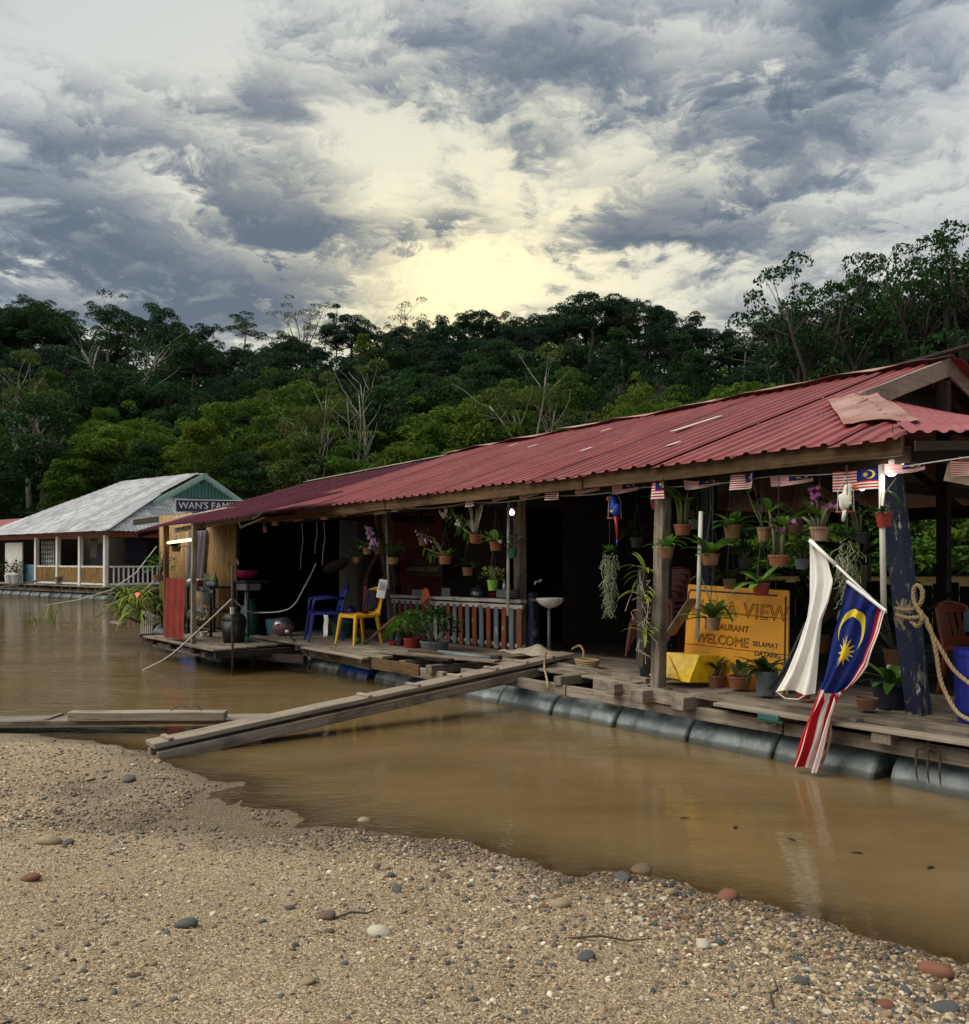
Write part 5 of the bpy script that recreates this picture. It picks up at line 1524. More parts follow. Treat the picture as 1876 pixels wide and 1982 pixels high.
def foliage(kind, s, rng, up=0.0):
    """leaves and stems of a pot plant about s across, rising from z=0"""
    lf, stm = MB(), MB(); U = rng.uniform
    if kind == 'strap':
        for i in range(16):
            a = U(0, 6.28); lf.leaf((0, 0, 0), (math.cos(a), math.sin(a), U(.5, 1.6)), s * U(.8, 1.3), s * .19, U(.7, 1.9), 5)
    elif kind == 'upright':
        for i in range(5):
            a = U(0, 6.28); tip = Vector((math.cos(a) * s * .25, math.sin(a) * s * .25, s * U(.8, 1.25))); stm.tube([(math.cos(a) * s * .1, math.sin(a) * s * .1, -.02), tip * .5, tip], [s * .035, s * .05, s * .02], 5)
            for j in range(3): b = U(0, 6.28); lf.leaf(tip * U(.6, 1), (math.cos(b), math.sin(b), U(.2, 1.2)), s * U(.45, .75), s * .2, U(.4, 1.2), 4)
    elif kind == 'bulbs':
        for i in range(7):
            a = U(0, 6.28); tip = Vector((math.cos(a) * s * .45, math.sin(a) * s * .45, s * U(.3, .7))); stm.tube([(math.cos(a) * s * .1, math.sin(a) * s * .1, -.02), tip * .6, tip], [s * .03, s * .06, s * .02], 5)
        for i in range(5): a = U(0, 6.28); lf.leaf((0, 0, s * .3), (math.cos(a), math.sin(a), U(.6, 1.6)), s * U(.6, .9), s * .22, U(.4, 1.0), 4)
    elif kind == 'bush':
        for i in range(9): a = U(0, 6.28); stm.tube([(0, 0, -.02), (math.cos(a) * s * .3, math.sin(a) * s * .3, s * U(.4, .9))], s * .02, 4)
        for i in range(70):
            a, r = U(0, 6.28), s * .6 * math.sqrt(U(0, 1)); p = (math.cos(a) * r, math.sin(a) * r, s * U(.15, .95) * (1.1 - r / s * .6)); b = U(0, 6.28)
            lf.leaf(p, (math.cos(b), math.sin(b), U(-.1, .9)), s * U(.2, .34), s * .12, .6, 2)
    elif kind == 'dense':
        for i in range(9): a = U(0, 6.28); stm.tube([(0, 0, -.02), (math.cos(a) * s * .3, math.sin(a) * s * .3, s * U(.3, .6))], s * .015, 4)
        for i in range(420):
            a, b2 = U(0, 6.28), U(-.2, 1.5); r = s * .62 * U(.6, 1.0); p = (math.cos(a) * math.cos(b2) * r, math.sin(a) * math.cos(b2) * r, s * .28 + math.sin(b2) * r * .75); b = U(0, 6.28)
            lf.leaf(p, (math.cos(b), math.sin(b), U(-.2, 1)), s * U(.10, .18), s * .06, .5, 2)
    elif kind == 'sprig':
        for i in range(14):
            a = U(0, 6.28); lf.leaf((0, 0, 0), (math.cos(a), math.sin(a), U(.15, 1.3)), s * U(.7, 1.1), s * .26, U(.5, 1.2), 4)
    elif kind == 'spiky':
        for i in range(12):
            a = U(0, 6.28); t = Vector((math.cos(a) * s * U(.1, .6), math.sin(a) * s * U(.1, .6), s * U(.6, 1.9))); stm.tube([(0, 0, -.02), t * .5 + Vector((0, 0, .02)), t], [s * .035, s * .045, s * .012], 5)
        for i in range(3): a = U(0, 6.28); lf.leaf((0, 0, 0), (math.cos(a), math.sin(a), .6), s * .7, s * .12, .8, 4)
    return lf, stm


def arch(mb_leaf, mb_stem, path, r, leaf_len, leaf_w, every, rng, hang=True):
    """an arching orchid cane with leaves in two ranks"""
    path = [Vector(p) for p in path]; mb_stem.tube(path, [r] * (len(path) - 1) + [r * .4], 5)
    n = int(sum((b - a).length for a, b in zip(path, path[1:])) / every)
    for i in range(n):
        t = (i + .6) / n * (len(path) - 1); k = min(int(t), len(path) - 2); p = path[k].lerp(path[k + 1], t - k); d = (path[k + 1] - path[k]).normalized()
        s = 1 if i % 2 else -1; side = d.cross(Vector((0, 1, 0))).normalized() * s
        mb_leaf.leaf(p, d * .5 + side * .8 + Vector((0, rng.uniform(-.4, .4), -.5 if hang else .2)), leaf_len * rng.uniform(.8, 1.15), leaf_w, .7, 4)


def pot_mesh(w, h, flare=.74, n=18):
    r = w / 2
    return MB().lathe([(r * flare, 0), (r * (flare + .2), h * .8), (r * .96, h * .84), (r, h * .84), (r, h), (r * .9, h), (r * .86, h * .8), (r * .1, h * .8)], (0, 0, 0), n)


def potted(spec, label, kind, mat='terracotta', leaf='plant_green', hang=None, extra=None, tilt=0.0, name='hanging_pot', seed=None, size=1.2, cat='pot plant', soil=True):
    x, y, z, ph, pw_ = spec; rng = random.Random(seed if seed is not None else int(abs(x * 997 + z * 131)))
    root = thing(name, label, cat, (x, y, z), rng.uniform(-.5, .5) if not extra else 0.0)
    p = pot_mesh(pw_, ph).build('pot', MATS[mat], root, smooth=False)
    if tilt: p.rotation_euler = (0, tilt, 0)
    if soil: MB().lathe([(pw_ * .42, 0), (pw_ * .3, .008), (.004, .012)], (0, 0, ph * .82), 12).build('soil', MATS['soil'], p)
    lf, stm = foliage(kind, pw_ * size * 1.45, rng) if kind else (MB(), MB())
    if lf.v: lf.v = [(a, b, c + ph * .82) for a, b, c in lf.v]
    if stm.v: stm.v = [(a, b, c + ph * .82) for a, b, c in stm.v]
    fl = MB()
    if extra: extra(lf, stm, fl, rng, ph)
    if lf.v: lf.build('leaves', MATS[leaf], root)
    if stm.v: stm.build('stems', MATS['stem_green' if kind != 'spiky' else 'root_pale'], root, smooth=True)
    if fl.v: fl.build('flowers', MATS[extra.petal], root)['kind'] = 'stuff'
    if hang:
        mb = MB(); top = Vector((0, 0, hang - z)); knot = Vector((0, 0, min(ph + .38, (hang - z) * .8)))
        for k in range(3):
            a = k * 2.09 + .5; mb.tube([(math.cos(a) * pw_ * .49, math.sin(a) * pw_ * .49, ph * .9), knot], .0022, 4)
        mb.tube([knot, top], .0025, 4); mb.build('hanger', MATS['cord_dark'], root)
    return root


def X(petal, fn):
    fn.petal = petal
    return fn


def spray(petal, clusters, r, n=5, paths=(), leaf=(.12, .03, .07), hang=True):
    """flowers at measured offsets (dx, dz) from the pot, canes along measured paths"""
    def fn(lf, stm, fl, rng, ph):
        for p in paths: arch(lf, stm, p, .007, leaf[0], leaf[1], leaf[2], rng, hang)
        for cx, cz, w, k in clusters:
            for i in range(k):
                flower(fl, (cx + rng.gauss(0, w), rng.uniform(-.05, .05), cz + rng.gauss(0, w)), r * rng.uniform(.8, 1.15), n, (rng.uniform(-.5, .5), -1, rng.uniform(-.3, .5)))
            stm.tube([(0, 0, ph * .8), (cx * .4, 0, ph + (cz - ph) * .75), (cx, 0, cz)], .0035, 4)
    fn.petal = petal
    return fn


potted((-4.952, 6.75, 1.88, 0.121, 0.163), 'tan hanging pot of thin upright orchid, left of the arching cane pot', 'sprig', 'clay_brown', hang=2.45)
potted((-4.606, 6.72, 1.85, 0.117, 0.121), 'brown hanging pot with a long orchid cane arching up to the eave', None, 'clay_brown', hang=2.45,
       extra=spray('plant_yellow', [(-.30, .72, .035, 14)], .016, 3, [[(0, 0, .1), (-.10, 0, .28), (-.18, 0, .46), (-.25, 0, .66)], [(0, 0, .1), (-.06, .03, .22), (-.12, .03, .34)]], (.15, .035, .07), False))
potted((-5.097, 6.62, 1.638, 0.107, 0.168), 'terracotta hanging pot against the white pipe left of the sign', 'sprig', 'terracotta', hang=2.45)
potted((-4.38, 6.6, 1.632, 0.095, 0.178), 'wide terracotta hanging pot with violet orchids beside the white flag', 'upright', 'terracotta', hang=2.45, size=1.35,
       extra=spray('petal_violet', [(.02, .33, .035, 12), (.16, .36, .015, 4)], .022))
potted((-4.565, 6.62, 1.379, 0.111, 0.155), 'lowest terracotta pot hanging in front of the top of the yellow sign', 'sprig', 'plastic_red', leaf='plant_green', hang=2.45, size=1.3)
potted((-4.04, 6.66, 1.84, 0.114, 0.16), 'terracotta hanging pot with magenta orchids beside the white parrot', 'bulbs', 'terracotta', hang=2.45, size=1.3,
       extra=spray('petal_violet', [(-.05, .36, .035, 14), (.06, .27, .008, 2), (.115, .28, .008, 2)], .022))
potted((-5.52, 6.75, 1.92, 0.103, 0.172), 'terracotta hanging pot with upright orchid beside the weathered front post', 'upright', 'terracotta', hang=2.45, size=1.3)
potted((-5.533, 6.52, 1.699, 0.111, 0.164), 'tan pot of strap leaves fixed to the weathered front post', 'strap', 'clay_brown', hang=2.4, size=.9)
potted((-5.071, 6.62, 1.051, 0.116, 0.144), 'brown pot hanging in front of the lettering of the yellow sign', 'sprig', 'clay_brown', hang=2.45, size=1.5,
       extra=spray('petal_white', [], .01, 5, [[(0, 0, .1), (-.04, 0, .28), (-.12, 0, .46), (-.16, 0, .56)], [(0, 0, .1), (.10, 0, .2), (.2, 0, .27)]], (.15, .05, .2)))
potted((-3.415, 6.5, 1.931, 0.112, 0.128), 'bright red pot hanging on the white pipe at the blue post', 'strap', 'plastic_red', hang=2.45, leaf='plant_dark', size=.8,
       extra=spray('petal_white', [], .01, 5, [[(0, 0, .1), (.02, -.02, .25), (.11, -.03, .36)]], (.2, .05, .25)))
potted((-8.876, 6.85, 1.9, 0.116, 0.174), 'tilted terracotta pot with bare spiky canes and a white-flowered branch', 'spiky', 'terracotta', hang=2.42, tilt=.2, size=1.25,
       extra=spray('petal_white', [(-.62, .40, .04, 14), (-.33, .26, .025, 8)], .03, 5, [[(0, 0, .1), (-.22, 0, .16), (-.36, 0, .28), (-.52, 0, .40)], [(0, 0, .1), (-.15, 0, .14), (-.28, -.02, .22)]], (.15, .05, .05)))
potted((-8.465, 6.85, 1.799, 0.113, 0.163), 'terracotta pot with a broad drooping leaf beside the lit bulb post', 'sprig', 'terracotta', hang=2.42, size=1.3)
potted((-8.525, 6.85, 1.314, 0.126, 0.139), 'lime green bucket of small-leaved plant hanging over the picket railing', 'bush', 'plastic_lime', leaf='plant_yellow', hang=2.0, size=1.1)
potted((-8.331, 7, 1.711, 0.119, 0.125), 'green plastic pot hanging right behind the thin white pipe', 'bush', 'plastic_green', leaf='plant_dark', hang=2.42)
potted((-9.586, 6.9, 1.632, 0.109, 0.177), 'terracotta pot whose pale canes reach left over the railing', 'sprig', 'terracotta', hang=2.42, size=.9,
       extra=spray('petal_pink', [(-.40, .33, .03, 8), (-.62, .42, .025, 5)], .02, 5, [[(0, 0, .08), (-.15, 0, .14), (-.32, 0, .18), (-.5, 0, .22)], [(0, 0, .08), (-.12, 0, .18), (-.26, 0, .30)], [(0, 0, .07), (-.2, .03, .1), (-.4, .03, .13)]], (.13, .035, .06)))
potted((-10.86, 6.9, 1.628, 0.096, 0.177), 'brown pot with drooping strap leaves on the thin far pipe', 'strap', 'clay_brown', leaf='plant_dark', hang=2.42, size=1.6)
potted((-11.884, 6.9, 1.641, 0.094, 0.125), 'small brown pot hanging furthest left in the restaurant', 'strap', 'clay_brown', hang=2.42, size=1.2)
potted((-11.491, 6.85, 1.772, 0.099, 0.145), 'tan pot with big pale pink orchid heads above the yellow chair', 'strap', 'clay_brown', hang=2.42, size=1.2,
       extra=spray('petal_pink', [(.05, .33, .045, 16), (.13, .15, .05, 18)], .04))
potted((-11.43, 7, 1.78, 0.107, 0.13), 'dark brown pot half hidden behind the pink orchid heads', 'upright', 'clay_brown', leaf='plant_dark', hang=2.42)
potted((-5.98, 6.9, 2.192, 0.093, 0.119), 'orange-red pot hanging high behind the weathered front post', 'sprig', 'plastic_red', hang=2.45, leaf='plant_dark')
potted((-15.449, 5.4, 1.832, 0.089, 0.169), 'small clay pot hanging under the maroon lean-to roof', 'sprig', 'clay_brown', hang=2.2, leaf='plant_dark')
potted((-15.698, 5.2, 1.322, 0.108, 0.242), 'wide clay pot of leafy plants hanging on the lean-to post', 'bush', 'clay_brown', hang=2.1)
# epiphytes tied down the weathered front post
e = thing('epiphyte', 'pale-rooted strap-leaved epiphytes tied to the weathered front post', 'plant', (-5.82, 6.58, 1.1))
lf, rt = MB(), MB(); rg = random.Random(4)
for zc in (.46, .22, -.12):
    for i in range(10): a = rg.uniform(0, 6.28); lf.leaf((rg.uniform(-.04, .02), -.03, zc + rg.uniform(-.03, .03)), (math.cos(a), math.sin(a) * .6 - .5, rg.uniform(-.1, .9)), rg.uniform(.2, .34), .034, 1.6, 5)
for i in range(14):
    p = Vector((rg.uniform(-.06, .04), -.04, rg.uniform(-.2, .5))); q = [p]
    for j in range(5): p = p + Vector((rg.uniform(-.07, .07), rg.uniform(-.03, .02), rg.uniform(-.12, .02))); q.append(p)
    rt.tube(q, .0035, 4)
lf.build('leaves', MATS['plant_yellow'], e); rt.build('roots', MATS['root_pale'], e)
MB().bar((-.06, .0, -.45), (-.05, .0, .5), .09, .06, up=(0, 1, 0), seg=5, jit=.012).build('bark_slab', MATS['bark_dark'], e)

# plants standing on the deck
DK = .452
def deck(px_spec, *a, **k): return potted(px_spec, *a, name='deck_pot', **k)
deck((-5.485, 7.2, 0.442, 0.121, 0.202), 'low clay pot of bare orchid canes in front of the yellow sign', 'bulbs', 'terracotta', leaf='plant_dark', size=.85)
deck((-5.167, 7.15, 0.472, 0.117, 0.225), 'wider clay pot of orchids beside the bare canes at the yellow sign', 'bulbs', 'terracotta', leaf='plant_dark', size=.8)
deck((-4.776, 7, 0.468, 0.219, 0.21), 'tall grey pot of spiky leaves by the white flag', 'strap', 'plastic_grey', leaf='plant_dark', size=1.1)
deck((-4.398, 7, 0.482, 0.099, 0.144), 'small red pot on the deck below the white flag', 'sprig', 'plastic_red', leaf='plant_dark', size=.5)
deck((-3.797, 6.95, 0.475, 0.092, 0.185), 'shallow clay pot on a saucer beside the large flag', None, 'clay_brown')
deck((-3.766, 7.3, 0.443, 0.233, 0.336), 'big dark wavy-rimmed pot with broad green leaves by the blue post', 'sprig', 'cloth_navy', leaf='plant_green', size=.75)
deck((-10.99, 7, 0.402, 0.12, 0.179), 'small red pot at the yellow chair end of the bushy plants', 'dense', 'plastic_red', leaf='plant_green', size=1.1)
deck((-10.519, 7, 0.424, 0.174, 0.261), 'square red planter of fine bushy leaves on the deck', 'dense', 'plastic_red', leaf='plant_green', size=1.45)
deck((-11.051, 7.2, 0.393, 0.144, 0.197), 'dark red pot between the small red pot and the red planter', 'dense', 'plastic_red', leaf='plant_green', size=1.5)
deck((-9.965, 7, 0.44, 0.154, 0.42), 'wide dark grey trough of fine bushy leaves by the railing', 'dense', 'plastic_grey', leaf='plant_dark', size=1.05)

# hanging moss
def moss(px_top, length, width, label, seed, head=None):
    rg = random.Random(seed); root = thing('hanging_moss', label, 'moss', px_top); mb = MB()
    for i in range(210):
        t = rg.uniform(0, 1) ** .8; wr_ = width * (.55 + .45 * math.sin(min(1, t * 1.3 + .25) * math.pi)) * (1 - .55 * t); a = rg.uniform(0, 6.28); r = wr_ * math.sqrt(rg.uniform(0, 1)) / 2
        p = Vector((math.cos(a) * r, math.sin(a) * r, -t * length)); q = [p]
        for j in range(5): p = p + Vector((rg.uniform(-.03, .03), rg.uniform(-.03, .03), -rg.uniform(.005, .045))); q.append(p)
        mb.tube(q, .0032, 3, False)
    mb.build('strands', MATS['moss_grey'], root)
    MB().tube([(0, 0, 0), (0, 0, 2.42 - px_top[2])], .003, 4).build('hanger', MATS['cord_dark'], root)
    if head:
        lf = MB()
        for i in range(70): a = rg.uniform(0, 6.28); lf.leaf((rg.uniform(-.03, .03), 0, .02), (math.cos(a), math.sin(a), rg.uniform(-.4, 1.2)), head * rg.uniform(.6, 1.1), .008, .5, 3)
        lf.build('tuft', MATS['plant_green' if seed == 1 else 'plant_dark'], root)
    return root


moss((-6.445, 6.72, 1.77), .55, .17, 'grey-green hanging moss with tufted top below the blue parrot', 1, .10)
moss((-3.71, 6.5, 1.852), .70, .20, 'long grey-green hanging moss in front of the large flag below the white parrot', 2, .15)

# ------------------------------------------------------------------ parrots
def parrot(loc, s, label, body, wing, belly, tail, ring, face):
    """ornamental parrot on a hoop perch; front is towards -x (or +x if face > 0)"""
    root = thing('parrot_ornament', label, 'ornament', loc, .7)
    f = face
    b = MB(); prof = [(.0, .0), (.035, .02), (.062, .07), (.072, .13), (.066, .19), (.050, .235), (.048, .26), (.052, .29), (.045, .325), (.022, .345), (.0, .35)]
    n = 16
    rows = []
    for r, z in prof: rows.append([((math.cos(2 * math.pi * k / n) * r * 1.05 + f * (.06 * (z / .35) ** 1.4 - .02)) * s, math.sin(2 * math.pi * k / n) * r * .85 * s, z * s) for k in range(n + 1)])
    b.grid(rows); b.build('body', MATS[body], root, smooth=True)
    for sd in (-1, 1):
        MB().ball((-f * .025 * s, sd * .05 * s, .13 * s), (.045 * s, .02 * s, .10 * s), 10, rot=(0, f * -.35, 0)).build('wing', MATS[wing], root, smooth=True)
        MB().ball((f * .055 * s, sd * .036 * s, .30 * s), .008 * s, 8).build('eye', MATS['plastic_black'], root)
    MB().ball((f * .02 * s, 0, .10 * s), (.055 * s, .058 * s, .035 * s), 10).build('belly_band', MATS[belly], root, smooth=True)
    MB().tube([(f * .07 * s, 0, .315 * s), (f * .105 * s, 0, .305 * s), (f * .115 * s, 0, .275 * s), (f * .10 * s, 0, .255 * s)], [.024 * s, .022 * s, .014 * s, .004 * s], 8).build('beak', MATS['beak_orange'], root, smooth=True)
    t = MB().tube([(-f * .01 * s, 0, .04 * s), (-f * .03 * s, 0, -.12 * s), (-f * .035 * s, 0, -.34 * s * tail[1])], [.03 * s, .022 * s, .012 * s], 8).build('tail', MATS[tail[0]], root, smooth=True)
    if tail[1] > .6: MB().tube([(-f * .035 * s, 0, -.34 * s * tail[1]), (-f * .036 * s, 0, -.34 * s * tail[1] - .09 * s)], [.013 * s, .010 * s], 8).build('tail_tip', MATS['feather_blue'], t, smooth=True)
    pr_ = MB().tube([(-.12 * s, 0, -.005), (.12 * s, 0, -.005)], .014 * s, 8).build('perch', MATS['plastic_orange'], root, smooth=True)
    for sd in (-1, 1): MB().tube([(sd * .10 * s, 0, 0), (sd * .09 * s, 0, .25 * s), (0, 0, .44 * s)], .005 * s, 5).build('hoop', MATS['cord_pale'], pr_)
    MB().tube([(0, 0, .44 * s), (0, 0, 2.42 - loc[2])], .003, 4).build('hanger', MATS['cord_dark'], root)
    return root


parrot((-3.734, 6.52, 2.062), .62, 'white parrot ornament with orange beak on a hanging perch', 'feather_white', 'feather_white', 'feather_white', ('feather_white', .35), True, 1)
parrot((-6.335, 6.68, 2.116), .66, 'blue yellow and red parrot ornament on a hanging hoop', 'feather_blue', 'feather_blue', 'feather_yellow', ('feather_red', 1.0), True, -1)

# ------------------------------------------------------------------ yellow signboard
A_, B_, C_, D_ = (Vector(p) for p in ((-5.998, 7.42, 1.433), (-4.817, 7.42, 1.4), (-5.968, 7.3, 0.422), (-4.756, 7.3, 0.41)))
sg = thing('signboard', 'large yellow wooden welcome signboard leaning among the pots', 'sign', tuple((C_ + D_) / 2))
off = tuple((C_ + D_) / 2); ux = (B_ - A_).normalized(); uz = (A_ - C_).normalized(); un = ux.cross(uz).normalized()
def on_sign(u, v, d=0.0):
    return A_.lerp(B_, u).lerp(C_.lerp(D_, u), v) + un * d
for v0, v1 in ((0.0, .262), (.268, .60), (.606, 1.0)):
    q = [on_sign(0, v0), on_sign(1, v0), on_sign(1, v1), on_sign(0, v1)]
    MB().add(q + [p - un * .02 for p in q], [(0, 3, 2, 1), (4, 5, 6, 7), (0, 1, 5, 4), (1, 2, 6, 5), (2, 3, 7, 6), (3, 0, 4, 7)]).build('panel', MATS['sign_yellow'], sg, off=off)
for p, q in (((.03, .055), (.90, .055)), ((.03, .055), (.012, .10)), ((.012, .10), (.012, .36)), ((.975, .06), (.975, .98))):
    MB().bar(on_sign(*p, .003), on_sign(*q, .003), .004, .016, up=uz if p[1] == q[1] else ux).build('border_line', MATS['sign_black'], sg, off=off)


def lettering(txt, u, v, size, mat, parent, frame, outline=0.0, wide=1.0, align='LEFT'):
    cu = bpy.data.curves.new('lettering', 'FONT'); cu.body = txt; cu.size = size; cu.align_x = align; cu.align_y = 'CENTER'; cu.space_character = wide
    if outline: cu.fill_mode = 'NONE'; cu.bevel_depth = outline; cu.bevel_resolution = 0
    else: cu.extrude = .0015
    cu.resolution_u = 3
    cu.materials.append(MATS[mat]); tmp = bpy.data.objects.new('lettering', cu); me = bpy.data.meshes.new_from_object(tmp); bpy.data.objects.remove(tmp)
    if not me.materials: me.materials.append(MATS[mat])
    o = bpy.data.objects.new('lettering', me); COL.objects.link(o); o.parent = parent
    at, x, z, n, of = frame; z = n.cross(x).normalized(); n = x.cross(z)
    m = Matrix((x, z, n)).transposed().to_4x4(); m.translation = at(u, v, .004) - Vector(of); o.matrix_local = m
    return o


FRM = (on_sign, ux, uz, un, off)
lettering('LUNA VIEW', .055, .225, .205, 'sign_print', sg, FRM, .0031, 1.05)
lettering('RESTAURANT', .20, .40, .085, 'sign_print', sg, FRM, .0022, 1.0)
lettering('WELCOME', .12, .53, .13, 'sign_print', sg, FRM, .0028, 1.0)
lettering('SELAMAT', .68, .53, .068, 'sign_black', sg, FRM, 0, 1.0)
lettering('DATANG', .70, .62, .068, 'sign_black', sg, FRM, 0, 1.0)
# bright yellow wedge-shaped box and grey board beside it
P = [Vector(p) for p in ((-5.978, 7, 0.759), (-5.521, 7, 0.766), (-5.525, 6.85, 0.513), (-5.99, 6.85, 0.515))]
yb = thing('yellow_box', 'bright yellow folded panel propped against the weathered front post', 'box', tuple(P[3]))
bk = [p + Vector((.03, .28, -.02)) for p in P]
MB().add(P + bk, [(0, 3, 2, 1), (4, 5, 6, 7), (0, 1, 5, 4), (1, 2, 6, 5), (2, 3, 7, 6), (3, 0, 4, 7)]).build('panel', MATS['box_yellow'], yb, off=tuple(P[3]))
nn = (P[1] - P[0]).cross(P[3] - P[0]).normalized(); nn = nn if nn.y < 0 else -nn
q0, q1, q2 = P[0].lerp(P[1], .22).lerp(P[3].lerp(P[2], .22), .12), P[3].lerp(P[2], .80), P[3]
q0 = q0 + nn * .012; q1 = q1 + nn * .05; q2 = q2 + nn * .05
MB().add([q0, q1, q2, q0 - nn * .02, q1 - nn * .055, q2 - nn * .055], [(0, 1, 2), (3, 5, 4), (0, 3, 4, 1), (1, 4, 5, 2), (2, 5, 3, 0)]).build('folded_flap', MATS['box_yellow'], yb, off=tuple(P[3]))
g0 = (-5.817, 7.1, 1.112)
gb = put(MB().bar((-.16, 0, -.19), (.14, 0, .19), .16, .02, up=(1, 0, 0)).build('loose_board', MATS['grey_timber_z'], bevel=.004), g0); tag(gb, 'short grey board tilted against the edge of the yellow sign', 'board')
bn = put(MB().lathe([(.085, 0), (.11, .42), (.118, .43), (.118, .45), (.10, .45), (.07, .05)], (0, 0, 0), 16).build('waste_bin', MATS['plastic_black'], smooth=False), (-6.319, 7.17, 0.45)); tag(bn, 'dark upright waste bin behind the weathered front post', 'bin')

# ------------------------------------------------------------------ plastic chairs
def chair(name, loc, rotz, mat, label, arms=False, group=None, parts=True):
    t = thing(name, label, 'chair', loc, rotz, group); m = MATS[mat]; W, Dp, SH, BH = .44, .42, .43, .84
    rows = [[(x, y, SH + .03 * (abs(x) / (W / 2)) ** 2 - .012 * (1 - abs(y) / .25)) for x in np.linspace(-W / 2, W / 2, 9)] for y in np.linspace(-Dp / 2, Dp / 2, 7)]
    MB().grid(rows).build('seat', m, t, smooth=True, thick=.014)
    MB().bar((-W / 2, -Dp / 2, SH - .005), (W / 2, -Dp / 2, SH - .005), .02, .045).bar((-W / 2, -Dp / 2, SH), (-W / 2, Dp / 2, SH), .02, .045).bar((W / 2, -Dp / 2, SH), (W / 2, Dp / 2, SH), .02, .045).build('apron', m, t, bevel=.005)
    for sx in (-1, 1):
        for sy in (-1, 1):
            top = Vector((sx * W * .46, sy * Dp * .46, SH)); bot = Vector((sx * W * .56, sy * Dp * .62, 0))
            MB().bar(bot, top, .034, .03, up=(0, 1, 0), w1=.062, h1=.05).build('leg', m, t, bevel=.006)
    # back: rim and upright bars between slots
    b = MB()
    def bp(u, v): return Vector((u * W * (.50 - .06 * v * v), Dp / 2 + .02 + .10 * v + .05 * (1 - u * u) * 1.0, SH + (BH - SH) * v))
    rim = [bp(-.95, v) for v in np.linspace(0, .88, 6)] + [bp(u, .88 + .12 * (1 - u * u)) for u in np.linspace(-.9, .9, 9)] + [bp(.95, v) for v in np.linspace(.88, 0, 6)]
    b.tube(rim, .02, 7)
    for u in (-.55, -.18, .18, .55): b.bar(bp(u, .05), bp(u, .95), .05, .012, up=(0, 1, 0), seg=4)
    b.bar(bp(-.9, .12), bp(.9, .12), .012, .09, seg=4); b.bar(bp(-.85, .86), bp(.85, .86), .012, .08, seg=4)
    b.build('backrest', m, t, bevel=.003)
    if arms:
        for sx in (-1, 1):
            MB().tube([bp(sx * .95, .55) , (sx * W * .58, .05, SH + .24), (sx * W * .58, -Dp * .42, SH + .21), (sx * W * .54, -Dp * .5, SH + .02)], [.02, .026, .026, .022], 7).build('armrest', m, t, smooth=True)
        MB().grid([[bp(u, v) for u in np.linspace(-.9, .9, 7)] for v in (.1, .5, .95)]).build('back_panel', m, t, thick=.01)
    return t


CH = Vector((-11.538, 6.694, 0.447))
chair('plastic_chair', (CH.x - .02, CH.y + .05, .447), .08, 'plastic_yellow', 'yellow plastic chair with dark cloth over its back on the deck').scale = (.95, .95, .98)
cl = thing('cloth', 'dark blue and maroon cloth draped over the yellow chair back', 'cloth', (CH.x - .06, CH.y + .30, 1.14), .08)
MB().grid([[(u * .13 + .02 * math.sin(j), .04 * math.sin(u * 6 + j * .7) - .03 * j / 5 - .02, -j * .075 + (.1 if j == 0 else .16)) for u in np.linspace(-1, 1, 11)] for j in range(6)]).build('navy_side', MATS['cloth_navy'], cl, smooth=True, thick=.008)
MB().grid([[(u * .05 - .10, .02 * math.sin(u * 6 + j) - .05, -j * .085 + .16) for u in np.linspace(-1, 1, 7)] for j in range(6)]).build('maroon_side', MATS['cloth_maroon'], cl, smooth=True, thick=.008)
CB = Vector((-12.444, 6.509, 0.447))
chair('plastic_armchair', (CB.x + .06, CB.y + .1, .447), -.35, 'plastic_blue', 'blue plastic armchair beside the yellow chair', True)
ST = Vector((-7.454, 8.085, 0.447))
for i in range(5):
    chair('plastic_chair', (ST.x - .25 + .02 * i, ST.y + .75 + .03 * i, .447 + .075 * i), .2, 'plastic_orange', ('lowest', 'second', 'middle', 'fourth', 'topmost')[i] + ' orange plastic chair of the dark stack inside the restaurant', False, 'stacked orange chairs')
for p, rz, lb in (((-3.6, 8.6, .447), 1.3, 'orange plastic chair behind the large flag'),):
    chair('plastic_chair', p, rz, 'plastic_orange', lb)

# ------------------------------------------------------------------ dining table, people at it
tb = thing('table', 'long dining table with blue cloth inside the near end of the restaurant', 'table', (-2.9, 9.3, .447))
MB().box((0, 0, .72), (1.9, .85, .04)).build('table_top', MATS['grey_timber_x'], tb, bevel=.005)
MB().box((0, 0, .745), (1.94, .89, .008)).box((0, -.445, .65), (1.94, .008, .18)).build('table_cloth', MATS['skyblue_paint'], tb)
for sx in (-1, 1):
    for sy in (-1, 1): MB().box((sx * .85, sy * .36, .35), (.07, .07, .7)).build('leg', MATS['grey_timber_z'], tb)
for i, (dx, dy) in enumerate(((-.3, -.2), (.1, .1), (.42, -.15))):
    o = put(MB().lathe([(.028, 0), (.034, .11), (.031, .11), (.026, .008)], (0, 0, 0), 12).build('drinking_glass', MATS['clear_plastic'], smooth=True), (-2.9 + dx, 9.3 + dy, 1.197)); tag(o, 'clear drinking glass on the blue table, ' + ('behind the post', 'in the middle', 'at the picture edge')[i], 'glass')


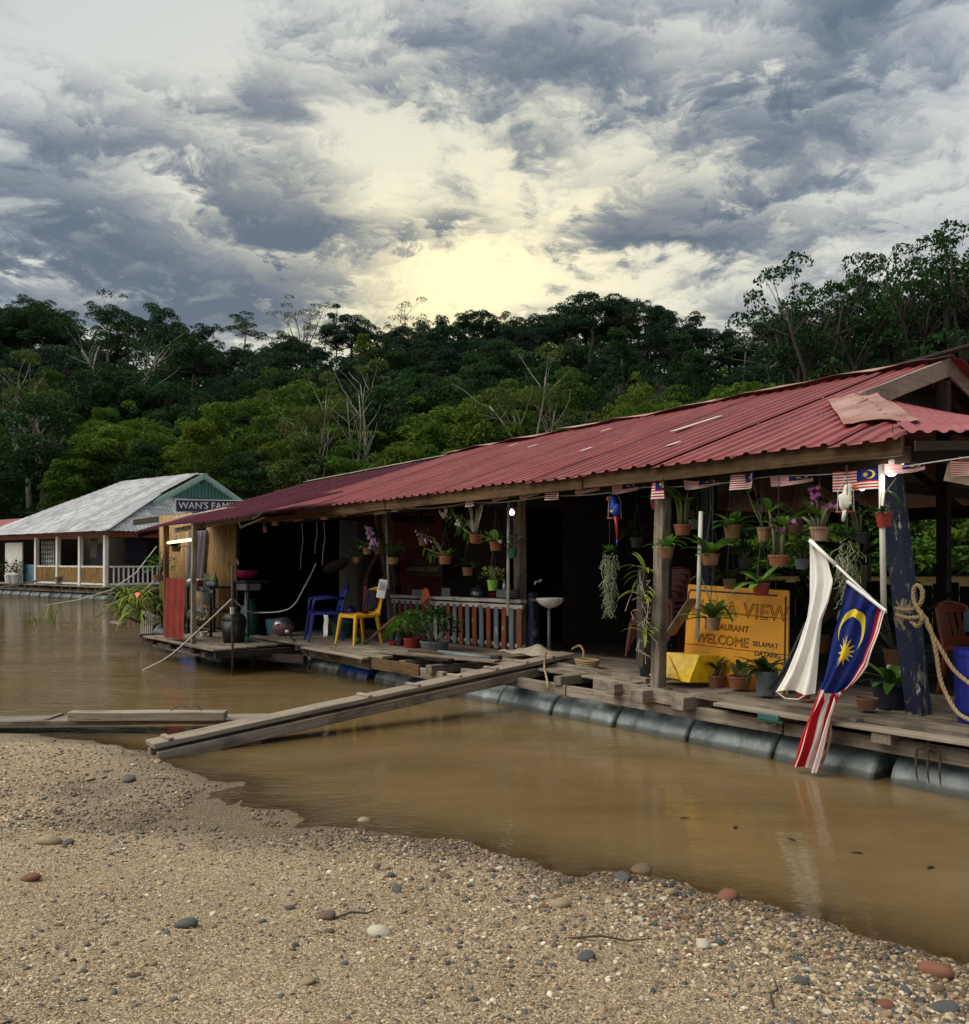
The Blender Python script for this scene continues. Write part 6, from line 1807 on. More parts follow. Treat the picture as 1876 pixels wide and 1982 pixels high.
def person(loc, rotz, label, shirt, hair_long=False, pose='sit', trousers='cloth_navy', s=1.0):
    root = thing('person', label, 'person', loc, rotz)
    if pose == 'sit': hip, knee, foot, hd = .48, (-.42, .50), (-.44, .04), 0.0
    else: hip, knee, foot, hd = .92, (-.02, .48), (0, .04), 0.0
    V, Eg, Rd = [], [], []
    def v(p, r, link=None):
        V.append(tuple(c * s for c in p)); Rd.append(r * s); i = len(V) - 1
        if link is not None: Eg.append((link, i))
        return i
    lean = -.06 if pose == 'sit' else -.16
    pel = v((0, 0, hip), .125); ab = v((0, lean * .4, hip + .20), .125, pel); ch = v((0, lean, hip + .40), .14, ab); nk = v((0, lean * 1.25, hip + .55), .055, ch); h0 = v((0, lean * 1.5, hip + .64), .075, nk); h1 = v((0, lean * 1.55, hip + .74), .092, h0); h2 = v((0, lean * 1.5, hip + .80), .065, h1)
    nose = v((0, lean * 1.5 - .105, hip + .67), .012, h0)
    for sx in (-1, 1):
        sh = v((sx * .17, lean, hip + .46), .06, ch)
        if pose == 'sit': el, wr_ = (sx * .25, lean - .10, hip + .20), (sx * .14, lean - .34, hip + .26)
        else: el, wr_ = (sx * .24, lean - .16, hip + .22), (sx * .18, lean - .34, hip + .02)
        e_ = v(el, .042, sh); w_ = v(wr_, .028, e_); d = (Vector(wr_) - Vector(el)).normalized(); pm = v(Vector(wr_) + d * .06, .032, w_)
        for k, (off_, L) in enumerate(((-.03, .065), (-.01, .08), (.01, .075), (.03, .06))):
            f1 = v(Vector(wr_) + d * .10 + Vector((off_, 0, 0)), .010, pm); v(Vector(wr_) + d * (.10 + L * .7) + Vector((off_, 0, -.015)), .008, f1)
        th = v(Vector(wr_) + d * .05 + Vector((-sx * .04, 0, 0)), .011, pm); v(Vector(wr_) + d * .09 + Vector((-sx * .055, 0, -.01)), .008, th)
        kn = v((sx * .11, knee[0], knee[1]), .065, pel); an = v((sx * .11, foot[0], foot[1] + .05), .042, kn); v((sx * .11, foot[0] - .17, foot[1]), .035, an)
    def skin(name, keep, grow, mat):
        idx = {o_: n_ for n_, o_ in enumerate(keep)}; me = bpy.data.meshes.new(name)
        me.from_pydata([V[i] for i in keep], [(idx[a_], idx[b_]) for a_, b_ in Eg if a_ in idx and b_ in idx], []); me.materials.append(MATS[mat])
        o = bpy.data.objects.new(name, me); COL.objects.link(o); o.parent = root
        sk = o.modifiers.new('skin', 'SKIN'); sk.use_smooth_shade = True
        for n_, i in enumerate(keep): me.skin_vertices[0].data[n_].radius = (Rd[i] + grow, Rd[i] * .85 + grow)
        me.skin_vertices[0].data[0].use_root = True
        o.modifiers.new('sub', 'SUBSURF').render_levels = 2
        return o
    skin('body', list(range(len(V))), 0, 'skin')
    sl = [pel, ab, ch] + [i for i in range(len(V)) if any(abs(V[i][2] / s - zz) < .001 and abs(abs(V[i][0] / s) - xx) < .001 for xx, zz in ((.17, hip + .46),))]
    skin('shirt', sl, .04, shirt)
    legs = [pel] + [i for i in range(len(V)) if abs(abs(V[i][0] / s) - .11) < .001 and V[i][2] / s > foot[1] + .02]
    skin('trousers', legs, .025, trousers)
    hb = MB().ball((0, (lean * 1.5 + .02) * s, (hip + .755) * s), (.098 * s, .105 * s, .092 * s), 14)
    if hair_long: hb.ball((0, (lean * 1.3 + .08) * s, (hip + .62) * s), (.085 * s, .05 * s, .17 * s), 12)
    hb.build('hair', MATS['hair'], root, smooth=True)
    for sx in (-1, 1): MB().ball((sx * .092 * s, lean * 1.5 * s, (hip + .68) * s), (.012 * s, .02 * s, .03 * s), 8).build('ear', MATS['skin'], root, smooth=True)
    return root


person((-3.45, 8.95, .447), math.pi + .5, 'person with dark hair and black top sitting behind the large flag', 'cloth_dark', True)
person((-3.05, 9.95, .447), .15, 'person with dark hair sitting across the table behind the blue post', 'cloth_dark', True)
person((-2.55, 9.95, .447), -.1, 'person in grey t-shirt sitting at the table near the picture edge', 'cloth_grey', False)
person((-13.3, 8.45, .447), .35, 'person in dark clothes bending to a bucket in the dim kitchen doorway', 'cloth_dark', False, 'stand')
for px_, y_, lb in ((-3.4, 8.95, 'beneath the person behind the large flag'), (-3.05, 10.0, 'beneath the person behind the blue post'), (-2.52, 10.0, 'beneath the person in the grey t-shirt')):
    chair('plastic_chair', (px_, y_ + (.0), .44), math.pi + .5 if y_ < 9.5 else 0, 'plastic_orange', 'orange plastic chair ' + lb)

# blue barrel bin at the picture edge
bb = Vector((-2.995, 7.075, 0.45))
o = put(MB().lathe([(.17, 0), (.19, .1), (.20, .5), (.205, .52), (.205, .56), (.19, .56), (.17, .05)], (0, 0, 0), 18).build('plastic_barrel', MATS['plastic_blue'], smooth=False), (bb.x, bb.y + .1, .447)); tag(o, 'bright blue plastic bin on the deck at the picture edge', 'bin')

# ------------------------------------------------------------------ ropes
def rope(pts, r, label, name='rope', n=10, sub=14, cat='rope', mat='rope', laid=True):
    """laid rope: three strands twisted round a smooth path"""
    P_ = [Vector(p) for p in pts]; path = []
    for i in range(len(P_) - 1):
        p0, p1, p2, p3 = P_[max(i - 1, 0)], P_[i], P_[i + 1], P_[min(i + 2, len(P_) - 1)]
        for k in range(sub):
            t = k / sub; path.append(.5 * ((2 * p1) + (p2 - p0) * t + (2 * p0 - 5 * p1 + 4 * p2 - p3) * t * t + (3 * p1 - p0 - 3 * p2 + p3) * t ** 3))
    path.append(P_[-1]); o0 = P_[0]
    mb = MB()
    if laid:
        dist = 0
        for k in range(3):
            q, dist = [], 0
            for i, p in enumerate(path):
                d = (path[min(i + 1, len(path) - 1)] - path[max(i - 1, 0)]).normalized(); a = d.orthogonal().normalized()
                a = Vector((0, 1, 0)) - d * d.y; a = a.normalized() if a.length > .1 else d.orthogonal().normalized(); b = d.cross(a)
                if i: dist += (p - path[i - 1]).length
                ph = dist / (r * 7) * 2 * math.pi + k * 2.094; q.append(p + a * math.cos(ph) * r * .5 + b * math.sin(ph) * r * .5 - o0)
            mb.tube(q, r * .62, 6)
    else: mb.tube([p - o0 for p in path], r, n)
    o = put(mb.build(name, MATS[mat], smooth=True), o0); return tag(o, label, cat)


rope([(-3.578, 7, 1.297), (-3.441, 6.95, 1.296), (-3.351, 6.93, 1.349), (-3.335, 6.93, 1.441), (-3.367, 6.93, 1.488), (-3.403, 6.93, 1.459), (-3.394, 6.92, 1.36), (-3.324, 6.9, 1.244), (-3.37, 6.92, 1.173), (-3.441, 6.95, 1.216)], .016, 'tan mooring rope knotted in a loop round the leaning blue post')
rope([(-3.568, 6.98, 1.249), (-3.439, 6.93, 1.233), (-3.319, 6.93, 1.243), (-3.295, 6.93, 1.177), (-3.203, 6.95, 1), (-3.097, 6.95, 0.845), (-2.892, 6.9, 0.718)], .016, 'tan mooring rope running down from the blue post to the picture edge, upper strand')
rope([(-3.354, 6.92, 1.301), (-3.28, 6.93, 1.166), (-3.233, 6.93, 0.983), (-3.18, 6.9, 0.763), (-3.052, 6.85, 0.57), (-2.921, 6.8, 0.518)], .016, 'tan mooring rope sagging to the deck from the blue post, lower strand')
rope([(-8.171, 7.85, 0.569), (-7.888, 7.7, 0.638), (-7.715, 7.6, 0.582), (-7.648, 7.5, 0.483), (-7.771, 7.5, 0.435)], .014, 'pale rope looped over the deck end of the boarding plank')
rope([(-7.671, 6.95, 0.627), (-7.642, 6.9, 0.466), (-7.149, 6.5, 0.374), (-7.111, 6.48, 0.281)], .013, 'short rope hanging from the boarding plank to the bearer')
rope([(-3.798, 6.4, 0.439), (-3.766, 6.36, 0.349), (-3.8, 6.36, 0.204), (-3.844, 6.36, 0.104)], .011, 'thin rope trailing into the water beside the large flag')
rope([(-14.091, 4.4, -0.013), (-13.84, 4.75, 0.223), (-13.372, 5.1, 0.696), (-12.767, 5.3, 1.12)], .011, 'pale mooring line rising from the water to the rusty pole', laid=False, cat='line', mat='cord_pale')
rope([(-12.767, 5.3, 1.12), (-12.995, 5.6, 0.931), (-13.422, 6, 0.85), (-12.938, 6.3, 0.926), (-12.805, 6.5, 1.274), (-12.618, 6.6, 1.64)], .010, 'pale sagging cable from the rusty pole to the restaurant eave', laid=False, cat='cable', mat='cord_pale')
def world_line(pts, r, label, mat='cord_pale'):
    p0 = Vector(pts[0]); o = MB().tube([Vector(p) - p0 for p in pts], r, 6).build('mooring_line', MATS[mat], smooth=True); o.location = p0; return tag(o, label, 'line')
world_line([(-13.176, 36, 2.24), (-12.468, 32, 1.219), (-11.668, 28, 0.76), (-10.9, 24, 0.615), (-10.264, 21, 0.627)], .018, 'mooring line from the white house porch post slanting down to the water, upper one')
world_line([(-12.769, 35, 1.014), (-11.757, 31, 0.662), (-10.784, 27, 0.513), (-9.717, 23, 0.527)], .018, 'mooring line from the white house porch post slanting down to the water, lower one')

# garden fork hung on the bearer
fk = thing('garden_fork', 'rusty three-pronged fork head hanging on the deck bearer', 'fork', (-3.073, 6.47, 0.337))
MB().tube([(0, .01, .07), (0, 0, -.02)], .013, 8).build('socket', MATS['rust_metal'], fk)
MB().tube([(-.085, 0, -.07), (-.08, 0, -.03), (-.04, 0, 0), (0, 0, .0), (.04, 0, 0), (.08, 0, -.03), (.085, 0, -.07)], .010, 7).build('shoulder', MATS['rust_metal'], fk)
for dx in (-.085, 0, .085): MB().tube([(dx, 0, -.07 if dx else 0), (dx * 1.0, -.01, -.17), (dx * .95 + .015, -.015, -.25)], [.009, .009, .004], 7).build('prong', MATS['rust_metal'], fk)
o = put(MB().bar((-.1, 0, 0), (.1, 0, 0), .05, .05).bar((-.08, 0, -.035), (.12, 0, -.03), .03, .02).build('metal_bracket', MATS['gas_teal'], bevel=.004), (-4.333, 6.4, 0.394)); tag(o, 'teal metal bracket on the deck edge below the yellow sign', 'bracket')

# ------------------------------------------------------------------ pipes, lamps
def pipe(p, q, r, label, mat='pvc'):
    t = Vector(q) - Vector(p); o = put(MB().tube([(0, 0, 0), t], r, 10).build('pipe', MATS[mat], smooth=True), p); return tag(o, label, 'pipe')
pipe((-3.375, 6.42, 1.294), (-3.463, 6.55, 2.402), .022, 'white plastic pipe standing beside the leaning blue post')
pipe((-5.213, 6.58, 0.96), (-5.203, 6.62, 2.128), .020, 'white plastic pipe hanging in front of the yellow sign')
pipe((-8.419, 7, 1.005), (-8.4, 7, 2.499), .018, 'thin white pipe hanging in front of the picket railing')
pipe((-11.621, 7.3, 1.247), (-11.695, 7.3, 2.47), .018, 'thin pale pipe near the pink orchids')


def bulb(p, r, mat, label, energy, cord=.25):
    t = thing('light_bulb', label, 'lamp', p)
    MB().ball((0, 0, 0), (r, r, r * 1.05), 14).build('globe', MATS[mat], t, smooth=True)
    MB().lathe([(r * .45, r * .8), (r * .5, r * 1.7), (r * .3, r * 2.0)], (0, 0, 0), 10).build('socket', MATS['plastic_white'], t)
    MB().tube([(0, 0, r * 1.9), (.01, 0, r * 2 + cord)], .004, 5).build('flex', MATS['cord_dark'], t)
    if energy:
        ld = bpy.data.lights.new('bulb_light', 'POINT'); ld.energy = energy; ld.color = (1, .93, .78); ld.shadow_soft_size = r * 1.2
        lo = bpy.data.objects.new('bulb_light', ld); COL.objects.link(lo); lo.parent = t; lo.location = (0, -r * 2.2, -r * 1.4)
    return t


bulb((-3.42, 6.62, 2.364), .045, 'lamp_white', 'bright round bulb under the corner of the red roof', .8)
bulb((-3.477, 6.9, 2.415), .022, 'lamp_warm', 'small orange bulb beside the bright corner bulb', 0)
bulb((-4.195, 7.6, 2.33), .026, 'lamp_white', 'small white bulb hanging behind the white parrot', 0)
bulb((-8.579, 7.2, 2.28), .032, 'lamp_white', 'lit bulb by the far thin white pipe', .6)
# yellow tube under the lean-to
tu = thing('tube_lamp', 'yellow fluorescent tube under the maroon lean-to', 'lamp', (-14.588, 5.15, 1.992))
d = Vector((-13.826, 5.1, 2.011)) - Vector((-15.279, 5.2, 1.987))
MB().tube([d * -.5, d * .5], .018, 8).build('tube', MATS['tube_yellow'], tu, smooth=True); MB().bar(d * -.52 + Vector((0, .03, .025)), d * .52 + Vector((0, .03, .025)), .03, .025).build('batten', MATS['plastic_white'], tu)
# solar panel on the roof corner, floodlight panel on its stand
sp_ = thing('solar_panel', 'small white solar panel on a bracket at the end of the red eave', 'solar panel', (-14.239, 6.2, 2.416))
q = [Vector(p) - Vector((-14.239, 6.2, 2.416)) for p in ((-14.475, 6.1, 2.352), (-13.805, 6.1, 2.371), (-14.372, 6.5, 2.492), (-14.928, 6.5, 2.497))]
MB().grid([[q[0], q[1]], [q[3], q[2]]]).build('panel', MATS['plastic_white'], sp_, thick=.025)
MB().bar(q[0] + Vector((.1, 0, -.12)), q[2] + Vector((.2, .1, -.02)), .03, .03).bar(q[0] + Vector((.05, 0, -.02)), q[0] + Vector((.12, 0, -.12)), .02, .02).build('bracket', MATS['plastic_white'], sp_)
fl_ = thing('flood_light', 'white ribbed floodlight panel on a thin stand by the yellow chair', 'lamp', (-11.838, 7.277, 0.447), 0)
hd = Vector((-11.234, 6.95, 1.264)) - Vector((-11.838, 7.277, 0.447))
MB().box(hd, (.13, .03, .28), rot=(-.1, .18, .9)).build('head', MATS['plastic_white'], fl_, bevel=.01)
for k in range(7): MB().box(hd + Vector((.016 + .004 * (3 - k), -.014, .09 - k * .025)), (.09, .006, .008), rot=(-.1, .18, .9)).build('rib', MATS['plastic_grey'], fl_)
MB().tube([hd + Vector((.02, .02, -.12)), (-.06, .05, .4), (-.1, 0, 0)], .008, 6).tube([(-.06, .05, .4), (.1, .1, 0)], .008, 6).build('stand', MATS['black_metal'], fl_)

# ------------------------------------------------------------------ sink, bottles, rail clutter
sk = thing('wash_basin', 'white ceramic wash basin on a bracket right of the picket railing', 'sink', (-8.53, 7.8, 1.148))
rows = []
for j in range(9):
    t = j / 8; k = math.cos(t * math.pi / 2) ** .6 if t < 1 else 0; rows.append([(math.cos(a) * .19 * k, math.sin(a) * .16 * k, -t * .13 + .05) for a in np.linspace(0, 2 * math.pi, 25)])
MB().grid(rows).build('bowl', MATS['ceramic'], sk, smooth=True, thick=.012); MB().bar((-.30, .02, .02), (-.12, .02, .02), .22, .03).build('shelf', MATS['brown_timber_x'], sk)
MB().tube([(-.02, 0, -.08), (-.02, 0, -.6), (-.02, .05, -.66)], .02, 8).build('waste_pipe', MATS['plastic_grey'], sk, smooth=True)
tp = put(MB().tube([(0, 0, 0), (0, -.08, .01), (0, -.10, -.03)], .012, 8).bar((-.03, 0, .03), (.03, 0, .03), .012, .012).tube([(0, 0, 0), (0, .0, .03)], .01, 6).build('tap', MATS['plastic_white'], smooth=True), (-8.942, 8, 1.39)); tag(tp, 'white plastic tap above the wash basin', 'tap')
bx = put(MB().box((0, 0, .05), (.26, .16, .11)).build('crate', MATS['plastic_grey'], bevel=.006), (-9.343, 7.75, 1.183)); tag(bx, 'grey box holding soap bottles at the end of the railing', 'box')
for dx, nm in ((-.03, 'left'), (.06, 'right')):
    o = put(MB().lathe([(.022, 0), (.024, .06), (.010, .08), (.008, .10)], (0, 0, 0), 10).tube([(0, 0, .1), (0, 0, .125), (-.03, 0, .125)], .005, 5).build('soap_bottle', MATS['plastic_white'], smooth=True), (Vector((-9.343, 7.75, 1.183)) + Vector((dx, -.02, .106)))); tag(o, 'white pump soap bottle on the grey box, the ' + nm + ' one', 'bottle')
fs = thing('fish_ornament', 'orange and black striped fish cut-out hanging on the railing', 'ornament', (-11.235, 7.72, 1.147), .85)
MB().add([(-.045, 0, .09), (.0, 0, .12), (.045, 0, .09), (.07, 0, -.06), (.05, 0, -.14), (.0, 0, -.20), (-.02, 0, -.14), (-.07, 0, -.08)], [(0, 7, 6, 5, 4, 3, 2, 1)]).build('body', MATS['fish_orange'], fs, thick=.01)
for k in range(4): MB().bar((-.03 + .015 * k, -.008, -.11 + k * .005 - .02 * k), (.055, -.008, -.03 - .032 * k), .004, .014).build('stripe', MATS['sign_black'], fs)
for a, b, mt, lb in ((784, 835, 'plastic_grey', 'grey splashboard on the railing top behind the fish'), (850, 880, 'stone_grey', 'grey block on the railing top right of the fish')):
    pass
o = put(MB().box((0, 0, .07), (.42, .03, .14)).build('board', MATS['stone_grey'], bevel=.01), (-11.963, 8.1, 1.074)); tag(o, 'dull grey board standing on the railing top behind the fish', 'board')
o = put(MB().box((0, 0, .07), (.22, .03, .15)).build('board', MATS['stone_grey'], bevel=.02), (-11.239, 8.1, 1.114)); tag(o, 'small grey board standing on the railing top right of the fish', 'board')
rs = thing('resort_sign', 'dark old name board hanging in the shade above the railing', 'sign', (-12.577, 8.6, 1.549))
MB().box((0, 0, 0), (1.1, .03, .3)).build('board', MATS['brown_timber_x'], rs)
def at_rs(u, v, d): return Vector((u, -.016 - d, v))
lettering('RAINFOREST RESORT', 0, -.02, .10, 'towel', rs, (at_rs, Vector((1, 0, 0)), Vector((0, 0, 1)), Vector((0, -1, 0)), (0, 0, 0)), 0, 1.0, 'CENTER')
wb = put(MB().ball((0, 0, 0), (.42, .16, .10), 14, rot=(0, -.25, 0)).build('wicker_basket', MATS['wicker'], smooth=True), (-14.352, 7.9, 1.587)); tag(wb, 'long dark woven basket hanging behind the plastic chairs', 'basket')

# ------------------------------------------------------------------ deck clutter, far half
gl = thing('clay_barbecue', 'round pinkish pot with silver lid on the deck edge', 'pot', (-13.617, 6.529, 0.44))
MB().lathe([(.06, 0), (.14, .05), (.18, .13), (.175, .2), (.17, .21)], (0, 0, 0), 20).build('bowl', MATS['globe_pink'], gl, smooth=True); MB().lathe([(.178, .2), (.15, .26), (.08, .3), (.0, .31)], (0, 0, 0), 20, closed=False).build('lid', MATS['grey_metal'], gl, smooth=True)
MB().tube([(-.18, 0, .205), (-.1, -.15, .205), (.1, -.15, .205), (.18, 0, .205)], .01, 6).build('rim', MATS['black_metal'], gl)
om = thing('outboard_pole', 'long-shaft propeller pole slanting from the deck into the water', 'propeller', (-13.01, 6.3, 0.541))
pv = Vector((-11.659, 6, 0.263)) - Vector((-13.01, 6.3, 0.541))
MB().tube([(0, 0, 0), pv * .3, pv], .014, 8).build('shaft', MATS['black_metal'], om); MB().ball((0, 0, .02), (.04, .04, .03), 8).build('handle', MATS['plastic_white'], om)
MB().tube([pv, pv + Vector((.12, .1, .08))], .014, 6).ball(pv, (.05, .03, .05), 10).build('gear_head', MATS['black_metal'], om)
for a in (0, 2.1, 4.2): MB().leaf(pv, (math.cos(a), -.3, math.sin(a)), .09, .05, .0, 3).build('blade', MATS['black_metal'], om, thick=.004)
rp = put(MB().tube([(0, 0, -.5), (.005, 0, .4), (0, 0, 1.0), (-.01, 0, 1.6)], .019, 8).build('rusty_pole', MATS['rust_metal'], smooth=True), (-12.654, 5.253, 0)); tag(rp, 'upright rusty pole standing in the water before the kitchen', 'pole')
rb = MB()
for k in range(5): rb.tube([(math.cos(a) * .028, math.sin(a) * .028, .9 + k * .02 + .01 * math.sin(a * 2)) for a in np.linspace(0, 6.3, 12)], .007, 5)
tag(put(rb.build('rope_lashing', MATS['cord_pale'], smooth=True), (-12.654, 5.253, 0)), 'pale rope lashing wound round the rusty pole', 'rope')
# red ribbed sheet standing as a screen
rsx = [Vector(p) for p in ((-14.79, 5, 1.4), (-13.888, 5, 1.398), (-14.806, 4.98, 0.417), (-13.923, 4.98, 0.444))]
rows = []
for t in np.linspace(0, 1, 4):
    a, b = rsx[0].lerp(rsx[2], t), rsx[1].lerp(rsx[3], t); rows.append([a.lerp(b, u) + Vector((0, -.02 * (abs((u * 3) % 1 - .5) < .16), 0)) - rsx[2] for u in np.linspace(0, 1, 19)])
o = put(MB().grid(rows).build('metal_sheet', MATS['red_sheet'], thick=.003), rsx[2]); tag(o, 'red ribbed metal sheet standing upright as a screen at the kitchen edge', 'metal sheet')
# rack with things on it
rk = thing('kitchen_rack', 'black metal rack under the lean-to beside the red sheet', 'rack', (-15.323, 5.844, 0.39))
MB().box((0, .15, .83), (1.15, .55, .03)).build('top_shelf', MATS['black_metal'], rk, bevel=.004); MB().box((.1, .2, .42), (.95, .45, .02)).build('lower_shelf', MATS['black_metal'], rk)
for sx in (-1, 1):
    for sy in (-1, 1): MB().box((sx * .54, .15 + sy * .24, .41), (.04, .04, .82)).build('leg', MATS['black_metal'], rk)
RK = Vector((-15.323, 5.844, 0.39)) + Vector((0, 0, .845))
def on_rack(mb, name, mat, dx, dy, label, cat, **k): return tag(put(mb.build(name, MATS[mat], **k), RK + Vector((dx, dy, 0))), label, cat)
on_rack(MB().lathe([(.055, 0), (.06, .02), (.05, .22), (.052, .23), (.045, .23)], (0, 0, 0), 14).tube([(.05, 0, .19), (.10, 0, .17), (.10, 0, .08), (.055, 0, .05)], .008, 6), 'water_jug', 'green_plastic', .12, .0, 'pale green plastic jug with handle on the black rack', 'jug')
on_rack(MB().lathe([(.04, 0), (.045, .1), (.02, .16), (.012, .2), (.015, .24)], (0, 0, 0), 10), 'glass_bottle', 'plastic_green', .22, .12, 'green bottle behind the jug on the black rack', 'bottle', smooth=True)
on_rack(MB().lathe([(.09, 0), (.11, .05), (.10, .1), (.05, .13), (.0, .135)], (0, 0, 0), 14), 'rice_pot', 'grey_metal', -.42, -.05, 'silver lidded pot at the red sheet end of the black rack', 'pot', smooth=True)
on_rack(MB().box((0, 0, .06), (.26, .18, .12)), 'storage_box', 'plastic_white', -.2, .02, 'white box on the black rack beside the silver pot', 'box', bevel=.008)
on_rack(MB().box((0, 0, .05), (.2, .12, .09)), 'food_box', 'plastic_red', -.06, -.08, 'small red box on the black rack before the jug', 'box', bevel=.006)
on_rack(MB().ball((0, 0, .05), (.12, .09, .06), 8).ball((.12, 0, .04), (.08, .06, .05), 8), 'cloth_bundle', 'cloth_grey', .38, -.02, 'crumpled grey cloth at the bamboo end of the black rack', 'cloth', smooth=True)
jg = put(MB().lathe([(.08, 0), (.095, .2), (.1, .21), (.09, .21), (.07, .02)], (0, 0, 0), 14, rot=(0, .35, 0)).tube([(.07, -.05, .2), (-.02, -.05, .24)], .008, 5).build('measuring_jug', MATS['plastic_grey']), (-13.613, 5.2, 1.015)); tag(jg, 'grey patterned plastic jug hung on the front of the black rack', 'jug')
tr = put(MB().ball((0, 0, .36), (.21, .19, .12), 12).lathe([(.16, 0), (.20, .34), (.19, .34)], (0, 0, 0.0), 14).build('waste_tub', MATS['plastic_black'], smooth=True), (-13.55, 5.65, .39)); tag(tr, 'black tub with a rubbish bag in front of the bamboo wall', 'tub')
b2 = put(MB().lathe([(.05, 0), (.07, .07), (.075, .08), (.068, .08), (.05, .01)], (0, 0, 0), 16).build('bowl', MATS['plastic_white']), (-14.956, 5.695, 0.395)); tag(b2, 'small white bowl on the kitchen deck edge', 'bowl')
wbtl = put(MB().tube([(-.2, 0, 0), (.15, 0, .03), (.2, 0, .05), (.26, 0, .06)], [.11, .11, .05, .03], 12).build('water_bottle', MATS['clear_plastic'], smooth=True), (-14.698, 5.5, 0.775)); tag(wbtl, 'large clear water bottle lying on the rack foot', 'bottle')
pb = put(MB().lathe([(.13, 0), (.19, .11), (.2, .12), (.18, .11), (.12, .01)], (0, 0, 0), 20).build('wash_bowl', MATS['plastic_pink'], smooth=True), (-14.345, 6.2, 1.393)); tag(pb, 'pink washing-up bowl on the outdoor sink', 'bowl')
ss = thing('outdoor_sink', 'dark steel sink frame on thin legs under the pink bowl', 'sink', (-14.323, 6.2, 0.402))
MB().box((0, .05, .93), (.62, .42, .03)).build('worktop', MATS['black_metal'], ss); MB().box((0, .03, .84), (.36, .3, .14)).build('bowl', MATS['grey_metal'], ss, bevel=.02)
for sx in (-1, 1): MB().box((sx * .28, -.1, .46), (.03, .03, .92)).build('leg', MATS['black_metal'], ss)
MB().tube([(.02, -.02, .78), (.02, -.02, .1), (.1, 0, .05)], .025, 8).build('waste_pipe', MATS['plastic_grey'], ss, smooth=True)
gc = thing('gas_cylinder', 'teal gas cylinder under the outdoor sink', 'gas cylinder', (-14.507, 6.169, 0.4))
MB().lathe([(.12, 0), (.15, .03), (.15, .42), (.11, .52), (.05, .55)], (0, .15, 0), 16).build('body', MATS['gas_teal'], gc, smooth=True); MB().lathe([(.08, .54), (.09, .62), (.08, .62)], (0, .15, 0), 12).build('collar', MATS['gas_teal'], gc)
tp2 = put(MB().tube([(0, 0, 0), (.06, 0, -.01), (.06, 0, -.05)], .014, 8).bar((-.03, 0, .035), (.04, 0, .03), .016, .016).build('tap', MATS['plastic_white'], smooth=True), (-14.972, 6.3, 1.653)); tag(tp2, 'white tap on a dark hose above the pink bowl', 'tap')
gcl = thing('green_cloth', 'green cloth hanging over the kitchen deck edge', 'cloth', (-13.644, 5.836, 0.4))
MB().grid([[(-.22 + u * .5, -.12 + .24 * v - .02 * math.sin(u * 9), .03 - (.22 * (1 - v) ** 2 if v < .6 else 0) * (1.2 - u) + .02 * math.sin(u * 11 + v * 5)) for u in np.linspace(0, 1, 15)] for v in np.linspace(0, 1, 8)]).build('cloth', MATS['cloth_green'], gcl, smooth=True, thick=.008)
bkt = put(MB().lathe([(.12, 0), (.15, .28), (.155, .29), (.145, .29), (.12, .02)], (0, 0, 0), 16).build('bucket', MATS['plastic_black'], smooth=False), (-13.1, 7.2, .447)); tag(bkt, 'dark bucket at the feet of the person in the kitchen doorway', 'bucket')
gb2 = put(MB().lathe([(.13, 0), (.16, .25), (.165, .26), (.155, .26), (.12, .02)], (0, 0, 0), 16).build('bucket', MATS['plastic_green'], smooth=False), (-12.52, 7.002, 0.447)); tag(gb2, 'dark green bucket between the two plastic chairs', 'bucket')
bgs = put(MB().ball((0, 0, .2), (.22, .18, .2), 10).ball((.1, .05, .4), (.1, .08, .1), 8).build('plastic_sack', MATS['plastic_blue'], smooth=True), (-12.95, 7.3, .447)); tag(bgs, 'crumpled blue plastic sack in the shade behind the blue armchair', 'sack')
mt = put(MB().grid([[(u * .45, v * .22, .03 + .10 * math.exp(-((u - .1) ** 2 + v * v) * 4) + .012 * math.sin(u * 8 + v * 5)) for u in np.linspace(-1, 1, 17)] for v in np.linspace(-1, 1, 9)]).build('sacking', MATS['towel'], smooth=True, thick=.01), (-8.398, 7.418, 0.5)); tag(mt, 'heap of grey sacking on the deck beside the boarding plank', 'sacking')
pp = put(MB().tube([(-.5, 0, 0), (.45, .1, .0)], .04, 10).build('pipe', MATS['plastic_grey'], smooth=True), (-8.935, 6.693, 0.49)); tag(pp, 'grey drain pipe lying on the loose deck boards', 'pipe')
tn = put(MB().box((0, 0, .16), (.17, .03, .26), rot=(.2, 0, .1)).build('printed_sack', MATS['mint_paint'], bevel=.01), (-3.95, 7.75, .47)); tag(tn, 'pale printed sack standing behind the big dark pot', 'sack')
bdp = thing('notice_panel', 'tan panel hanging under the roof at the picture edge with coloured lights', 'panel', (-3.111, 7, 2.344))
MB().box((.1, 0, 0), (.35, .02, .20), rot=(0, .25, 0)).build('board', MATS['towel'], bdp)
for k, m_ in enumerate(('plastic_red', 'plastic_blue', 'plastic_red', 'plastic_blue')): MB().ball((.05 + k * .035, -.02, -.0 - .004 * k), .012, 8).build('bead', MATS[m_], bdp)

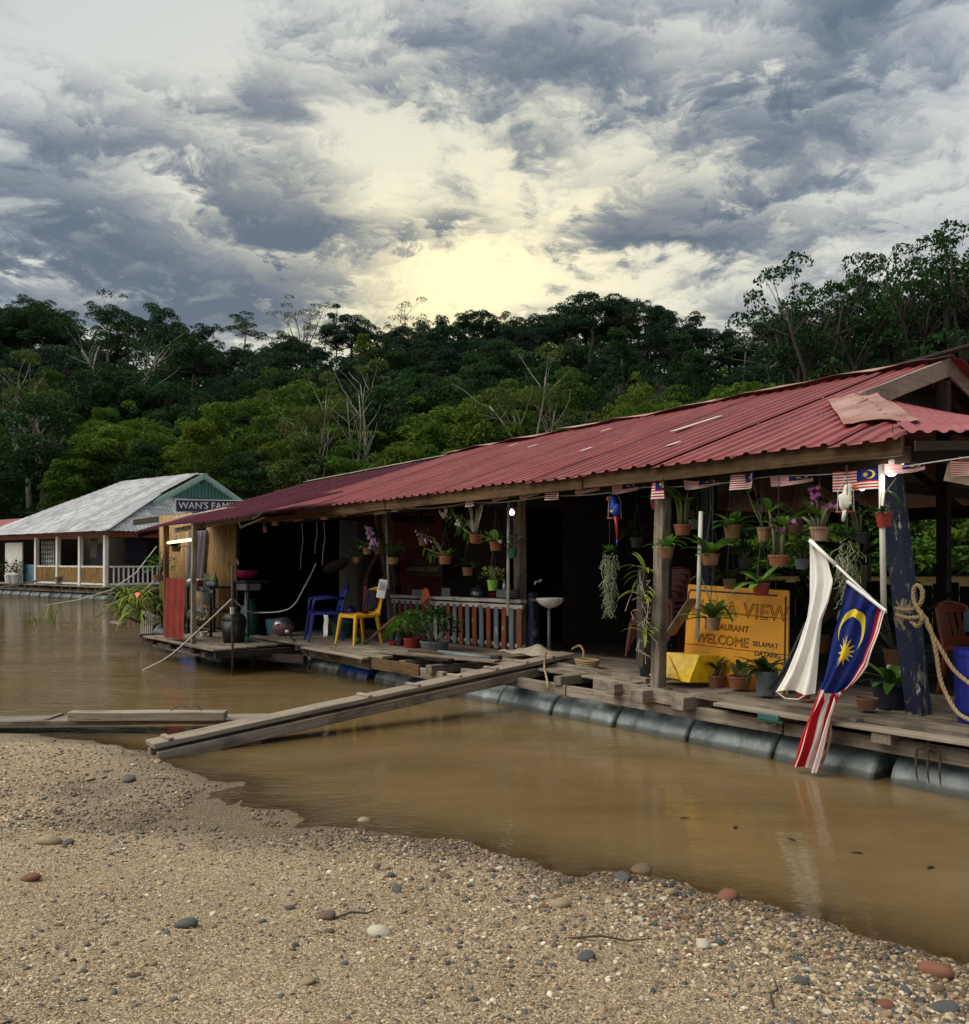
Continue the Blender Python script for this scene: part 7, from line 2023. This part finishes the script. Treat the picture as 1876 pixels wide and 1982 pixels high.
# ------------------------------------------------------------------ overhanging pandan and clutter at the upstream end
def at_deck(px, py, z): pass
pd = thing('pandan_plant', 'drooping yellow-green pandan clump leaning over the water by the kitchen', 'plant', (-18.974, 5.789, 0.05))
lf = MB(); rg = random.Random(12)
cen = [Vector(p) - Vector((-18.974, 5.789, 0.05)) for p in ((-18.149, 5.35, 0.921), (-17.185, 5.3, 0.761), (-18.899, 5.5, 0.576))]
for c in cen:
    for i in range(42): a = rg.uniform(0, 6.28); lf.leaf(c + Vector((rg.uniform(-.06, .06), rg.uniform(-.06, .06), rg.uniform(-.1, .1))), (math.cos(a) * .8 - .15, math.sin(a) * .8, rg.uniform(.1, 1.5)), rg.uniform(.5, .95), .045, 2.2, 7)
lf.build('leaves', MATS['plant_yellow'], pd)
stm = MB()
for c in cen: stm.tube([(.25, .3, .25), c * .6 + Vector((.1, .1, .1)), c], .022, 6)
stm.build('stems', MATS['bark_dark'], pd, smooth=True)
bs = thing('shade_plant', 'dark leafy plants behind the slatted crate at the kitchen end', 'plant', (-17.061, 5.565, 0.35))
lf = MB()
for i in range(60): a = rg.uniform(0, 6.28); lf.leaf((rg.uniform(-.4, .4), rg.uniform(0, .5), rg.uniform(.0, .5)), (math.cos(a), math.sin(a), rg.uniform(.3, 1.8)), rg.uniform(.35, .7), .06, 1.3, 5)
lf.build('leaves', MATS['plant_dark'], bs)
cr = thing('slatted_crate', 'white slatted rack leaning at the water side of the kitchen', 'rack', (-17.981, 5.615, 0.25))
for k in range(6): MB().bar((-.05 + k * .13, 0, 0), (-.08 + k * .13, .02, .42), .03, .02, up=(0, 1, 0)).build('slat', MATS['white_paint'], cr)
MB().bar((-.25, .03, .44), (.7, .03, .38), .03, .04).bar((-.2, .03, -.03), (.75, -.05, -.08), .03, .04).build('rail', MATS['white_paint'], cr)
o = put(MB().ball((0, 0, 0), (.19, .1, .13), 12, rot=(0, .3, 0)).build('printed_bag', MATS['fish_orange'], smooth=True), (-17.672, 5.45, 0.934)); tag(o, 'orange printed plastic bag on the slatted rack', 'bag')
o = put(MB().bar((-.4, 0, 0), (.4, 0, .0), .1, .05, seg=3, jit=.006).build('loose_board', MATS['grey_timber_x'], bevel=.004), (-18.484, 5.3, 0.439)); tag(o, 'grey board sticking out over the water at the kitchen end', 'board')
for i, (px_, lb) in enumerate((((-16.738, 5.459, 0.28), 'upper'), ((-16.978, 5.586, 0.18), 'lower'))):
    o = put(MB().bar((-.45, 0, 0), (.5, .05, 0), .3, .06, seg=3, jit=.008).build('float_timber', MATS['dark_timber_x'], bevel=.004), px_); tag(o, 'dark floating timber below the slatted rack, ' + lb + ' one', 'timber')
# grass tufts in the shallows
for i, (p, s_, lb) in enumerate((((-11.54, 23.892, 0), .9, 'larger'), ((-12.063, 23.892, 0), .55, 'smaller'))):
    lf = MB(); rg = random.Random(30 + i)
    for k in range(14): a = rg.uniform(0, 6.28); lf.leaf((rg.uniform(-.25, .25) * s_, rg.uniform(-.1, .1), -.02), (math.cos(a) * .6, math.sin(a) * .3, rg.uniform(.3, 1.6)), rg.uniform(.4, .9) * s_, .03, 1.0, 5)
    t = bpy.data.objects.new('water_grass', None); COL.objects.link(t); t.location = p; tag(t, lb + ' tuft of thin grass standing in the river before the white house', 'grass tuft')
    lf.build('blades', MATS['plant_yellow'], t)

# ------------------------------------------------------------------ things on and by the white house
def wh(px, py, Y): return Vector(((px - 938) / 1735 * Y, Y, 1.68 + (1085 - py) / 1735 * Y))
ns = bpy.data.objects.new('name_sign', None); COL.objects.link(ns); c = wh(373, 979, 37.5); ns.location = c; ns.rotation_euler = (0, 0, .25); tag(ns, 'dark blue name sign with pale letters under the white house gable', 'sign')
MB().box((.75, 0, 0), (2.8, .06, .46)).build('board', MATS['sign_night'], ns); MB().box((.75, .01, 0), (2.88, .04, .54)).build('frame', MATS['plastic_white'], ns)
cu = lettering("WAN'S FAMILY", 0, 0, .38, 'sign_letter', ns, (lambda u, v, d: Vector((-.56, -.035, .0)), Vector((1, 0, 0)), Vector((0, 0, 1)), Vector((0, -1, 0)), (0, 0, 0)))
for px, py, w_, h_, m_, lb in ((182, 1062, .45, .9, 'towel', 'tan towel hanging between the white house posts'), (144, 1120, .45, .75, 'cloth_stripe', 'striped cloth hung over the white house railing'), (263, 1065, 1.5, 1.1, 'cloth_navy', 'dark blue life vests hung in the white house porch')):
    Y = 41.5 if px < 200 else 40.5
    c = wh(px, py, Y); mb = MB().grid([[(u * w_ / 2, .03 * math.sin(u * 7 + j), h_ / 2 - j * h_ / 5) for u in np.linspace(-1, 1, 9)] for j in range(6)])
    o = mb.build('hanging_cloth', MATS[m_], smooth=True, thick=.02); o.location = c; o.rotation_euler = (0, 0, -.5); tag(o, lb, 'cloth')
bx_ = MB().box((0, 0, .45), (1.7, .7, .9)).build('blue_chest', MATS['skyblue_paint'], bevel=.02); bx_.location = wh(68, 1130, 43.5) * 1; bx_.location.z = .58; bx_.rotation_euler = (0, 0, -.6); tag(bx_, 'pale blue wooden chest on the white house deck', 'chest')
pl = MB().bar((-2.6, 0, -.35), (2.2, 0, .5), .35, .08).build('ramp_board', MATS['grey_timber_x']); pl.location = wh(45, 1140, 40); pl.location.z = .55; pl.rotation_euler = (0, 0, .1); tag(pl, 'sloping ramp board against the white house deck', 'board')
for i, (px, py) in enumerate(((18, 1118), (30, 1122))):
    t = bpy.data.objects.new('deck_pot', None); COL.objects.link(t); c = wh(px, 1132, 43); c.z = .6; t.location = c; tag(t, 'pot plant on the far hut deck, ' + ('nearer the picture edge' if i == 0 else 'nearer the blue chest'), 'pot plant')
    pot_mesh(.45, .4).build('pot', MATS['plastic_white'], t); lf, stm = foliage('bush', .8, random.Random(i)); lf.v = [(a, b, c_ + .35) for a, b, c_ in lf.v]; lf.build('leaves', MATS['plant_dark'], t)

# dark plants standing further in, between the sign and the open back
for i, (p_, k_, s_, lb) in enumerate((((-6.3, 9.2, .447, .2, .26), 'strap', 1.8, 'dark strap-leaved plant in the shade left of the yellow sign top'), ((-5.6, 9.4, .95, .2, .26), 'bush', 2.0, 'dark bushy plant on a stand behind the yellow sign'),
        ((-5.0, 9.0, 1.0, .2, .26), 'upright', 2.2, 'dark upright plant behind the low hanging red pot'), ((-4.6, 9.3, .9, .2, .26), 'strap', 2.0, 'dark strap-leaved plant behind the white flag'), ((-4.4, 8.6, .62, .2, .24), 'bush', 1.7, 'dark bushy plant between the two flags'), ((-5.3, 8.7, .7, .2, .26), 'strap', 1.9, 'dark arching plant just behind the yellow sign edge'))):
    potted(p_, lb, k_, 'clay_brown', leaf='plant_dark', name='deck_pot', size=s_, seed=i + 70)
ps = thing('plant_stand', 'dark plant bench behind the yellow sign', 'bench', (-5.1, 9.15, .447))
MB().box((0, 0, .43), (1.7, .8, .05)).build('top', MATS['dark_timber_x'], ps)
for sx in (-1, 1):
    for sy in (-1, 1): MB().box((sx * .75, sy * .33, .2), (.08, .08, .41)).build('leg', MATS['dark_timber_z'], ps)

# drifting leaves on the river
for i, (p_, lb) in enumerate((((1.3, 5.827, 0.004), 'nearest the shore of the line'), ((1.579, 5.624, 0.004), 'second in the line'), ((1.853, 5.385, 0.004), 'in the middle of the line'), ((2.142, 5.147, 0.004), 'fourth in the line'), ((2.436, 4.904, 0.004), 'at the picture edge end of the line'))):
    o = MB().leaf((-.03, 0, 0), (1, .2, .05), .07, .022, .1, 4).build('floating_leaf', MATS['sign_black']); o.location = p_; o.rotation_euler = (0, 0, i * .9); tag(o, 'small dark leaf drifting on the brown water, ' + lb, 'leaf')

# more household clutter
tb2 = thing('side_table', 'low table with red cloth in the shade behind the picket railing', 'table', (-10.6, 8.55, .447))
MB().box((0, 0, .60), (1.2, .5, .04)).build('table_top', MATS['brown_timber_x'], tb2); MB().box((0, 0, .626), (1.24, .54, .008)).box((0, -.27, .54), (1.24, .008, .17)).build('cloth', MATS['cloth_maroon'], tb2)
for sx in (-1, 1):
    for sy in (-1, 1): MB().box((sx * .54, sy * .2, .29), (.05, .05, .58)).build('leg', MATS['brown_timber_z'], tb2)
def prop(mb, name, mat, loc, label, cat, rz=0.0, **k): return tag(put(mb.build(name, MATS[mat], **k), loc, rz), label, cat)
prop(MB().lathe([(.09, 0), (.15, .10), (.155, .11), (.14, .1), (.08, .01)], (0, 0, 0), 18), 'bowl', 'plastic_red', (-10.45, 8.5, 1.08), 'red bowl on the low table behind the picket railing', 'bowl', smooth=True)
prop(MB().lathe([(.11, 0), (.13, .08), (.10, .17), (.03, .2), (.02, .22)], (0, 0, 0), 16), 'kettle', 'grey_metal', (-10.95, 8.5, 1.08), 'dull metal kettle on the low table behind the picket railing', 'kettle', smooth=True)
prop(MB().grid([[(-.06 + .12 * u + .01 * math.sin(v * 9), .02 * math.sin(u * 7 + v * 3), -.34 * v) for u in np.linspace(0, 1, 7)] for v in np.linspace(0, 1, 8)]), 'rag', 'cloth_white', (CB.x + .33, CB.y - .02, .86), 'white rag hanging from the blue armchair', 'rag', smooth=True, thick=.006)
for i, (dx, dy, m_, lb) in enumerate(((.0, .0, 'plastic_green', 'green'), (.11, .05, 'plastic_blue', 'blue'), (.2, -.02, 'clear_plastic', 'clear'))):
    prop(MB().lathe([(.035, 0), (.04, .02), (.04, .17), (.015, .23), (.014, .26)], (0, 0, 0), 12), 'bottle', m_, (CH.x + .42 + dx, CH.y + .35 + dy, .447), lb + ' bottle standing on the deck beside the yellow chair', 'bottle', smooth=True)
prop(MB().ball((0, 0, .055), .055, 12), 'ball', 'plastic_green', (CH.x + .05, CH.y - .02, .447), 'small green ball under the yellow chair', 'ball', smooth=True)
prop(MB().box((0, 0, .12), (.42, .3, .24)).box((0, -.152, .17), (.38, .006, .03)), 'wooden_crate', 'brown_timber_x', (-11.9, 7.6, .447), 'brown wooden crate behind the yellow chair', 'crate', bevel=.006)
prop(MB().lathe([(.13, 0), (.17, .26), (.175, .27), (.16, .27), (.12, .02)], (0, 0, 0), 18), 'basin', 'skyblue_paint', (-14.3, 6.7, .41), 'pale blue tub behind the gas cylinder', 'tub')
prop(MB().bar((0, 0, 0), (.55, .18, .42), .03, .03), 'broom_handle', 'brown_timber_x', (CH.x + .15, CH.y + .05, .46), 'dark stick leaning up past the yellow chair leg', 'stick')
hk = thing('hanging_strings', 'pale knotted strings hanging in the dark kitchen opening', 'string', (-13.4, 6.75, 2.3))
for dx, L in ((0, .75), (.5, .5), (.75, .7)):
    MB().tube([(dx, 0, 0), (dx + .02, .01, -L * .4), (dx - .03, 0, -L * .7), (dx - .05, 0, -L)], .006, 5).build('strand', MATS['cord_pale'], hk)
# coil of rope on the deck edge and a tyre fender
cp = MB()
for k in range(4): cp.tube([(math.cos(a) * (.13 + .008 * k), math.sin(a) * (.10 + .006 * k), .015 + k * .024 + .004 * math.sin(a * 3)) for a in np.linspace(0, 6.4, 26)], .013, 6)
prop(cp, 'rope_coil', 'rope', (-7.35, 7.3, .45), 'coil of tan rope on the deck at the end of the boarding plank', 'rope', smooth=True)

# more hanging baskets crowding the near half
for sp_, lb, k_, m_, lf_, sz in (((-5.656, 7.1, 1.991, 0.092, 0.132), 'small grey hanging pot just right of the post pot with upright orchid', 'bush', 'plastic_grey', 'plant_green', 1.3),
        ((-5.013, 7, 1.608, 0.086, 0.114), 'small dark hanging pot between the two rows of clay pots', 'dense', 'plastic_black', 'plant_dark', 1.3),
        ((-4.478, 7, 1.92, 0.09, 0.136), 'clay hanging pot of arching leaves left of the magenta orchids', 'strap', 'clay_brown', 'plant_green', 1.3),
        ((-5.173, 7, 1.414, 0.097, 0.126), 'brown hanging basket just over the top edge of the yellow sign', 'strap', 'clay_brown', 'plant_dark', 1.2),
        ((-4.355, 6.9, 1.605, 0.089, 0.124), 'dark hanging pot half behind the white flag', 'dense', 'plastic_grey', 'plant_green', 1.2),
        ((-3.813, 6.9, 1.818, 0.092, 0.126), 'dark hanging pot behind the long moss', 'bush', 'plastic_black', 'plant_green', 1.5),
        ((-9.498, 7.2, 1.481, 0.11, 0.151), 'small clay hanging pot left of the lime green bucket', 'strap', 'clay_brown', 'plant_dark', 1.3),
        ((-10.53, 7.2, 1.893, 0.117, 0.161), 'clay hanging pot high over the railing behind the white orchids', 'bush', 'clay_brown', 'plant_dark', 1.5),
        ((-6.693, 7.4, 1.822, 0.113, 0.147), 'dark hanging pot between the blue parrot and the weathered post', 'strap', 'plastic_black', 'plant_dark', 1.3)):
    potted(sp_, lb, k_, m_, leaf=lf_, hang=2.45, size=sz)

# ------------------------------------------------------------------ stones on the beach
def stone_mat(name, a, b, c):
    m, nt, bs = base(name)
    v = objvec(nt); n1 = noise(nt, v, 22, 6, 0.65); n2 = noise(nt, v, 70, 4, 0.6)
    col = ramp(nt, n1, [(0.3, a), (0.6, b), (0.8, c)]); col = mixc(nt, n2.step(.6, .7) * .4, col, tuple(x * .5 for x in a))
    r = objrandom(nt); col = mixc(nt, r * .4, col, tuple(x * .55 for x in b))
    nt.links.new(col, bs.inputs['Base Color']); bs.inputs['Roughness'].default_value = 0.6; bump(nt, bs, n1 + n2 * .3, 0.004)
    return m


STONES = [('slate', 'dark slate-grey', stone_mat('stone_slate', (.055, .055, .054), (.10, .102, .10), (.17, .165, .155))),
          ('brown', 'brown', stone_mat('stone_brown', (.11, .066, .04), (.19, .12, .075), (.27, .19, .12))),
          ('tan', 'tan', stone_mat('stone_tan', (.28, .20, .11), (.40, .30, .18), (.52, .42, .28))),
          ('white', 'creamy white', stone_mat('stone_white', (.52, .46, .34), (.66, .60, .48), (.78, .73, .62))),
          ('rust', 'reddish', stone_mat('stone_rust', (.15, .055, .03), (.24, .095, .05), (.32, .16, .10)))]


def stone_mesh(seed, mat):
    rg = np.random.default_rng(seed); bm = bmesh.new(); bmesh.ops.create_icosphere(bm, subdivisions=2, radius=1.0)
    dirs = rg.normal(size=(7, 3)); dirs /= np.linalg.norm(dirs, axis=1)[:, None]; lim = rg.uniform(.62, .95, 7)
    for v in bm.verts:
        p = np.array(v.co)
        for d, l in zip(dirs, lim):
            k = p @ d
            if k > l: p = p - d * (k - l) * .85
        v.co = p * (1 + rg.normal() * .015)
    me = bpy.data.meshes.new('stone'); bm.to_mesh(me); bm.free(); me.materials.append(mat); me.polygons.foreach_set('use_smooth', [True] * len(me.polygons))
    return me


def in_view(x, y, z=0.1):
    px = 938 + 1735 * x / y; py = 1085 + 1735 * (EYE - z) / y
    return -10 < px < 1890 and py < 1995


SHORE = [(px, py) for px, py in ((420, 1593), (560, 1606), (700, 1614), (850, 1632), (1000, 1664), (1200, 1695), (1300, 1723), (1450, 1750), (1600, 1799), (1750, 1844), (1876, 1884))]


def build_stones():
    rg = random.Random(99); meshes = {(k, j): stone_mesh(j * 10 + i, m) for i, (k, _, m) in enumerate(STONES) for j in range(3)}
    zones = {'band': ('in the stony band along the waterline', 'stones of the stony band'), 'open': ('lying scattered on the open sand', 'stones scattered on the sand'), 'spit': ('on the gravel spit by the low walkway', 'stones on the gravel spit')}
    spots = []
    tries = 0
    while len(spots) < 296 and tries < 40000:
        tries += 1; q = rg.random()
        if q < .70:                                              # stony band, widening to the right
            t = rg.random() ** .7 * (len(SHORE) - 1); i = min(int(t), len(SHORE) - 2); f = t - i
            px = SHORE[i][0] + (SHORE[i + 1][0] - SHORE[i][0]) * f; py = SHORE[i][1] + (SHORE[i + 1][1] - SHORE[i][1]) * f + abs(rg.gauss(0, 1)) * (14 + 60 * px / 1876) + 3; zn = 'band'
        elif q < .95: px, py, zn = 1876 * rg.random() ** .7, rg.uniform(1610, 1985), 'open'
        else: px, py, zn = rg.uniform(0, 420), rg.uniform(1440, 1590), 'spit'
        y = 1735 * (EYE - .08) / (py - 1085); x = (px - 938) / 1735 * y; z = float(beach_z(x, y)[0])
        if z < (-.012 if zn == 'band' else .006) or not in_view(x, y): continue
        s = (rg.lognormvariate(math.log(.015), .42)) * (1.0 if zn == 'band' else .82 if zn == 'open' else 1.15)
        s = min(s, .05)
        if any((x - a) ** 2 + (y - b) ** 2 < (s + c) ** 2 for a, b, c in spots): continue
        spots.append((x, y, s)); k = rg.choices(range(5), (18, 30, 30, 12, 10))[0]
        o = bpy.data.objects.new('stone', meshes[(STONES[k][0], rg.randrange(3))]); COL.objects.link(o)
        sx = s * rg.uniform(1.0, 1.5); sz = s * rg.uniform(.4, .75); o.scale = (sx, s * rg.uniform(.8, 1.0), sz); o.location = (x, y, z + sz * .28)
        o.rotation_euler = (rg.gauss(0, .15), rg.gauss(0, .15), rg.uniform(0, 6.28))
        side = 'below the boarding plank' if px < 700 else 'below the open water' if px < 1300 else 'below the flags'
        if zn == 'open' and py > 1820: side = 'near the lower picture edge'
        tag(o, STONES[k][1] + (' flat' if sz < s * .5 else ' rounded') + ' stone ' + zones[zn][0] + (', ' + side if zn != 'spit' else ''), 'stone', STONES[k][1] + ' ' + zones[zn][1])
    # stones one can point to
    for px, py, s, k, lb in ((1242, 1672, .062, 1, 'large smooth brown stone standing in the water at the shore'), (1205, 1697, .045, 0, 'black wet stone by the large smooth brown one'), (1405, 1730, .06, 4, 'wet red-brown flat stone right at the waterline'),
                             (1812, 1885, .06, 4, 'red brick-like stone at the shore near the picture edge'), (735, 1865, .045, 3, 'white angular stone alone on the sand'), (632, 1828, .04, 1, 'brown boulder-like stone on the middle sand'),
                             (705, 1577, .045, 2, 'pale stone awash in the rippled shallows'), (1135, 1915, .035, 0, 'blue-grey smooth oval pebble by the thin twig'), (250, 1510, .05, 0, 'dark wet stone at the tip of the gravel spit'), (60, 1760, .04, 4, 'rusty red stone on the sand at the picture edge'),
                             (95, 1660, .06, 2, 'flat tan slab among the stones at the picture edge'), (130, 1663, .035, 0, 'black curled stone beside the flat tan slab')):
        y = 1735 * (EYE - .03) / (py - 1085); x = (px - 938) / 1735 * y; z = float(beach_z(x, y)[0])
        o = bpy.data.objects.new('stone', meshes[(STONES[k][0], len(lb) % 3)]); COL.objects.link(o); o.scale = (s * 1.2, s, s * .6); o.location = (x, y, max(z, -.02) + s * .22); o.rotation_euler = (.1, .1, px); tag(o, lb, 'stone')
    # twigs
    for px, py, L, a, lb in ((1180, 1838, .34, -.1, 'thin dry twig lying on the sand near the centre'), (690, 1790, .2, .4, 'short dark twig on the middle sand'), (1500, 1935, .22, 1.2, 'bent twig among the stones at the lower edge')):
        y = 1735 * (EYE - .1) / (py - 1085); x = (px - 938) / 1735 * y; z = float(beach_z(x, y)[0]) + .012
        o = MB().tube([(-L / 2, 0, 0), (-L * .1, .012, .012), (L * .2, -.008, .004), (L / 2, .01, .01)], [.005, .005, .004, .002], 6).build('twig', MATS['bark_dark'], smooth=True); o.location = (x, y, z); o.rotation_euler = (0, 0, a); tag(o, lb, 'twig')


build_stones()


def build_gravel():
    """all the small stuff nobody could count: points carrying size and turn, each an ellipsoid grain"""
    rg = np.random.default_rng(3); N = 300000
    py = rg.uniform(0, 1, N) ** .85 * 560 + 1432; px = rg.uniform(-30, 1910, N)
    y = 1735 * (EYE - .08) / (py - 1085); x = (px - 938) / 1735 * y; z = beach_z(x, y)
    for _ in range(3): y = 1735 * (EYE - np.clip(z, -.1, .6)) / (py - 1085); x = (px - 938) / 1735 * y; z = beach_z(x, y)
    # distance below the shoreline decides how stony it is
    sh = np.interp(px, [a for a, b in SHORE], [b for a, b in SHORE]); band = np.exp(-np.maximum(py - sh, 0) / (30 + 0.05 * np.clip(px, 0, 1876)))
    patch = vnoise(x * 1.3, y * 1.3, 9) + vnoise(x * 3.7, y * 3.7, 8) * .6
    keep = (z > np.where(px < 640, .007, .003)) & (rg.uniform(0, 1, N) < np.clip(.20 + patch * .8 + band * .8 + (px / 1876 - .3) * .35 * (py > 1800), .06, 1))
    keep &= (rg.uniform(0, 1, N) < np.where((px < 480) & (py < 1600), .45, 1.0))
    x, y, z, band = x[keep], y[keep], z[keep], band[keep]; n = len(x)
    s = np.exp(rg.normal(math.log(.0017), .45, n)) * (1 + 1.1 * band * rg.uniform(0, 1, n)) * np.where(rg.uniform(0, 1, n) < .07, 2.3, 1.0); s = s * np.where(rg.uniform(0, 1, n) < .03 + .11 * band + .05 * np.clip(px[keep] / 1876 - .35, 0, 1), 2.9, 1.0); s = np.clip(s * (0.60 + 0.085 * y), .0009, .012)
    me = bpy.data.meshes.new('gravel'); me.vertices.add(n); me.vertices.foreach_set('co', np.stack([x, y, z + s * .25], 1).astype(np.float32).ravel())
    sc = me.attributes.new('scl', 'FLOAT_VECTOR', 'POINT'); sc.data.foreach_set('vector', np.stack([s * rg.uniform(1, 1.6, n), s, s * rg.uniform(.45, .9, n)], 1).astype(np.float32).ravel())
    rt = me.attributes.new('rot', 'FLOAT_VECTOR', 'POINT'); rt.data.foreach_set('vector', np.stack([rg.normal(0, .25, n), rg.normal(0, .25, n), rg.uniform(0, 6.28, n)], 1).astype(np.float32).ravel())
    o = bpy.data.objects.new('gravel', me); COL.objects.link(o); tag(o, 'small mixed gravel and coarse grains covering the beach', 'gravel', kind='stuff')
    m, nt, b = base('gravel_grains'); r = objrandom(nt)
    col = ramp(nt, r, [(0.0, (.05, .05, .05)), (.20, (.11, .10, .09)), (.30, (.17, .105, .062)), (.48, (.28, .19, .105)), (.70, (.38, .28, .165)), (.88, (.48, .38, .25)), (.96, (.68, .60, .46)), (1.0, (.22, .09, .05))])
    g = nt.nodes.new('ShaderNodeNewGeometry'); sp = nt.nodes.new('ShaderNodeSeparateXYZ'); nt.links.new(g.outputs['Position'], sp.inputs[0])
    wet = 1.0 - (E(nt, sp.outputs[2]) + (noise(nt, g.outputs['Position'], 1.6, 6, 0.6) - 0.5) * 0.05).step(0.012, 0.075)      # soaked by the lapping water
    col = mixc(nt, wet * .85, col, mixc(nt, 1.0, col, (.40, .34, .27), 'MULTIPLY'))
    nt.links.new((.7 - wet * .45).s, b.inputs['Roughness']); nt.links.new(col, b.inputs['Base Color'])
    ng = bpy.data.node_groups.new('gravel_grains', 'GeometryNodeTree')
    ng.interface.new_socket('Geometry', in_out='INPUT', socket_type='NodeSocketGeometry'); ng.interface.new_socket('Geometry', in_out='OUTPUT', socket_type='NodeSocketGeometry')
    N_ = ng.nodes.new; gi, go = N_('NodeGroupInput'), N_('NodeGroupOutput')
    ico = N_('GeometryNodeMeshIcoSphere'); ico.inputs['Radius'].default_value = 1; ico.inputs['Subdivisions'].default_value = 2
    sm = N_('GeometryNodeSetShadeSmooth'); mt = N_('GeometryNodeSetMaterial'); mt.inputs['Material'].default_value = m
    inst = N_('GeometryNodeInstanceOnPoints'); a1, a2 = N_('GeometryNodeInputNamedAttribute'), N_('GeometryNodeInputNamedAttribute')
    for a, nm in ((a1, 'rot'), (a2, 'scl')): a.data_type = 'FLOAT_VECTOR'; a.inputs['Name'].default_value = nm
    L = ng.links.new; L(ico.outputs[0], sm.inputs[0]); L(sm.outputs[0], mt.inputs[0]); L(mt.outputs[0], inst.inputs['Instance']); L(gi.outputs[0], inst.inputs['Points'])
    L(a1.outputs[0], inst.inputs['Rotation']); L(a2.outputs[0], inst.inputs['Scale']); L(inst.outputs[0], go.inputs[0])
    md = o.modifiers.new('grains', 'NODES'); md.node_group = ng


build_gravel()
